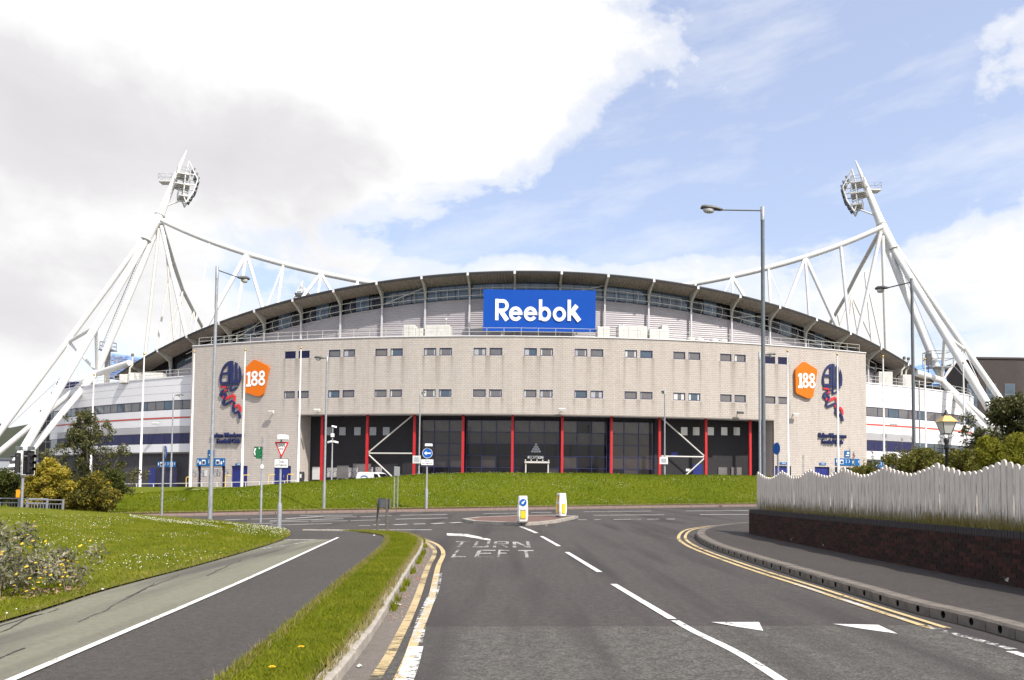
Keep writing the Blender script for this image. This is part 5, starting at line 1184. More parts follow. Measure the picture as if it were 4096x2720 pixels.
# ================================================================== SIGNS ON THE BUILDING
# big blue banner
A, B_ = at(1932, 1323, 97.3), at(2383, 1162, 97.3)
Wb, Hb = B_.x - A.x, B_.z - A.z; ctr = Vector(((A.x + B_.x) / 2, 97.3, (A.z + B_.z) / 2))
th = thing('name_banner', (ctr.x, 97.3, A.z), 'big blue rectangular sign with white lettering Reebok under the roof', 'sign')
M = Matrix.Translation(ctr) @ FACE
pn = MB().box(-Wb / 2, Wb / 2, -Hb / 2, Hb / 2, -.12, 0).obj('panel', MATS['banner_blue'], th, M)
fb = MB()
for x in (-Wb / 2, Wb / 2 - .12): fb.box(x, x + .12, -Hb / 2 - .01, Hb / 2 + .01, -.22, -.13)
for y in (-Hb / 2, 0, Hb / 2 - .12): fb.box(-Wb / 2 + .12, Wb / 2 - .12, y, y + .12, -.22, -.13)
fb.obj('frame', MATS['beam_grey'], th, M)
for x in (-Wb / 3, Wb / 3): MB().box(x - .1, x + .1, -Hb / 2 - .6, Hb / 2, -.5, -.23).obj('support', MATS['beam_grey'], th, M)
def reebok(Wt, Ht):
    """heavy rounded lettering drawn as strokes: cap height 100, stem 19"""
    mb = MB(); st = 16.2
    def arc(cx, cy, rx, ry, a0, a1, w_, n=16): return [(cx + rx * math.cos(R(a0 + (a1 - a0) * i / n)), cy + ry * math.sin(R(a0 + (a1 - a0) * i / n))) for i in range(n + 1)]
    zc = [.03]
    def stroke(pts, w_=st):
        zc[0] += .006
        P = np.array(pts, float); T = np.gradient(P, axis=0); T /= np.hypot(T[:, 0], T[:, 1])[:, None]; Nn = np.stack([-T[:, 1], T[:, 0]], 1) * w_ / 2
        for i in range(len(P) - 1):
            q = [P[i] - Nn[i], P[i + 1] - Nn[i + 1], P[i + 1] + Nn[i + 1], P[i] + Nn[i]]; mb.add([(*v, zc[0]) for v in q] + [(*v, .0) for v in q], [(0, 1, 2, 3), (0, 4, 5, 1), (2, 6, 7, 3)])
    x = 0
    stroke([(x + 9.5, 0), (x + 9.5, 100)]); stroke([(x + 9, 90.5), (x + 36, 90.5)] + arc(38, 68.5, 21, 22, 90, -90, st)[1:] + [(x + 19, 46.5)]); stroke([(x + 27, 46), (x + 60, 0)], 22)
    def e(x):
        stroke(arc(x + 33, 31, 24, 26, 12, 330, st, 30) ); stroke([(x + 9, 33), (x + 57, 33)], 15)
        zc[0] += .006; mb.add([(x + 47.5, 25.5, zc[0]), (x + 66.5, 25.5, zc[0]), (x + 66, 40, zc[0]), (x + 47.5, 40, zc[0])], [(0, 1, 2, 3)])
    e(68); e(140)
    stroke([(222, 2), (222, 99)]); stroke(arc(243, 31, 22, 26, -180, 180, st, 34))
    stroke(arc(314, 31, 24, 26, 0, 360, st, 34))
    stroke([(362, 0), (362, 99)]); stroke([(366, 32), (399, 72)], 21); stroke([(377, 44), (412, 0)], 22)
    V = np.array(mb.v); lo, hi = V[:, :2].min(0), V[:, :2].max(0); V[:, :2] = (V[:, :2] - (lo + hi) / 2) * (Wt / (hi - lo)[0], Ht / (hi - lo)[1]); mb.v = [tuple(v) for v in V]; return mb
reebok(Wb * .765, Hb * .55).obj('lettering', MATS['letters_white'], th, M @ Matrix.Translation((-.15, -.02, .008)))

def facade_frame(px, py, d=-.16):
    k, z = hit(px, py); return frame(FP, k, d, z)
# hexagonal 188 boards
PENT = [(1035, 240), (1283, 365), (1195, 835), (1105, 855), (885, 775), (878, 388)]
for px0, px1, py0, py1, lab in ((983, 1081, 1438, 1587, 'orange five-sided sign reading 188 on the left end of the front, right of the crest'), (3174, 3263.5, 1447, 1595, 'orange five-sided sign reading 188 on the right end of the front, left of the crest')):
    k0, z1 = hit(px0, (py0 + py1) / 2); k1, _ = hit(px1, (py0 + py1) / 2); kc = (k0 + k1) / 2; _, zt = hit((px0 + px1) / 2, py0); _, zb = hit((px0 + px1) / 2, py1)
    Wd, Ht = (k1 - k0) * BAY, zt - zb; M = frame(FP, kc, -.22, (zt + zb) / 2)
    f2 = lambda x, y: ((x - 1080) / 405 * Wd, -(y - 547) / 615 * Ht)
    th = thing('number_board', M.translation, lab, 'sign', 'orange boards on the stadium front')
    put('board', shape_mesh([rounded([f2(*p) for p in PENT], .32)], .28), MATS['orange'], th, M)
    nm = MB(); zz = .15
    def ringn(cx, cy, rx, ry, w_, z_):
        n = 30
        vs = [(cx + rx * math.cos(2 * math.pi * i / n), cy + ry * math.sin(2 * math.pi * i / n), z_) for i in range(n)] + [(cx + (rx - w_) * math.cos(2 * math.pi * i / n), cy + (ry - w_) * math.sin(2 * math.pi * i / n), z_) for i in range(n)]
        nm.add(vs, [(i, (i + 1) % n, n + (i + 1) % n, n + i) for i in range(n)])
    P1 = [(920, 690), (920, 650), (945, 650), (945, 500), (922, 505), (922, 470), (950, 445), (985, 443), (985, 648), (1003, 648), (1003, 688)]
    nm.add([(*f2(*p), zz + .02) for p in P1], [tuple(range(len(P1) - 1, -1, -1))])
    for cx in (1055, 1175):
        for cy, ry, rx, dz in ((495, 62, 52, 0), (615, 66, 57, .004)):
            c = f2(cx, cy); ringn(c[0], c[1], rx / 405 * Wd, ry / 615 * Ht, 33 / 405 * Wd, zz + .02 + dz + (.008 if cx > 1100 else 0))
    nm.obj('numerals', MATS['letters_white'], th, M)
# club crests: initials in a circle over a ribbon
def band_poly(pts, w_):
    P = np.array(pts, float); T = np.gradient(P, axis=0); T /= np.hypot(T[:, 0], T[:, 1])[:, None]; Nn = np.stack([-T[:, 1], T[:, 0]], 1) * w_ / 2
    return P - Nn, P + Nn
for px0, px1, py0, py1, lab in ((881.5, 970, 1443.5, 1677, 'navy club crest of initials with red and navy ribbon, left end of the front'), (3285.5, 3365, 1455, 1685, 'navy club crest of initials with red and navy ribbon, right end of the front')):
    k0, _ = hit(px0, 1500); k1, _ = hit(px1, 1500); _, zt = hit((px0 + px1) / 2, py0); _, zb = hit((px0 + px1) / 2, py1); Wd, Ht = (k1 - k0) * BAY, zt - zb
    M = frame(FP, (k0 + k1) / 2, -.14, (zt + zb) / 2); f2 = lambda x, y: ((x - 643) / 365 * Wd, -(y - 743.5) / 963 * Ht)
    th = thing('club_crest', M.translation, lab, 'crest', 'club crests on the stadium front')
    lh = [(636, 264), (590, 280), (548, 312), (512, 362), (485, 425), (466, 500), (462, 565), (468, 605), (480, 642), (632, 642)]
    h1 = [(602, 322), (604, 446), (508, 454), (528, 398), (562, 346)]; h2 = [(604, 486), (602, 604), (500, 608), (492, 540), (496, 488)]
    rh = [(641, 264), (670, 264), (686, 270), (686, 588), (715, 588), (715, 286), (738, 300), (756, 316), (753, 583), (784, 581), (782, 348), (805, 390), (820, 450), (826, 520), (820, 585), (806, 637), (641, 640)]
    put('left_initial', shape_mesh([[f2(*p) for p in lh], [f2(*p) for p in h1], [f2(*p) for p in h2]], .10), MATS['crest_navy'], th, M)
    put('right_initial', shape_mesh([[f2(*p) for p in rh]], .10), MATS['crest_navy'], th, M)
    for nm, poly in (('bar', [(484, 652), (634, 655), (634, 672), (488, 674)]), ('bar', [(646, 650), (796, 650), (790, 668), (646, 670)]), ('small_letter', [(560, 705), (632, 702), (632, 718), (560, 722)]), ('small_letter', [(560, 760), (618, 762), (600, 775), (560, 772)]), ('small_letter', [(640, 676), (662, 676), (664, 742), (700, 728), (738, 698), (770, 692), (735, 738), (690, 765), (650, 774), (640, 765)])):
        put(nm, shape_mesh([[f2(*p) for p in poly]], .10), MATS['crest_navy'], th, M)
    for nm, pts, w_, m, dz in (('red_ribbon', [(520, 830), (545, 880), (575, 885), (690, 830), (722, 850), (715, 920), (690, 950), (705, 985), (740, 1020), (790, 995), (815, 1030), (822, 1110)], 40, 'crest_red', .0), ('red_knot', [(480, 690), (505, 680), (560, 690), (580, 720), (570, 765), (540, 760), (500, 745)], 30, 'crest_red', .0),
                               ('navy_ribbon', [(545, 740), (500, 770), (482, 820), (500, 848), (560, 795), (582, 830), (548, 900), (527, 960), (548, 990), (690, 925), (722, 960), (702, 1040), (706, 1090), (738, 1130), (798, 1095), (812, 1150), (824, 1220)], 36, 'crest_navy', .07)):
        a, b = band_poly(pts, w_); mb = MB()
        for i in range(len(pts) - 1):
            q = [f2(*a[i]), f2(*a[i + 1]), f2(*b[i + 1]), f2(*b[i])]; mb.add([(*v, .03 + dz * .5) for v in q] + [(*v, -.05) for v in q], [(3, 2, 1, 0), (0, 1, 5, 4), (2, 3, 7, 6)])
        mb.obj(nm, MATS[m], th, M)
for x0, x1, y0, y1, s, lab in ((850, 981, 1733, 1748, 'Bolton Wanderers', 'upper navy lettering line Bolton Wanderers under the left crest'), (871, 964, 1757, 1772, 'Football Club', 'lower navy lettering line Football Club under the left crest'), (3272, 3379, 1735, 1750, 'Bolton Wanderers', 'upper navy lettering line Bolton Wanderers under the right crest'), (3285, 3366, 1760, 1774, 'Football Club', 'lower navy lettering line Football Club under the right crest')):
    k0, _ = hit(x0, (y0 + y1) / 2); k1, zc = hit(x1, (y0 + y1) / 2); kc = (k0 + k1) / 2; _, zc = hit((x0 + x1) / 2, (y0 + y1) / 2)
    o = put('wall_lettering', fit_text(s, (k1 - k0) * BAY, .62, .018, .22), MATS['crest_navy'], None, frame(FP, kc, -.16, zc)); tag(o, lab, 'lettering')
# turnstile fascias and small door signs
def label_board(x0, x1, y0, y1, items, lab, name='turnstile_sign', m='sign_blue'):
    k0, _ = hit(x0, (y0 + y1) / 2); k1, _ = hit(x1, (y0 + y1) / 2); _, zt = hit((x0 + x1) / 2, y0); _, zb = hit((x0 + x1) / 2, y1); Wd, Ht = (k1 - k0) * BAY, zt - zb
    M = frame(FP, (k0 + k1) / 2, -.05, (zt + zb) / 2); th = thing(name, M.translation, lab, 'sign')
    MB().box(-Wd / 2, Wd / 2, -Ht / 2, Ht / 2, -.03, .03).obj('board', MATS[m], th, M)
    for kind, fx, fy, w_, h_ in items:
        if kind == 'box':
            b = MB().box(-w_ * Wd / 2, w_ * Wd / 2, -h_ * Ht / 2, h_ * Ht / 2, 0, .012).obj('notice', MATS['white_sign'], th, M @ Matrix.Translation((fx * Wd, fy * Ht, .032)))
            MB().box(-w_ * Wd * .36, w_ * Wd * .36, -h_ * Ht * .4, h_ * Ht * .2, .013, .018).obj('print', MATS['navy'], b, M @ Matrix.Translation((fx * Wd, fy * Ht, .032)))
        elif kind == 'plain': MB().box(-w_ * Wd / 2, w_ * Wd / 2, -h_ * Ht / 2, h_ * Ht / 2, 0, .012).obj('notice', MATS['white_sign'], th, M @ Matrix.Translation((fx * Wd, fy * Ht, .032)))
        else: put('lettering', fit_text(kind, w_ * Wd, h_ * Ht, .0, .012), MATS['white_sign'], th, M @ Matrix.Translation((fx * Wd, fy * Ht, .042)))
nums = [('1', -.455, .1, .03, .42), ('plain', -.38, -.1, .05, .4), ('box', -.25, .0, .13, .6), ('2', -.07, .1, .045, .42), ('3', .06, .1, .045, .42), ('box', .25, 0, .13, .6), ('plain', .38, -.1, .05, .4), ('4', .455, .1, .045, .42)]
label_board(789, 901, 1833, 1864, nums, 'blue turnstile sign numbered 1 to 4 at the left end of the front')
nums2 = [n for n in nums if not (n[0] == 'box' and n[1] > 0) and not (n[0] == 'plain' and n[1] > 0)]
label_board(3340, 3437, 1834, 1862, nums2, 'blue turnstile sign numbered 1 to 4 at the right end of the front')
label_board(833, 858, 1800, 1829, [('plain', 0, -.2, .6, .12), ('plain', .1, .1, .3, .25)], 'small square blue sign above the left turnstile sign', 'information_sign')
label_board(3377, 3399, 1803, 1829, [('plain', 0, -.25, .6, .12), ('plain', .1, .12, .4, .3)], 'small square blue sign above the right turnstile sign', 'information_sign')
label_board(943, 968, 1853, 1862, [('VX8', 0, 0, .5, .6)], 'small blue door sign over the left pair of navy doors', 'door_sign'); label_board(3119, 3147, 1849, 1858, [('VX4', 0, 0, .5, .6)], 'small blue door sign over navy doors beside the right lamp post', 'door_sign'); label_board(3277, 3302, 1851, 1860, [('VX3', 0, 0, .5, .6)], 'small blue door sign over the navy doors under the right lettering', 'door_sign')
# signs on the left and right wing bases
for (pA, pB, Y, lab) in (((620, 1846), (712, 1868), 106.5, 'blue turnstile sign numbered 1 to 4 on the dark base of the left wing'), ((3478, 1844), (3560, 1868), 104.2, 'blue turnstile sign half hidden by shrubs on the right wing')):
    a, b = at(pA[0], pB[1], Y), at(pB[0], pA[1], Y); ca = (a + b) / 2; ang = -.47 if pA[0] < 2000 else .47
    Wd, Ht = (b.x - a.x) / math.cos(ang), b.z - a.z; M = Matrix.Translation(ca) @ Matrix.Rotation(ang, 4, 'Z') @ FACE; th = thing('turnstile_sign', ca, lab, 'sign')
    MB().box(-Wd / 2, Wd / 2, -Ht / 2, Ht / 2, -.04, .0).obj('board', MATS['sign_blue'], th, M)
    for s, fx in (('1', -.45), ('2', -.08), ('3', .08), ('4', .45)): put('lettering', fit_text(s, .16, .36, 0, .01), MATS['white_sign'], th, M @ Matrix.Translation((fx * Wd, .05, .012)))
    for fx in (-.28, .28): bb = MB().box(-.25, .25, -.28, .28, 0, .01).obj('notice', MATS['white_sign'], th, M @ Matrix.Translation((fx * Wd, 0, .008))); MB().box(-.18, .18, -.2, .12, .011, .016).obj('print', MATS['navy'], bb, M @ Matrix.Translation((fx * Wd, 0, .008)))
    for fx in ((-.9, -.43, 0, .43) if pA[0] < 2000 else (-.43, 0, .43)): MB().box(-.5 if fx == -.9 else -.25, .7 if fx == -.9 else .25, a.z - ca.z - 3.0, a.z - ca.z, -.25, -.2).obj('door', MATS['navy_door' if fx == -.9 else 'navy'], th, M @ Matrix.Translation((fx * Wd, -.1, 0)))
# wall floodlights and cameras
for px, py, lab in ((1095, 1650, 'small white floodlight on the block wall left of the overhang'), (1276, 1643, 'small white floodlight on the wall above the left red column'), (2246, 1640, 'small white floodlight on the wall above the middle of the overhang'), (2951, 1652, 'small dark floodlight above the right end of the overhang'), (3171, 1660, 'small pale floodlight on the block wall right of the overhang')):
    k, z = hit(px, py); M = frame(FP, k, 0, z); th = thing('wall_floodlight', M.translation, lab, 'floodlight', 'small floodlights on the block wall')
    MB().tube([(0, 0, 0), (0, 0, .45)], .05, 6).obj('bracket', MATS['unit_grey'], th, M); MB().bev(-.42, .42, -.16, .16, -.14, .16, .04, Matrix.Translation((0, 0, .6)) @ Matrix.Rotation(R(-75), 4, 'X')).obj('housing', MATS['unit_white' if px < 2900 or px > 3000 else 'lamp_grey'], th, M)
for px, py, Y in ((622, 1694, 107.0), (3575, 1697, 105.5), (3805, 1720, 111)):
    p = at(px, py, Y); th = thing('wall_floodlight', p, {622: 'small floodlight under the red stripe of the left wing', 3575: 'small floodlight under the red stripe of the right wing, by the lamp post', 3805: 'small floodlight near the rounded end of the right wing'}[px], 'floodlight')
    MB().bev(-.4, .4, -.16, .16, -.12, .12, .03, Matrix.Rotation(R(20), 4, 'X')).obj('housing', MATS['unit_white'], th, Matrix.Translation(p)); MB().tube([(0, .1, 0), (0, .9, -.1)], .05, 6).obj('bracket', MATS['unit_grey'], th, Matrix.Translation(p))

# ================================================================== NEIGHBOURING BUILDINGS
p0, p1 = at(3850, 1452, 155), at(4086, 1448, 155)
th = thing('dark_tower', (p0.x, 155, -1), 'dark brick tower block with rounded corner behind the right mast', 'building')
tw = MB(); x0, x1, y0, y1, zt = p0.x, p1.x, 150, 176, p0.z
pl = [(x0, y1), (x0, y0)] + [(x1 - 4 + 4 * math.sin(a), y0 + 4 - 4 * math.cos(a)) for a in np.linspace(0, math.pi / 2, 9)] + [(x1, y1)]
tw.prism(pl, -3, zt); tw.obj('wall', MATS['dark_tower'], th)
cpm = MB(); cpm.prism([(x + (.15 if x > x0 + 1 else -.15), y - .15) for x, y in pl], zt + .003, zt + .35); cpm.obj('parapet', MATS['dark_tower'], th)
pn = MB().box(-.95, .95, -1.0, 1.0, -.05, .02).mesh('window'); gl = MB().box(-.85, .85, -.9, .9, .021, .03).mesh('pane')
for r_ in range(7):
    for c in range(3):
        for px in ([3889] if c == 0 else [3889 + c * 75]):
            q = at(px, 1556 + r_ * 42, 150); M = Matrix.Translation((q.x, 149.97, q.z)) @ FACE; wo = put('window', pn, MATS['galv_dark'], th, M); put('pane', gl, MATS['glass_blue'], wo, M)
q0 = at(4080, 1490, 190)
th = thing('pale_building', (q0.x, 190, -1), 'sliver of a pale building at the right edge behind the tower', 'building'); MB().box(q0.x, q0.x + 14, 190, 205, -3, q0.z).obj('wall', MATS['unit_white'], th); MB().box(q0.x - .2, q0.x + 14.2, 189.8, 190, q0.z - 1.5, q0.z - .8).obj('cornice', MATS['galv_dark'], th)
a, b = at(160, 1640, 165), at(216, 1640, 165)
th = thing('glass_block', (a.x, 165, -1), 'dark glazed building with grid front at the left behind the mast legs', 'building'); MB().box(a.x, b.x + 3, 165, 180, -3, a.z).obj('wall', MATS['galv_dark'], th)
gp = MB().box(0, (b.x - a.x) / 2 - .12, 0, 2.0, -.05, 0).mesh('pane')
for i in range(3):
    for j in range(8): put('pane', gp, MATS['glass_dark'], th, Matrix.Translation((a.x + .06 + i * (b.x - a.x) / 2, 164.97, a.z - 2.2 - j * 2.15)) @ FACE)
a, b = at(225, 1526, 175), at(350, 1526, 175)
th = thing('navy_hall', (a.x, 175, -1), 'navy sheeted hall behind the left wing', 'building'); MB().box(a.x, b.x, 175, 195, -3, a.z).obj('wall', MATS['navy'], th); rm = MB()
for i in range(12): x = a.x + (b.x - a.x) * i / 12; rm.box(x, x + .25, 174.85, 175, 0, a.z)
rm.obj('ribs', MATS['navy'], th)
a, b = at(-60, 1838, 210), at(100, 1838, 210)
th = thing('low_shed', (a.x, 210, -1), 'low pale grey shed at the left edge under the mast legs', 'building'); MB().box(a.x, b.x, 210, 230, -3, a.z).obj('wall', MATS['far_wall'], th); MB().box(a.x - .3, b.x + .3, 209.7, 230.3, a.z, a.z + .5).obj('roof', MATS['galv_dark'], th)

# ================================================================== WALL AND PICKET FENCE ON THE RIGHT
def brickmat():
    m = bpy.data.materials.new('brick'); m.use_nodes = True; N = NT(m.node_tree)
    out = N.n('ShaderNodeOutputMaterial'); b = N.n('ShaderNodeBsdfPrincipled', i_Roughness=.85); b.inputs['Specular IOR Level'].default_value = .3
    geo = N.n('ShaderNodeNewGeometry'); oi = N.n('ShaderNodeObjectInfo'); pos = geo.outputs['Position']
    g = N.m('FRACT', N.m('ADD', geo.outputs['Random Per Island'], oi.outputs['Random']))
    c = N.ramp(g, [(0, (.020, .009, .007)), (.5, (.040, .014, .010)), (.85, (.066, .022, .015)), (1, (.030, .017, .014))])
    n1 = N.n('ShaderNodeTexNoise', i_Vector=pos, i_Scale=9.0, i_Detail=6.0).outputs[0]
    c = N.mix(N.ramp(n1, [(.45, (0, 0, 0)), (.7, (.6, .6, .6))]), c, (.014, .010, .009))
    z = N.n('ShaderNodeSeparateXYZ', i_0=pos).outputs[2]
    low = N.m('MULTIPLY', N.m('GREATER_THAN', z, .16), N.m('LESS_THAN', z, .45))
    n2 = N.n('ShaderNodeTexNoise', i_Vector=N.n('ShaderNodeVectorMath', operation='MULTIPLY', i_0=pos, i_1=(1, 1, 1.6)).outputs[0], i_Scale=1.7, i_Detail=7.0, i_Roughness=.7).outputs[0]
    salt = N.m('MULTIPLY', N.n('ShaderNodeRGBToBW', i_0=N.ramp(n2, [(.635, (0, 0, 0)), (.67, (1, 1, 1))])).outputs[0], low)
    c = N.mix(salt, c, (.50, .46, .43))
    N.link(c, b.inputs['Base Color']); N.link(b.outputs[0], out.inputs[0]); MATS['brick'] = m
brickmat()
mat('coping', (.050, .041, .041), .85, var=.35, vscale=9, island=.25)
mat('coping_single', (.10, .085, .085), .85, var=.35, vscale=9)
wa, wb = Vector((8.33, 1.5, 0)), Vector((7.2, 24.3, 0)); wt = (wb - wa).normalized(); wn = Vector((-wt.y, wt.x, 0)); wL = (wb - wa).length     # wn points to the road (-X)
ZW = 1.0
th = thing('brick_wall', (7.7, 14, 0), 'low dark red brick retaining wall with soldier course under the white fence', 'wall')
cr = MB()
def wq(mb, u0, u1, z0, z1, d0, d1):
    P = lambda u, d, z: (*(wa + wt * u + wn * d).to_2d(), z)
    mb.add([P(u0, d1, z0), P(u1, d1, z0), P(u1, d1, z1), P(u0, d1, z1), P(u0, d0, z0), P(u1, d0, z0), P(u1, d0, z1), P(u0, d0, z1)], [(3, 2, 1, 0), (0, 1, 5, 4), (1, 2, 6, 5), (2, 3, 7, 6), (3, 0, 4, 7)])
wq(cr, 0, wL, -.4, ZW - .012, -.33, -.008)
rt = MB().box(7.2 + .02, 22, 23.96, 24.28, -.4, ZW - .01)
core_o = cr.obj('core', MATS['mortar_dark'], th); rt.obj('return_wall', MATS['brick'], th)
one = MB().add([(0, 0, 0), (.213, 0, 0), (.213, 0, .065), (0, 0, .065), (0, -.03, 0), (.213, -.03, 0), (.213, -.03, .065), (0, -.03, .065)], [(3, 2, 1, 0), (0, 1, 5, 4), (1, 2, 6, 5), (2, 3, 7, 6), (3, 0, 4, 7)]).mesh('brick')
sold = MB().add([(0, 0, 0), (.064, 0, 0), (.064, 0, .11), (0, 0, .11), (0, -.34, 0), (.064, -.34, 0), (.064, -.34, .11), (0, -.34, .11)], [(3, 2, 1, 0), (0, 1, 5, 4), (1, 2, 6, 5), (2, 3, 7, 6), (3, 0, 4, 7)]).mesh('coping_brick')
Rw = Matrix(((wt.x, wn.x, 0, 0), (wt.y, wn.y, 0, 0), (0, 0, 1, 0), (0, 0, 0, 1)))
rest = MB(); n_in = 0
for c in range(14):
    z0 = ZW - .125 - .075 * (c + 1); x = -.1125 * (c % 2)
    while x < wL:
        u0, u1 = max(x, 0), min(x + .213, wL); x += .225
        y = (wa + wt * u0).y
        if u1 - u0 > .2 and 11.4 < y < 17.6 and n_in < 300 and c < 11:
            put('brick', one, MATS['brick'], core_o, Matrix.Translation(wa + wt * u0 + wn * random.uniform(-.002, .004) + Vector((0, 0, z0))) @ Rw); n_in += 1
        else: wq(rest, u0, u1, z0, z0 + .065, -.03, random.uniform(-.002, .004))
tag(rest.obj('bricks', MATS['brick'], core_o), kind='stuff')
crest_ = MB(); n_in = 0; u = 0.0
while u < wL - .07:
    y = (wa + wt * u).y
    if 10.5 < y and n_in < 235: put('coping_brick', sold, MATS['coping'], core_o, Matrix.Translation(wa + wt * u + wn * random.uniform(.002, .008) + Vector((0, 0, ZW - .118 + random.uniform(-.003, .003)))) @ Rw); n_in += 1
    else: wq(crest_, u, u + .064, ZW - .118, ZW - .008, -.33, .005)
    u += .075
if crest_.v: tag(crest_.obj('coping_bricks', MATS['coping'], core_o), kind='stuff')

def picketmat():
    m = bpy.data.materials.new('picket'); m.use_nodes = True; N = NT(m.node_tree)
    out = N.n('ShaderNodeOutputMaterial'); b = N.n('ShaderNodeBsdfPrincipled', i_Roughness=.8); b.inputs['Specular IOR Level'].default_value = .25
    geo = N.n('ShaderNodeNewGeometry'); pos = geo.outputs['Position']; r_ = N.n('ShaderNodeObjectInfo').outputs['Random']
    st = N.n('ShaderNodeTexNoise', i_Vector=N.n('ShaderNodeVectorMath', operation='MULTIPLY', i_0=pos, i_1=(14, 14, 1.3)).outputs[0], i_Scale=2.2, i_Detail=7.0, i_Roughness=.7).outputs[0]
    c = N.mix(N.ramp(st, [(.42, (0, 0, 0)), (.72, (1, 1, 1))]), (.80, .73, .655), (.46, .39, .33))
    c = N.mix(N.m('MULTIPLY', r_, .4), c, (.56, .50, .44))
    z = N.n('ShaderNodeSeparateXYZ', i_0=pos).outputs[2]
    foot = N.m('ADD', N.m('SUBTRACT', 1.36, z), N.m('MULTIPLY', N.m('SUBTRACT', st, .5), 1.5))      # algae creeping up from the soil
    c = N.mix(N.ramp(foot, [(-.10, (0, 0, 0)), (.38, (.92, .92, .92))]), c, (.15, .12, .065))
    N.link(c, b.inputs['Base Color']); N.link(b.outputs[0], out.inputs[0]); MATS['picket'] = m
picketmat()
th = thing('picket_fence', (8.0, 16, .93), 'weathered white picket fence with scalloped top standing on the brick wall', 'fence')
fx = lambda y: 8.33 - 1.13 * (y - 1.5) / 22.8 + .42
pw, ptk = .144, .026
prf = [(-pw / 2, -1.5), (pw / 2, -1.5), (pw / 2, -.06)] + [(pw / 2 * math.cos(a), -.06 + .06 * math.sin(a)) for a in np.linspace(0, math.pi, 9)[1:-1]] + [(-pw / 2, -.06)]
pk = MB().prism(prf, 0, ptk).mesh('picket')
ang = math.atan2(8.62 - 8.95, 26.2)
PM = Matrix(((0, 0, -1, 0), (1, 0, 0, 0), (0, 1, 0, 0), (0, 0, 0, 1)))          # local x -> +Y, y -> up, z -> towards the road
PAN = 1.90; y = 24.65; i = 0; tops = []
while y > 5.0:
    ph = ((24.65 - y) / PAN) % 1.0; sc = abs(2 * ph - 1); top = 1.955 + .19 * sc ** 1.5 + random.uniform(-.012, .012)
    put('picket', pk, MATS['picket'], th, Matrix.Translation((fx(y), y, top)) @ Matrix.Rotation(random.uniform(-.012, .012), 4, 'X') @ Matrix.Rotation(random.uniform(-.05, .05), 4, 'Z') @ PM); y -= .1583
for z in (1.18, 1.70):
    yy = 24.65
    while yy > 5: MB().box(.004, .044, -PAN, -.02, -.045, .045).obj('rail', MATS['picket'], th, Matrix.Translation((fx(yy), yy, z)) @ Matrix.Rotation(math.atan2(1.13, 22.8), 4, 'Z')); yy -= PAN
yy = 24.65
while yy > 5: MB().bev(.045, .135, -.05, .05, -1.3, 0.0, .02).obj('post', MATS['picket'], th, Matrix.Translation((fx(yy), yy, 2.06))); yy -= PAN
P = np.r_[scatter([(7.90, 10.5), (7.32, 23.6)], [(8.6, 10.5), (7.7, 23.6)], 4500), scatter([(7.90, 10.5), (7.72, 15.5)], [(8.7, 10.5), (8.3, 15.5)], 5500)]; gv = lambda X, Y: .92 + 0 * X
blades('fence_grass', P, gv, .04, .34, .011, 'straw', .6, 'tall dry grass growing along the foot of the picket fence', 'grass')
P = scatter([(7.90, 10.5), (7.5, 20)], [(8.6, 10.5), (8.1, 20)], 5000); blades('fence_weeds', P, gv, .04, .15, .012, 'blade', .6, 'green grass mixed in at the foot of the fence', 'grass')

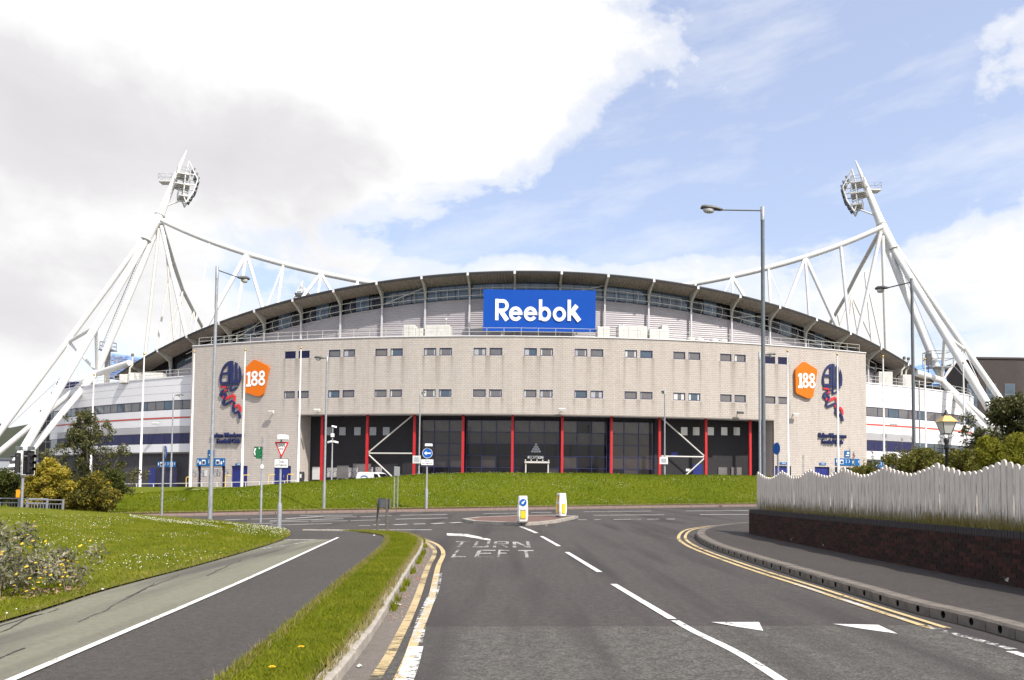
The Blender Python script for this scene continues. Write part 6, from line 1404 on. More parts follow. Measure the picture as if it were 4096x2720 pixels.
# ================================================================== LAMP POSTS, SIGNS, STREET FURNITURE
def gz(X, Y):
    """level of the ground at a plan point"""
    if Y > float(YK(X)) + .2: return float(TZ(X, Y)) if Y - float(YK(X)) > 3 else float(HR(X, Y)) + .12
    if X > 8.2: return .92
    return float(HL(X, Y)) + .02 if X < -1.5 and Y < 35 else float(HR(X, Y))
def lamp_post(top, Y, label, armdir, arm, head=.62, r=.055, rb=.085, hb=1.9, m='galvanised', droop=.0, base_x=None, pole_m=None):
    t = at(top[0], top[1], Y); X = t.x; z0 = gz(X, Y) - .05
    th = thing('lamp_post', (X, Y, z0), label, 'lamp post', 'street lamps'); Hh = t.z - z0
    pm = MB().lathe([(rb, 0), (rb, hb - .1), (r * 1.15, hb + .05), (r, Hh)], 12).obj('pole', MATS[pole_m or m], th, WM[th])
    MB().lathe([(r * 1.12, Hh - .5), (r * 1.12, Hh + .02), (r * .3, Hh + .04)], 12).obj('cap', MATS[m], th, WM[th])
    dv = Vector((math.cos(armdir), math.sin(armdir), 0)); p0 = Vector((0, 0, Hh - .12)); p1 = p0 + dv * arm + Vector((0, 0, droop))
    T = WM[th]
    if arm > .05: MB().tube([p0, p1], .025, 6).obj('arm', MATS['lamp_grey'], th, T)
    Mh = T @ Matrix.Translation(p1) @ Matrix.Rotation(armdir, 4, 'Z') @ Matrix.Rotation(R(-4), 4, 'Y')
    hb_ = MB()
    rings = [(-.02, .05, .05, 0), (.08, .09, .075, 0), (head * .35, .14, .10, .02), (head * .8, .16, .11, .03), (head * .97, .13, .08, .02), (head, .05, .03, .01)]
    vs = []; n = 12
    for x, wy, hz, zc in rings: vs += [(x, wy * math.cos(2 * math.pi * k / n), zc + hz * math.sin(2 * math.pi * k / n) * (1.0 if math.sin(2 * math.pi * k / n) > 0 else .55)) for k in range(n)]
    hb_.add(vs, [(i * n + k, i * n + (k + 1) % n, (i + 1) * n + (k + 1) % n, (i + 1) * n + k) for i in range(len(rings) - 1) for k in range(n)] + [tuple(range(n - 1, -1, -1)), tuple(range((len(rings) - 1) * n, len(rings) * n))], None, True)
    ho = hb_.obj('lamp_head', MATS['lamp_grey'], th, Mh)
    bw = MB(); vs = []
    for s_, z in ((1.0, -.02), (.95, -.10), (.7, -.155), (.1, -.17)): vs += [(head * .62 + .17 * (head / .62) * s_ * math.cos(2 * math.pi * k / n), .125 * s_ * math.sin(2 * math.pi * k / n), z) for k in range(n)]
    bw.add(vs, [(i * n + (k + 1) % n, i * n + k, (i + 1) * n + k, (i + 1) * n + (k + 1) % n) for i in range(3) for k in range(n)] + [tuple(range(3 * n + n - 1, 3 * n - 1, -1))], None, True); bw.obj('bowl', MATS['bowl'], ho, Mh)
    if rb > .07: MB().box(-.05, .05, -rb - .004, -rb + .01, .5, 1.0).obj('service_door', MATS['galvanised'], th, T)
    return th
lamp_post((869, 1068), 32.5, 'tall grey street lamp on the left lawn in front of the left crest', R(68), 1.25, .62, .060, .088, 1.9)
lamp_post((3050, 830), 30.0, 'tallest grey street lamp, arm reaching left, behind the picket fence end', R(181), 1.55, .82, .070, .075, .5, pole_m='galv_dark')
lamp_post((3647, 1116), 32.0, 'dark grey street lamp rising behind the shrubs and fence on the right', R(118), 1.1, .55, .058, .062, .5, m='galv_dark')
lamp_post((1309, 1425), 52.6, 'grey street lamp on the far footway left of the overhang', R(160), .25, .7, .065, .10, 1.9)
lamp_post((1681, 1566), 75, 'slim street lamp behind the mound left of the middle red columns', R(60), .1, .6, .06, .09, 1.6)
lamp_post((2659, 1562), 75, 'slim street lamp behind the mound, carrying a small white plate', R(100), .1, .6, .06, .09, 1.6)
lamp_post((3038, 1411), 52, 'grey street lamp just left of the tallest one, head peeping right', R(15), .45, .7, .07, .10, 1.6)
lamp_post((694, 1575), 75, 'slim street lamp at the left in front of the white wing', R(50), .25, .7, .06, .09, 1.6)
lamp_post((3676, 1524), 68, 'slim street lamp in front of the right wing beside the dark lamp post', R(95), .1, .6, .05, .06, 1.6)
p = at(2655, 1842, 74.8); o = thing('small_plate', p, 'small white plate fixed to the slim lamp post before the right bracing', 'sign'); MB().box(-.38, .38, -.02, .0, -.33, .33).obj('plate', MATS['white_sign'], o, Matrix.Translation(p)); MB().box(-.24, .24, -.03, -.021, -.2, .2).obj('print', MATS['far_wall'], o, Matrix.Translation(p))
p = at(1667, 1838, 74.8); o = thing('small_plate', p, 'small pale plate fixed to the slim lamp post left of the entrance', 'sign'); MB().box(-.38, .38, -.02, .0, -.36, .36).obj('plate', MATS['curtain'], o, Matrix.Translation(p)); MB().box(-.22, .22, -.03, -.021, -.2, .2).obj('print', MATS['far_wall'], o, Matrix.Translation(p))
for i, (px, py, Y) in enumerate(((376, 1504, 97), (577, 1421, 88), (777, 1412, 88), (981, 1405, 87), (1204, 1397, 88), (3150, 1410, 88), (3349, 1423, 89), (3532, 1431, 92), (3699, 1441, 95), (3853, 1456, 98))):
    t = at(px, py, Y); z0 = gz(t.x, Y) - .05
    lab = ['thin white flagpole behind the dark tree at the far left', 'white flagpole left of the block front before the white wing', 'white flagpole at the left corner of the block front', 'white flagpole between the left crest and orange board', 'white flagpole right of the left orange board', 'white flagpole left of the right orange board', 'white flagpole crossing the right crest', 'white flagpole just right of the block front on the right', 'white flagpole before the right wing between lamp posts and lantern', 'white flagpole at the rounded end of the right wing'][i]
    th = thing('flagpole', (t.x, Y, z0), lab, 'flagpole', 'flagpoles in front of the stadium'); Hh = t.z - z0
    MB().lathe([(.15, 0), (.13, Hh * .28), (.115, Hh * .281), (.075, Hh * .98), (.06, Hh)], 10).obj('pole', MATS['steel_white'], th, WM[th])
    MB().lathe([(.03, Hh), (.10, Hh + .06), (.13, Hh + .16), (.10, Hh + .26), (.01, Hh + .30)], 10).obj('finial', MATS['brass'], th, WM[th])
def fixed(th, M=None): return WM[th] if M is None else WM[th] @ M
def disc(mb_r, d=.012, n=28): return MB().prism(ellipse(0, 0, mb_r, mb_r, n), 0, d)
def arrow_poly(L, w_, hw, hl): return [(-L / 2, 0), (-L / 2 + hl, hw), (-L / 2 + hl, w_), (L / 2, w_), (L / 2, -w_), (-L / 2 + hl, -w_), (-L / 2 + hl, -hw)]
def topper(th, z, w_=.33):
    T = fixed(th); MB().tube([(0, 0, z - .22), (0, -.02, z)], .03, 6).obj('lamp_stem', MATS['galvanised'], th, T)
    MB().bev(-w_ * .3, w_ * .7, -.22, .10, z - .03, z + .13, .035).obj('sign_light', MATS['white_sign'], th, T)
# GIVE WAY
Y = 28.6; b = at(1116, 2130, Y); z0 = gz(b.x, Y) - .05
th = thing('give_way_sign', (b.x, Y, z0), 'red bordered GIVE WAY triangle sign over a Dual carriageway plate', 'road sign'); T = fixed(th)
zz = lambda py, px=1135: at(px, py, Y).z - z0
MB().lathe([(.082, 0), (.082, zz(2020)), (.04, zz(2004)), (.04, zz(1765))], 12).obj('post', MATS['galvanised'], th, T)
ux = at(1126, 1900, Y).x - b.x
F_ = T @ Matrix.Translation((ux + .0, -.06, 0)) @ FACE
zt, zb = zz(1768), zz(1833); hw = 58 / 2 * Y / FPX
tri = [(-hw, zt), (hw, zt), (0, zb)]
sgn = put('sign_plate', shape_mesh([rounded(tri, .05)], .012), MATS['sign_red'], th, F_)
cx, cy = 0, (2 * zt + zb) / 3
put('white_field', shape_mesh([rounded([((x - cx) * .70 + cx, (y - cy) * .70 + cy) for x, y in tri], .02)], .006), MATS['white_sign'], sgn, F_ @ Matrix.Translation((0, 0, .011)))
put('lettering', fit_text('GIVE', hw * .98, (zt - zb) * .16, .006, .004), MATS['ink'], sgn, F_ @ Matrix.Translation((.0, zt - (zt - zb) * .235, .018))); put('lettering', fit_text('WAY', hw * .62, (zt - zb) * .115, .004, .004), MATS['ink'], sgn, F_ @ Matrix.Translation((.0, zt - (zt - zb) * .43, .018)))
def plate2(th, F_, yc, w_, h_, l1='Dual', l2='carriageway'):
    pl_ = put('plate', shape_mesh([rounded([(-w_ / 2, yc - h_ / 2), (w_ / 2, yc - h_ / 2), (w_ / 2, yc + h_ / 2), (-w_ / 2, yc + h_ / 2)], .03)], .012), MATS['ink'], th, F_)
    e = .014; put('white_field', shape_mesh([rounded([(-w_ / 2 + e, yc - h_ / 2 + e), (w_ / 2 - e, yc - h_ / 2 + e), (w_ / 2 - e, yc + h_ / 2 - e), (-w_ / 2 + e, yc + h_ / 2 - e)], .025)], .004), MATS['white_sign'], pl_, F_ @ Matrix.Translation((0, 0, .009)))
    put('lettering', fit_text(l1, w_ * .34, h_ * .27, .004, .003), MATS['ink'], pl_, F_ @ Matrix.Translation((0, yc + h_ * .2, .013))); put('lettering', fit_text(l2, w_ * .84, h_ * .27, .004, .003), MATS['ink'], pl_, F_ @ Matrix.Translation((0, yc - h_ * .2, .013)))
yc = (zz(1835) + zz(1872)) / 2; plate2(th, F_, yc, 57 * Y / FPX, zz(1835) - zz(1872))
topper(th, zz(1755), .36)
# keep-left arrow sign on the far footway
Y = 53.0; b = at(1705, 2034, Y); z0 = gz(b.x, Y) - .05
th = thing('arrow_sign', (b.x, Y, z0), 'round blue sign with white left arrow and Dual carriageway plate on far footway', 'road sign'); T = fixed(th); zz = lambda py: at(1705, py, Y).z - z0
MB().lathe([(.10, 0), (.10, zz(1958)), (.055, zz(1950)), (.055, zz(1790))], 12).obj('post', MATS['galvanised'], th, T)
F_ = T @ Matrix.Translation((.03, -.1, zz(1813))) @ FACE; r_ = .335
d_ = disc(r_).obj('disc', MATS['disc_blue'], th, F_); ring_ = MB(); n = 28
ring_.add([(r_ * math.cos(2 * math.pi * i / n), r_ * math.sin(2 * math.pi * i / n), .014) for i in range(n)] + [(r_ * .93 * math.cos(2 * math.pi * i / n), r_ * .93 * math.sin(2 * math.pi * i / n), .014) for i in range(n)], [(i, (i + 1) % n, n + (i + 1) % n, n + i) for i in range(n)]); ring_.obj('rim', MATS['white_sign'], d_, F_)
put('arrow', shape_mesh([arrow_poly(.46, .045, .14, .17)], .004), MATS['white_sign'], d_, F_ @ Matrix.Translation((0, 0, .016)))
plate2(th, T @ Matrix.Translation((.03, -.1, 0)) @ FACE, (zz(1837) + zz(1861)) / 2, 50 * Y / FPX, zz(1837) - zz(1861)); topper(th, zz(1783), .5)
# cycle and pedestrian disc, turned away
Y = 35.0; b = at(646, 2076, Y); z0 = gz(b.x, Y) - .3; tp = at(664, 1811, Y)
th = thing('cycle_path_sign', (b.x, Y, z0), 'round blue cycle and pedestrian sign turned sideways on a grey post, left', 'road sign'); T = fixed(th)
MB().lathe([(.045, 0), (.045, tp.z - z0 + .3)], 10).obj('post', MATS['galvanised'], th, T)
F_ = Matrix.Translation((tp.x, Y - .06, tp.z)) @ Matrix.Rotation(R(-52), 4, 'Z') @ FACE; d_ = disc(.30).obj('disc', MATS['disc_blue'], th, F_)
MB().box(-.006, .006, -.26, .26, .013, .016).obj('divider', MATS['white_sign'], d_, F_)
cyc = MB()
for c in (-.19, -.07): cyc.tube([(c + .05 * math.cos(a), -.03 + .05 * math.sin(a), .016) for a in np.linspace(0, 2 * math.pi, 13)], .008, 4)
cyc.tube([(-.19, -.03, .016), (-.15, .03, .016), (-.09, .03, .016), (-.07, -.03, .016)], .008, 4); cyc.obj('cycle_symbol', MATS['white_sign'], d_, F_)
man = MB(); man.add([(x * .9 + .13, y, .016) for x, y in ((-.03, .13), (.03, .13), (.05, .0), (.03, .0), (.04, -.18), (.01, -.18), (0, -.05), (-.02, -.18), (-.05, -.18), (-.03, 0), (-.06, .0))], [tuple(range(11))]); man.prism(ellipse(.13, .17, .028, .03, 10), .012, .017); man.obj('walker_symbol', MATS['white_sign'], d_, F_)
# green fingerpost
Y = 32.0; b = at(1042, 2102, Y); z0 = gz(b.x, Y) - .05; zz = lambda py: at(1045, py, Y).z - z0
th = thing('fingerpost', (b.x, Y, z0), 'grey post with green arrow-ended pedestrian sign pointing left', 'sign post'); T = fixed(th)
MB().lathe([(.045, 0), (.045, zz(1960)), (.038, zz(1958)), (.038, zz(1748))], 10).obj('post', MATS['galvanised'], th, T)
F_ = T @ Matrix.Translation((.02, -.06, (zz(1787) + zz(1828)) / 2)) @ FACE; hh = (zz(1787) - zz(1828)) / 2; wd = 38 * Y / FPX
out_ = [(0, hh), (-wd * .85, hh), (-wd, 0), (-wd * .85, -hh), (0, -hh)]
f_ = put('finger', shape_mesh([out_], .012), MATS['ink'], th, F_); put('green_field', shape_mesh([[(x * .96 - .008, y * .9) for x, y in out_]], .004), MATS['green_sign'], f_, F_ @ Matrix.Translation((0, 0, .009)))
put('chevron', shape_mesh([[(-wd * .80, hh * .7), (-wd * .64, hh * .7), (-wd * .78, 0), (-wd * .64, -hh * .7), (-wd * .80, -hh * .7), (-wd * .93, 0)]], .003), MATS['white_sign'], f_, F_ @ Matrix.Translation((0, 0, .0135)))
wk = MB(); wk.add([(x - wd * .36, y, .0145) for x, y in ((-.02, .11), (.03, .11), (.09, .03), (.05, .03), (.03, .0), (.09, -.16), (.05, -.16), (.01, -.05), (-.05, -.16), (-.09, -.15), (-.03, .0), (-.06, .03), (-.08, .02))], [tuple(range(13))]); wk.prism(ellipse(-wd * .36 + .01, .145, .028, .03, 10), .012, .015); wk.obj('walker_symbol', MATS['white_sign'], f_, F_)
F2 = T @ Matrix.Translation((-.03, -.03, (zz(1795) + zz(1838)) / 2)) @ Matrix.Rotation(R(72), 4, 'Z') @ FACE; f_ = put('finger', shape_mesh([[(x, y * .95) for x, y in out_]], .012), MATS['green_sign'], th, F2)
for py in (1790, 1835, 1815): MB().lathe([(.055, -.03), (.055, .03)], 10).obj('clamp', MATS['galvanised'], th, T @ Matrix.Translation((0, 0, zz(py))))
MB().prism(ellipse(0, 0, .07, .09), 0, .004).obj('sticker', MATS['white_sign'], th, T @ Matrix.Translation((.02, -.05, zz(1866))) @ FACE)
# low street name board
pA, pB = Vector((-4.55, 27.3, 0)), Vector((-4.08, 26.4, 0)); zA = .02
th = thing('street_name_board', (-4.3, 26.9, float(HL(-4.3, 26.9))), 'low street name board on two weathered posts at the end of the verge', 'sign')
pmesh = MB().bev(-.04, .04, -.03, .03, 0, 1.08, .012).mesh('post')
for p in (pA, pB): put('post', pmesh, MATS['timber'], th, Matrix.Translation((p.x, p.y, float(HL(p.x, p.y)) - .02)) @ Matrix.Rotation(random.uniform(-.02, .02), 4, 'Y'))
dv = (pB - pA).normalized(); nrm = Vector((dv.y, -dv.x, 0)) * (1 if dv.y < 0 else -1)
Mn = Matrix(((dv.x, 0, -dv.y, (pA.x + pB.x) / 2), (dv.y, 0, dv.x, (pA.y + pB.y) / 2), (0, 1, 0, float(HL(-4.3, 26.9)) + .9), (0, 0, 0, 1)))
bd = MB().box(-.62, .62, -.14, .14, .035, .06).obj('board', MATS['grey_back'], th, Mn); fb = MB()
for y0, y1 in ((-.16, -.14), (.14, .16)): fb.box(-.64, .64, y0, y1, .03, .07)
for x0, x1 in ((-.64, -.62), (.62, .64)): fb.box(x0, x1, -.14, .14, .03, .07)
fb.obj('frame', MATS['timber'], bd, Mn)
# twin-post sign seen edge on
Y = 54.2; b = at(1582, 2036, Y); z0 = gz(b.x, Y) - .05; th = thing('edge_on_sign', (b.x, Y, z0), 'narrow twin-post direction sign seen edge on from behind on the far footway', 'road sign'); T = fixed(th)
for dx in (-.09, .10): MB().lathe([(.04, 0), (.04, at(1582, 1880, Y).z - z0)], 8).obj('post', MATS['galvanised'], th, T @ Matrix.Translation((dx, dx * 2, 0)))
MB().box(-.42, .42, at(1582, 1903, Y).z - z0, at(1582, 1866, Y).z - z0, .05, .07).obj('panel', MATS['grey_back'], th, T @ Matrix.Rotation(R(72), 4, 'Z') @ FACE)
# blue disc seen edge on, right, and warning triangles
Y = 40.0; tp = at(3104, 1795, Y); th = thing('edge_on_disc_sign', (tp.x + .1, Y, gz(9.9, 40)), 'blue round sign seen almost edge on, right of the tallest lamp post', 'road sign'); T = fixed(th); z0 = WM[th].translation.z
MB().lathe([(.05, 0), (.05, tp.z - z0 + .32)], 10).obj('post', MATS['galvanised'], th, T); d_ = disc(.30).obj('disc', MATS['disc_blue'], th, Matrix.Translation((tp.x, Y - .1, tp.z)) @ Matrix.Rotation(R(-74), 4, 'Z') @ FACE)
for px, pt_, pb, Y, lab in ((3411, 1812, 1838, 44, 'red bordered warning triangle with plate seen at an angle above the fence'), (3713, 1792, 1815, 52, 'warning triangle seen at an angle among the shrubs on the right')):
    t, bt_ = at(px, pt_, Y), at(px, pb, Y); h_ = t.z - bt_.z; th = thing('warning_sign', (t.x + .06, Y, gz(t.x, Y) - .1), lab, 'road sign'); z0 = WM[th].translation.z; T = fixed(th)
    MB().lathe([(.04, 0), (.04, t.z - z0 + .05)], 8).obj('post', MATS['galvanised'], th, T); F_ = Matrix.Translation((t.x, Y - .06, bt_.z)) @ Matrix.Rotation(R(55), 4, 'Z') @ FACE
    s_ = put('sign_plate', shape_mesh([rounded([(-h_ * .57, 0), (h_ * .57, 0), (0, h_)], .04)], .012), MATS['sign_red'], th, F_); put('white_field', shape_mesh([[(-h_ * .36, .12 * h_), (h_ * .36, .12 * h_), (0, h_ * .78)]], .004), MATS['white_sign'], s_, F_ @ Matrix.Translation((0, 0, .009))); MB().box(-.03, .03, h_ * .2, h_ * .55, .013, .016).obj('symbol', MATS['ink'], s_, F_)
    MB().box(-h_ * .5, h_ * .5, -h_ * .75, -.04, -.006, .006).obj('plate', MATS['white_sign'], th, F_)
# keep-left bollards on the island
def bollard(px, py, lab, rz, keep):
    p = on_road(px, py, .12); th = thing('traffic_bollard', (p.x, p.y, float(HI(p.x, p.y))), lab, 'bollard', 'illuminated bollards on the traffic island', rz); T = fixed(th); hgt = (107 if keep else 95) * p.y / FPX; w_ = .19
    sh = MB(); prof_ = [(w_ * .92, .06), (w_ * 1.06, hgt * .25), (w_ * 1.02, hgt * .62), (w_ * .86, hgt * .985), (w_ * .80, hgt)]; vs = []
    for hw_, z in prof_: c = hw_ * .25; vs += [(-hw_ + c, -hw_, z), (hw_ - c, -hw_, z), (hw_, -hw_ + c, z), (hw_, hw_ - c, z), (hw_ - c, hw_, z), (-hw_ + c, hw_, z), (-hw_, hw_ - c, z), (-hw_, -hw_ + c, z)]
    sh.add(vs, [(i * 8 + k, i * 8 + (k + 1) % 8, i * 8 + 8 + (k + 1) % 8, i * 8 + 8 + k) for i in range(4) for k in range(8)] + [tuple(range(32, 40))]); so_ = sh.obj('shell', MATS['bollard_white'], th, T)
    MB().box(-w_ * .98, w_ * .98, -w_ * .98, w_ * .98, 0, .058).obj('base', MATS['lamp_grey'], th, T)
    def pnl(face_rot, y0, y1, hw_, m, name='panel', out=1.09):
        Mf = T @ Matrix.Rotation(face_rot, 4, 'Z') @ Matrix.Translation((0, -w_ * out, 0)) @ FACE
        fr_ = MB().box(-hw_ - .012, hw_ + .012, y0 - .012, y1 + .012, -.02, .0).obj('panel_edge', MATS['ink'], so_, Mf); MB().box(-hw_, hw_, y0, y1, .001, .006).obj(name, MATS[m], so_, Mf); return Mf
    if keep:
        pnl(0, hgt * .17, hgt * .45, .085, 'bollard_yellow'); Mf = T @ Matrix.Translation((0, -w_ * 1.08, hgt * .78)) @ FACE
        d_ = disc(.135, .01).obj('disc', MATS['disc_blue'], so_, Mf @ Matrix.Translation((0, -.02, 0))); put('arrow', shape_mesh([arrow_poly(.17, .022, .062, .075)], .004), MATS['white_sign'], so_, Mf @ Matrix.Translation((0, -.02, .013)) @ Matrix.Rotation(R(45), 4, 'Z'))
        MB().box(-.12, .12, hgt * .47, hgt * .56, 0, .004).obj('label', MATS['curtain'], so_, T @ Matrix.Translation((0, -w_ * 1.07, 0)) @ FACE)
    else:
        for rot, hw_ in ((0, .075), (math.pi / 2, .075), (-math.pi / 2, .075)): pnl(rot, hgt * .17, hgt * .55, hw_, 'bollard_yellow')
        pnl(-math.pi / 2, hgt * .66, hgt * .90, .065, 'bollard_yellow', out=1.03)
bollard(2090, 2091, 'white bollard with blue keep left disc and yellow panel, nearer on the island', R(4), True)
bollard(2245, 2068, 'white bollard with three yellow panels, farther back on the island', R(28), False)
# traffic light, push button, guard rails at far left
Y = 37.0; b = at(86, 2042, Y); z0 = -.2; th = thing('traffic_light', (b.x, Y, z0), 'traffic light with two black heads on a grey pole at the left edge', 'traffic light'); T = fixed(th); zt = at(92, 1797, Y).z - z0
MB().lathe([(.06, 0), (.06, zt)], 12).obj('pole', MATS['galvanised'], th, T)
def head(rz, dx, board):
    M = T @ Matrix.Translation((dx, -.02, zt - .62)) @ Matrix.Rotation(rz, 4, 'Z'); hb_ = MB().bev(-.15, .15, -.10, .12, -.46, .46, .03).obj('signal_head', MATS['black_plastic'], th, M)
    for i in range(3):
        vz = MB(); n = 10; c = .30 - .30 * i
        vs = [(.11 * math.cos(a), -.10, c + .11 * math.sin(a)) for a in np.linspace(-.5, math.pi + .5, n)] + [(.115 * math.cos(a), -.30 - .02 * math.sin(a), c + .10 * math.sin(a) - .02) for a in np.linspace(-.5, math.pi + .5, n)]
        vz.add(vs, [(k, k + 1, n + k + 1, n + k) for k in range(n - 1)]); vz.obj('visor', MATS['black_plastic'], hb_, M); MB().prism(ellipse(0, c, .095, .095, 14), .101, .106).obj('lens', MATS['signal_red_off'], hb_, M @ FACE)
    if board: MB().box(-.27, .27, .125, .135, -.55, .55).obj('backing_board', MATS['black_plastic'], hb_, M); fb = MB(); [fb.box(*q) for q in ((-.29, .29, .120, .14, .55, .57), (-.29, .29, .120, .14, -.57, -.55), (-.29, -.27, .12, .14, -.55, .55), (.27, .29, .12, .14, -.55, .55))]; fb.obj('white_border', MATS['white_sign'], hb_, M)
    MB().tube([(-dx * .9, 0, .3), (0, 0, .3)], .02, 5).obj('bracket', MATS['galvanised'], hb_, M)
head(R(-62), -.26, False); head(R(62), .33, True)
MB().box(-.07, .07, -.13, -.06, 1.05, 1.40).obj('push_button_box', MATS['orange_box'], th, T @ Matrix.Translation((-.14, 0, 0)))
MB().tube([(-.25, 0, zt - .05), (.35, 0, zt - .02)], .02, 5).obj('sensor_arm', MATS['galvanised'], th, T)
for dx in (-.2, .36): MB().bev(-.09, .09, -.2, .12, -.07, .09, .02).obj('sensor', MATS['galv_dark'], th, T @ Matrix.Translation((dx, 0, zt + .04)))
for px0, px1, py0, Y, lab, nb in ((-150, 190, 1992, 38.0, 'grey guard railing in front of the golden bush at the left edge', 30), (110, 254, 1999, 40.0, 'short grey guard railing ending right of the longer one', 12)):
    a, b = at(px0, py0, Y), at(px1, py0, Y); th = thing('guard_railing', (a.x, Y, -.4), lab, 'railing', 'pedestrian guard railings'); zb = a.z - 1.0; L = b.x - a.x
    for nm, z, r in (('top_rail', a.z, .028), ('rail', a.z - .2, .022), ('rail', a.z - .9, .022)): MB().tube([(a.x, Y, z), (b.x, Y, z)], r, 6).obj(nm, MATS['galvanised'], th)
    for i in range(4 if nb > 20 else 2): x = b.x - i * L / (3 if nb > 20 else 1); MB().box(x - .035, x + .035, Y - .03, Y + .03, -.7, a.z + .03).obj('post', MATS['galvanised'], th)
    bar = MB().tube([(0, 0, -.9), (0, 0, -.2)], .010, 5).mesh('bar')
    for i in range(nb * 1): put('bar', bar, MATS['galvanised'], th, Matrix.Translation((a.x + (i + .5) * L / nb, Y, a.z)))
# knee rail and yellow hoops by the left doors
kr = thing('knee_rail', at(800, 1927, 92), 'low white knee rail along the forecourt before the left doors', 'railing'); pts = [at(x, y, Yq) for x, y, Yq in ((480, 1936, 94), (700, 1934, 92), (900, 1930, 91), (1080, 1926, 91), (1230, 1921, 92))]
MB().tube(pts, .04, 6).obj('rail', MATS['rail_pale'], kr)
for i in range(14):
    u = i / 13 * 4; j = min(int(u), 3); p = pts[j].lerp(pts[j + 1], u - j); MB().box(p.x - .04, p.x + .04, p.y - .04, p.y + .04, gz(p.x, p.y) - .1, p.z).obj('post', MATS['steel_cream'], kr)
for i, (px, py, Y) in enumerate(((745, 1908, 96), (902, 1901, 97), (973, 1900, 96.5), (1075, 1898, 95), (1150, 1897, 94.5))):
    t = at(px, py, Y); z0 = gz(t.x, Y) - .05; th = thing('yellow_hoop', (t.x, Y, z0), ['first', 'second', 'third', 'fourth', 'fifth'][i] + ' yellow tubular hoop from the left by the navy doors', 'barrier', 'yellow hoops by the doors')
    MB().tube([(t.x, Y, z0), (t.x, Y, t.z - .1), (t.x + .08, Y, t.z), (t.x + .7, Y + .1, t.z)], .045, 6).obj('hoop', MATS['yellow_paint'], th); MB().lathe([(.1, 0), (.1, .04)], 8).obj('foot', MATS['galvanised'], th, Matrix.Translation((t.x, Y, z0)))
t = at(1206, 1887, 92); z0 = gz(t.x, 92); th = thing('litter_bin', (t.x, 92, z0), 'black litter bin at the left corner of the overhang', 'bin'); MB().lathe([(.33, 0), (.36, .15), (.36, t.z - z0 - .25), (.30, t.z - z0)], 14).obj('body', MATS['black_plastic'], th, WM[th]); MB().box(-.1, .1, -.38, -.34, (t.z - z0) * .6, (t.z - z0) * .85).obj('opening', MATS['curtain'], th, WM[th])
# camera pole
Y = 86; t = at(1331, 1712, Y); z0 = gz(t.x, Y); th = thing('camera_pole', (t.x, Y, z0), 'grey pole with white security cameras in front of the left dark bays', 'camera pole'); T = fixed(th); h_ = t.z - z0
MB().lathe([(.09, 0), (.09, h_ * .45), (.07, h_ * .46), (.07, h_)], 10).obj('pole', MATS['galvanised'], th, T)
for dz, rz, dx in ((.15, .2, .15), (-1.5, 2.6, -.3), (-1.5, .5, .35)): MB().bev(-.28, .28, -.10, .10, -.08, .09, .03, Matrix.Rotation(rz, 4, 'Z') @ Matrix.Rotation(.2, 4, 'Y')).obj('camera', MATS['white_sign'], th, T @ Matrix.Translation((dx, 0, h_ + dz)))
MB().box(-.16, .16, -.16, .16, h_ - .95, h_ - .6).obj('junction_box', MATS['white_sign'], th, T)
# white van behind the mound
Y = 84; pa, pb = at(1438, 1890, Y), at(1556, 1890, Y); z0 = pa.z - 1.80; L = (pb.x - pa.x) / math.cos(R(18))
th = thing('parked_van', ((pa.x + pb.x) / 2, Y, z0), 'small white van with blue oval logo half hidden behind the mound', 'van', None, R(-18)); T = fixed(th)
sp = [(-L / 2, .35), (-L / 2 - .02, 1.2), (-L / 2 + .12, 1.78), (-L / 2 + .4, 1.86), (L * .16, 1.84), (L * .27, 1.72), (L * .38, 1.15), (L * .5, 1.0), (L * .515, .7), (L * .5, .35)]
MB().prism(sp, -.85, .85).obj('body', MATS['van_white'], th, T @ FACE)
for s_ in (-1, 1):
    zf = .852 if s_ > 0 else -.862; MB().prism([(L * .13, 1.18), (L * .33, 1.18), (L * .255, 1.62), (L * .13, 1.68)], zf, zf + .01).obj('side_window', MATS['glass_dark'], th, T @ FACE)
    for x in (-L * .32, L * .33): w_ = MB().lathe([(.30, -.1), (.30, .1)], 16).obj('wheel', MATS['rubber'], th, T @ Matrix.Translation((x, -s_ * .80, .30)) @ Matrix.Rotation(math.pi / 2, 4, 'X')); MB().lathe([(.18, -.11), (.18, .11)], 12).obj('rim', MATS['galvanised'], w_, WM[w_])
MB().prism([(L * .275, 1.70), (L * .385, 1.17), (L * .375, 1.15), (L * .26, 1.70)], -.75, .75).obj('windscreen', MATS['glass_dark'], th, T @ FACE @ Matrix.Translation((.03, 0, 0)))
lg = MB().prism(ellipse(-L * .22, 1.28, .42, .22), .853, .860).obj('logo', MATS['sign_blue'], th, T @ FACE); MB().prism(ellipse(-L * .22, 1.28, .33, .07), .861, .864).obj('logo_band', MATS['white_sign'], lg, T @ FACE)
for x in (-.02, .22): MB().box(L * x - .09, L * x + .09, 1.1, 1.18, .853, .86).obj('door_mark', MATS['far_wall'], th, T @ FACE)
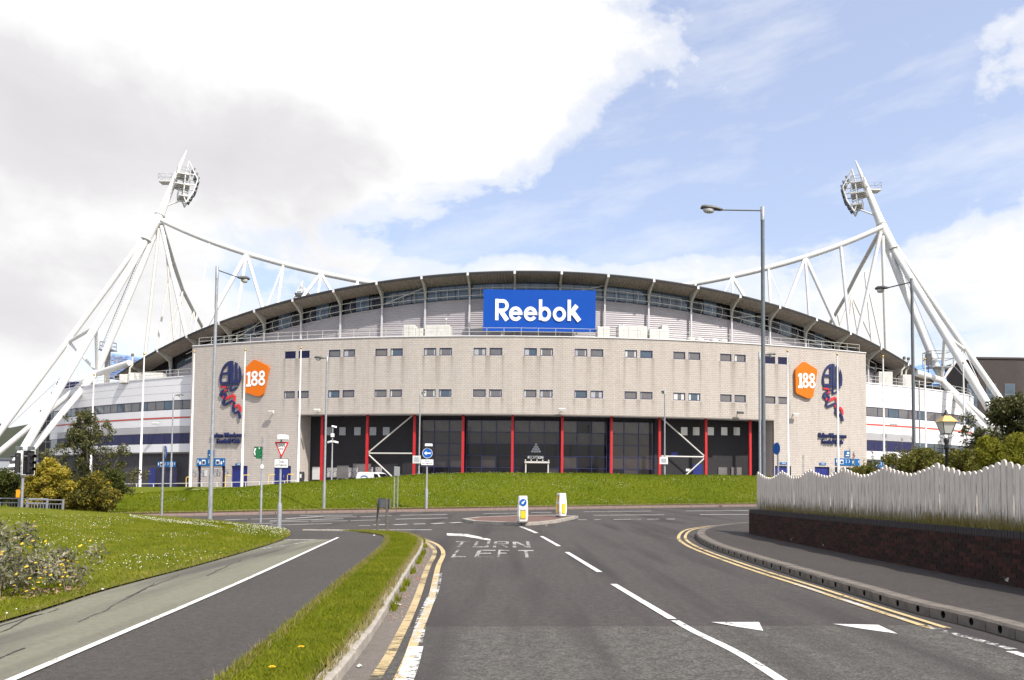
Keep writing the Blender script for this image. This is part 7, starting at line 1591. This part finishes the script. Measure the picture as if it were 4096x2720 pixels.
# Victorian lantern behind the fence
Y = 24.0; b = at(3786, 1800, Y); z0 = .82; th = thing('street_lantern', (b.x, Y, z0), 'old style black lantern post with brass topped glass lantern behind the fence', 'lantern'); T = fixed(th); zz = lambda py: at(3780, py, Y).z - z0
MB().lathe([(.075, 0), (.06, .3), (.045, .5), (.04, zz(1800)), (.055, zz(1798)), (.075, zz(1790)), (.05, zz(1780)), (.075, zz(1765)), (.08, zz(1757)), (.05, zz(1752))], 14).obj('post', MATS['black_metal'], th, T)
MB().tube([(-.26, 0, zz(1793)), (.26, 0, zz(1793))], .018, 6).obj('ladder_bar', MATS['black_metal'], th, T)
zb, zt = zz(1735), zz(1688); wb_, wt_ = .115, .20
for s_ in ((-1, -1), (1, -1), (1, 1), (-1, 1)):
    MB().tube([(s_[0] * wb_ * .9, s_[1] * wb_ * .9, zb), (s_[0] * wt_, s_[1] * wt_, zt)], .011, 5).obj('lantern_bar', MATS['black_metal'], th, T)
    MB().tube([(0, 0, zz(1754)), (s_[0] * .11, s_[1] * .11, zz(1750)), (s_[0] * .15, s_[1] * .15, zz(1742)), (s_[0] * wb_ * .9, s_[1] * wb_ * .9, zb)], .010, 5).obj('scroll', MATS['black_metal'], th, T)
for r_ in range(4):
    Mr = T @ Matrix.Rotation(r_ * math.pi / 2, 4, 'Z'); MB().quad((-wb_ * .85, -wb_ * .88, zb + .01), (wb_ * .85, -wb_ * .88, zb + .01), (wt_ * .96, -wt_ * .98, zt - .01), (-wt_ * .96, -wt_ * .98, zt - .01)).obj('glass_pane', MATS['lantern_glass'], th, Mr)
rf = MB(); r0 = wt_ * 1.2; vs = [(-r0, -r0, zt), (r0, -r0, zt), (r0, r0, zt), (-r0, r0, zt)] + [(sx * .085, sy * .085, zz(1663)) for sx, sy in ((-1, -1), (1, -1), (1, 1), (-1, 1))]
rf.add(vs, [(0, 1, 5, 4), (1, 2, 6, 5), (2, 3, 7, 6), (3, 0, 4, 7), (4, 5, 6, 7), (3, 2, 1, 0)]); rf.obj('lantern_roof', MATS['brass'], th, T)
MB().lathe([(.10, zz(1663)), (.09, zz(1659)), (.05, zz(1657)), (.06, zz(1652)), (.03, zz(1648)), (.035, zz(1644)), (.005, zz(1638))], 10).obj('finial', MATS['black_metal'], th, T); MB().box(-wb_, wb_, -wb_, wb_, zb - .02, zb).obj('lantern_base', MATS['black_metal'], th, T); MB().lathe([(.02, zb), (.05, zb + .12), (.05, zb + .2), (.02, zb + .26)], 8).obj('bulb', MATS['curtain'], th, T)

# ================================================================== TREES AND SHRUBS
def leaves(name, C, rad, n, size, m, parent, aspect=.45, droop=0.0, inner=.45, flat=0.0):
    """n leaf faces spread through clumps C (k,3) of radius rad (k,) or (k,3)"""
    C = np.asarray(C, float); rad = np.asarray(rad, float); rad = np.repeat(rad[:, None], 3, 1) if rad.ndim == 1 else rad
    wgt = rad.prod(1) ** .75; idx = RNG.choice(len(C), n, p=wgt / wgt.sum()); d = RNG.normal(size=(n, 3)); d /= np.linalg.norm(d, axis=1)[:, None]
    P = C[idx] + d * rad[idx] * (RNG.random(n) ** inner)[:, None]
    a = RNG.normal(size=(n, 3)); a[:, 2] = a[:, 2] * (1 - flat) - droop; a /= np.linalg.norm(a, axis=1)[:, None]; b = np.cross(a, RNG.normal(size=(n, 3))); b /= np.linalg.norm(b, axis=1)[:, None]
    s = size * RNG.uniform(.6, 1.35, n)[:, None]; V = np.stack([P - a * s / 2, P + b * s * aspect / 2, P + a * s / 2, P - b * s * aspect / 2], 1).reshape(-1, 3)
    return put(name, npmesh(name, V, np.arange(4 * n).reshape(-1, 4)), MATS[m], parent)
def limbs(base, tops, r0, m, parent, name='trunk'):
    mb = MB()
    for i, t in enumerate(tops):
        b, t = Vector(base), Vector(t); mid = b.lerp(t, .45) + Vector((random.uniform(-.15, .15), random.uniform(-.15, .15), .1)); mb.tube([b, b.lerp(mid, .6), mid, t], [r0, r0 * .75, r0 * .5, r0 * .12], 7)
    return mb.obj(name, MATS[m], parent)
# dark loose tree left
Y = 47; b = at(370, 2000, Y); z0 = gz(b.x, Y); th = thing('willow_tree', (b.x, Y, z0), 'loose dark green tree left of the stadium front, before the white wing', 'tree')
C = []; rd = []
for i in range(170):
    py = 1655 + 315 * RNG.random() ** .75; t = (py - 1640) / 310; hw_ = 30 + 120 * min(1, t * 1.2) ** .9
    q = at(368 + 20 * (1 - t) * -1 + RNG.normal() * hw_ * .55, py, Y); C.append((q.x, Y + RNG.normal() * hw_ * .5 * Y / FPX, q.z)); rd.append(RNG.uniform(.18, .38))
for px, py in ((335, 1650), (330, 1672), (345, 1690), (415, 1690), (440, 1700), (285, 1715), (270, 1745), (465, 1730), (255, 1780), (490, 1860), (500, 1900)): q = at(px, py, Y); C.append((q.x, Y + RNG.normal() * .5, q.z)); rd.append(.28)
tops = [C[i] for i in range(0, 170, 10)]; limbs((b.x, Y, z0 - .2), tops, .10, 'bark', th); leaves('crown', C, rd, 15000, .15, 'willow_leaf', th, .42, .3)
MB().tube([(b.x + .15, Y - .6, z0), (b.x + .2, Y - .6, z0 + 1.5), (b.x + .1, Y - .4, z0 + 3.2)], [.05, .045, .02], 6).obj('pale_stem', MATS['bark_pale'], th)
def bush(name, label, blobs, Y, n, size, m, cat='bush', stems=6, aspect=.5, group='shrubs by the road', rmin=.2, rmax=.42, dep=.9, droop=0.0, npx=70):
    """blobs: (px, py, rx, ry) ellipses seen in the picture, filled with small clumps in depth"""
    C = []; rd = []
    for k in range(npx):
        px, py, rx, ry = blobs[int(RNG.integers(len(blobs)))]; a = RNG.uniform(0, 2 * math.pi); r_ = math.sqrt(RNG.random()); yy = Y + RNG.normal() * dep * .5
        q = at(px + rx * r_ * math.cos(a), py + ry * r_ * math.sin(a), yy); C.append((q.x, yy, q.z)); rd.append(RNG.uniform(rmin, rmax))
    C = np.array(C); c = C.mean(0); z0 = C[:, 2].min() - .3; th = thing(name, (c[0], c[1], z0), label, cat, group)
    leaves('foliage', C, rd, n, size, m, th, aspect, droop); limbs((c[0], c[1], z0), [tuple(C[i]) for i in range(0, len(C), max(1, len(C) // stems))], .04, 'bark', th, 'stems'); return th
bush('golden_bush', 'golden yellow bush behind the guard railing at the left', [(190, 1910, 75, 60), (160, 1960, 70, 60), (235, 1965, 60, 60)], 43, 11000, .15, 'golden_leaf')
bush('mixed_bush', 'low bush with bright yellow and reddish leaves left of the mound', [(360, 1960, 80, 60), (420, 1985, 60, 50), (300, 1985, 60, 50), (350, 2015, 100, 30)], 42, 13000, .14, 'mixed_leaf', npx=90)
bush('dark_bush', 'dark green bush at the left edge behind the railing', [(40, 1960, 70, 60), (90, 1990, 60, 45), (10, 1930, 40, 40)], 44, 9000, .14, 'hedge_leaf')
bush('dark_bush', 'dark low growth between golden bush and tree on the left', [(250, 2010, 90, 30), (430, 1940, 50, 60), (470, 1930, 30, 60)], 45, 9000, .14, 'hedge_leaf')
bush('fern_shrub', 'feathery olive shrub behind the fence left of the lantern', [(3600, 1850, 60, 32), (3680, 1845, 50, 45), (3730, 1850, 45, 40)], 29, 9000, .11, 'fern_leaf', 'shrub', aspect=.35, rmin=.12, rmax=.28)
bush('fern_shrub', 'feathery olive shrub behind the fence right of the lantern', [(3850, 1850, 60, 45), (3790, 1865, 50, 30)], 27, 7000, .11, 'fern_leaf', 'shrub', aspect=.35, rmin=.12, rmax=.26)
bush('fern_shrub', 'low leafy twigs above the fence by the right turnstile sign', [(3490, 1870, 40, 22), (3450, 1885, 50, 12), (3400, 1892, 30, 8)], 31, 3000, .10, 'fern_leaf', 'shrub', aspect=.4, rmin=.08, rmax=.2, npx=40)
bush('lime_shrub', 'bright yellow green shrub behind the fence at the right edge', [(3960, 1850, 55, 40), (4040, 1840, 60, 50), (4000, 1800, 60, 50), (4080, 1800, 40, 60), (3940, 1800, 25, 40)], 24, 14000, .10, 'fresh_leaf', 'shrub', aspect=.38, rmin=.1, rmax=.24, npx=110)
for grp, Y in (((3420, 3450, 3495, 3540, 3585, 3610, 3650, 3700, 3730, 3760, 3800, 3850, 3890), 28),):
    for px in grp:      # upright wispy shoots above the shrubs
        q = at(px, 1840, Y); th = thing('wispy_shoot', (q.x, Y, .92), ['first', 'second', 'third', 'fourth', 'fifth', 'sixth', 'seventh', 'eighth', 'ninth', 'tenth', 'eleventh', 'twelfth', 'last'][grp.index(px)] + ' wispy upright shoot from the left above the picket fence', 'shoot', 'wispy shoots above the shrubs'); top_ = at(px + RNG.uniform(-8, 8), 1765 + RNG.uniform(-10, 45) + (30 if px < 3500 else 0), Y)
        MB().tube([(q.x, Y, .92), tuple(Vector((q.x, Y, .92)).lerp(top_, .6)), tuple(top_)], [.015, .01, .004], 4).obj('stem', MATS['dry_stem'], th)
        Cs = [tuple(Vector((q.x, Y, 1.8)).lerp(top_, t)) for t in np.linspace(0, 1, 9)]; leaves('leaves', Cs, np.linspace(.14, .05, 9), 240, .07, 'fern_leaf', th, .35)
Y = 36; q = at(4030, 1800, Y); th = thing('dark_tree', (q.x, Y, .6), 'dark green tree at the right edge in front of the dark tower', 'tree'); C = []; rd = []
for i in range(170):
    py = RNG.uniform(1600, 1860); t = (py - 1580) / 280; hw_ = 45 + 120 * min(1, t * 1.25); qq = at(4070 - 35 * t + RNG.normal() * hw_ * .55, py, Y); C.append((qq.x, Y + RNG.normal() * .8, qq.z)); rd.append(RNG.uniform(.2, .42))
for px, py in ((4075, 1585), (4060, 1595), (4090, 1605), (3985, 1640), (3975, 1660), (3920, 1720), (3900, 1745), (3905, 1790)): qq = at(px, py, Y); C.append((qq.x, Y, qq.z)); rd.append(.24)
limbs((q.x + .4, Y, .5), [C[i] for i in range(0, 170, 10)], .10, 'bark', th); leaves('crown', C, rd, 17000, .15, 'willow_leaf', th, .5, .1)
# near flowering shrub, lower left
th = thing('flowering_shrub', (-6.7, 10.4, .1), 'grey green shrub with yellow flowers beside the path in the lower left corner', 'shrub')
C = []; rd = []
for i in range(190):
    x, y = RNG.uniform(-9.2, -6.3), RNG.uniform(9.9, 12.4)
    hmax = 1.05 if x < -7.3 else 1.0 - .42 * (x + 7.3) / 1.3
    if (y < 10.6 + .25 * (x + 7.5) and x > -7): continue
    x, y = x * .94, y * .94; C.append((x, y, RNG.uniform(.12, hmax - .1) + float(HL(x, y)) - .1)); rd.append(RNG.uniform(.11, .22))
C = np.array(C)
leaves('foliage', C, rd, 14000, .085, 'sage_leaf', th, .30, -.5); sm = MB()
for c in C[::2]: sm.tube([(c[0] + random.uniform(-.2, .2), c[1] + random.uniform(-.2, .2), .08), tuple(c)], [.010, .004], 4)
for i in range(26): x, y = random.uniform(-8.5, -6.8), random.uniform(9.7, 11.2); sm.tube([(x, y, .3), (x + random.uniform(-.1, .1), y, random.uniform(.95, 1.25))], [.006, .002], 3)
tag(sm.obj('stems', MATS['dry_stem'], th), kind='stuff')
spk = [(x, y, z) for x, y, z in ((RNG.uniform(-9, -7.3), RNG.uniform(10.4, 11.8), RNG.uniform(.9, 1.2)) for _ in range(24))]; leaves('seed_heads', spk, np.full(24, .07), 900, .03, 'sage_leaf', th, .6)
fc = np.array([(-6.35, 10.75, .55), (-6.3, 10.7, .35), (-6.2, 10.9, .5), (-6.25, 10.6, .28), (-6.75, 10.5, .75), (-6.9, 10.1, .22), (-7.2, 9.95, .35), (-7.05, 9.9, .2), (-6.6, 10.9, .95), (-7.3, 10.3, .55), (-6.4, 10.55, .45), (-6.3, 11.3, .5), (-6.3, 11.5, .35), (-6.35, 11.7, .45), (-6.3, 11.2, .3), (-6.4, 12.0, .7), (-6.5, 11.0, .85)])
fc[:, :2] *= .94; FP_ = []
for c in fc:
    for _ in range(int(RNG.integers(2, 6))): FP_.append(c + RNG.normal(size=3) * (.09, .09, .07))
flm = MB()
for p in FP_:
    Mx = Matrix.Translation(p) @ Matrix.Rotation(RNG.uniform(-.6, .9), 4, 'X') @ Matrix.Rotation(RNG.uniform(0, 6), 4, 'Z'); s_ = RNG.uniform(.014, .026)
    flm.add([(0, 0, s_ * .4)] + [(s_ * (1 if k % 2 else .55) * math.cos(k * math.pi / 6), s_ * (1 if k % 2 else .55) * math.sin(k * math.pi / 6), 0) for k in range(12)], [(0, 1 + k, 1 + (k + 1) % 12) for k in range(12)], Mx)
tag(flm.obj('flowers', MATS['petal_yellow'], th), kind='stuff')
P = scatter([(-7.6, 7.4), (-5.75, 10.9)], [(-8.1, 8.9), (-6.1, 11.4)], 900); o = leaves('fallen_leaves', np.c_[P, HL(P[:, 0], P[:, 1]) + .02], np.full(len(P), .03), 900, .055, 'leaf_litter', None, .6, 0, .5, .8); tag(o, 'brown fallen leaves along the path edge under the shrub', 'leaves', kind='stuff')
def flower(x, y, h_, lab, zf=HV):
    z = float(zf(x, y)); th = thing('dandelion', (x, y, z), lab, 'flower', 'dandelions in the grass'); MB().tube([(x, y, z), (x + .01, y, z + h_)], .004, 4).obj('stalk', MATS['blade'], th); m_ = MB()
    for ring_, rr, zz_ in ((9, .026, 0), (9, .017, .006)):
        for k in range(ring_): a = 2 * math.pi * k / ring_ + ring_; m_.add([(0, 0, zz_), (rr * math.cos(a - .3), rr * math.sin(a - .3), zz_ + .004), (rr * 1.1 * math.cos(a), rr * 1.1 * math.sin(a), zz_ + .007), (rr * math.cos(a + .3), rr * math.sin(a + .3), zz_ + .004)], [(0, 1, 2, 3)])
    m_.obj('petals', MATS['petal_yellow'], th, Matrix.Translation((x + .01, y, z + h_)))
q = on_road(1200, 2607, .17); flower(q.x, q.y, .09, 'yellow dandelion in the verge grass, the farther of two'); q = on_road(1083, 2685, .17); flower(q.x, q.y, .08, 'yellow dandelion in the verge grass, nearest the camera')
q = on_road(894, 2211, .13); flower(q.x, q.y, .1, 'yellow dandelion on the lawn edge beside the cycle path', lambda X, Y: HL(X, Y) + .02)
# litter
def litter(px, py, w_, lab, m='litter', zf=HR, lift=.0):
    p = on_road(px, py, lift); z = float(zf(p.x, p.y)); th = put('litter', None or MB().add([(-w_, -w_ * .6, .004), (0, -w_ * .7, .012), (w_, -w_ * .4, .006), (w_ * .9, w_ * .6, .01), (.0, w_ * .7, .02), (-w_ * .9, w_ * .6, .01), (0, 0, .028)], [(0, 1, 6), (1, 2, 6), (2, 3, 6), (3, 4, 6), (4, 5, 6), (5, 0, 6)]).mesh('litter'), MATS[m], None, Matrix.Translation((p.x, p.y, z + .006)) @ Matrix.Rotation(RNG.uniform(0, 3), 4, 'Z')); tag(th, lab, 'litter')
litter(1588, 2421, .05, 'crumpled white paper in the gutter beside the kerb'); litter(410, 2362, .03, 'crumpled white wrapper at the foot of the flowering shrub', zf=HL, lift=.1); litter(1497, 2143, .035, 'scrap of white litter at the end of the verge', zf=HV, lift=.12); litter(2186, 2103, .05, 'scrap of white litter on the road below the island'); litter(1438, 2670, .025, 'pinkish scrap of litter in the gutter nearest the camera', 'unit_white'); litter(1672, 2321, .025, 'red scrap of litter by the yellow line', 'sign_red')
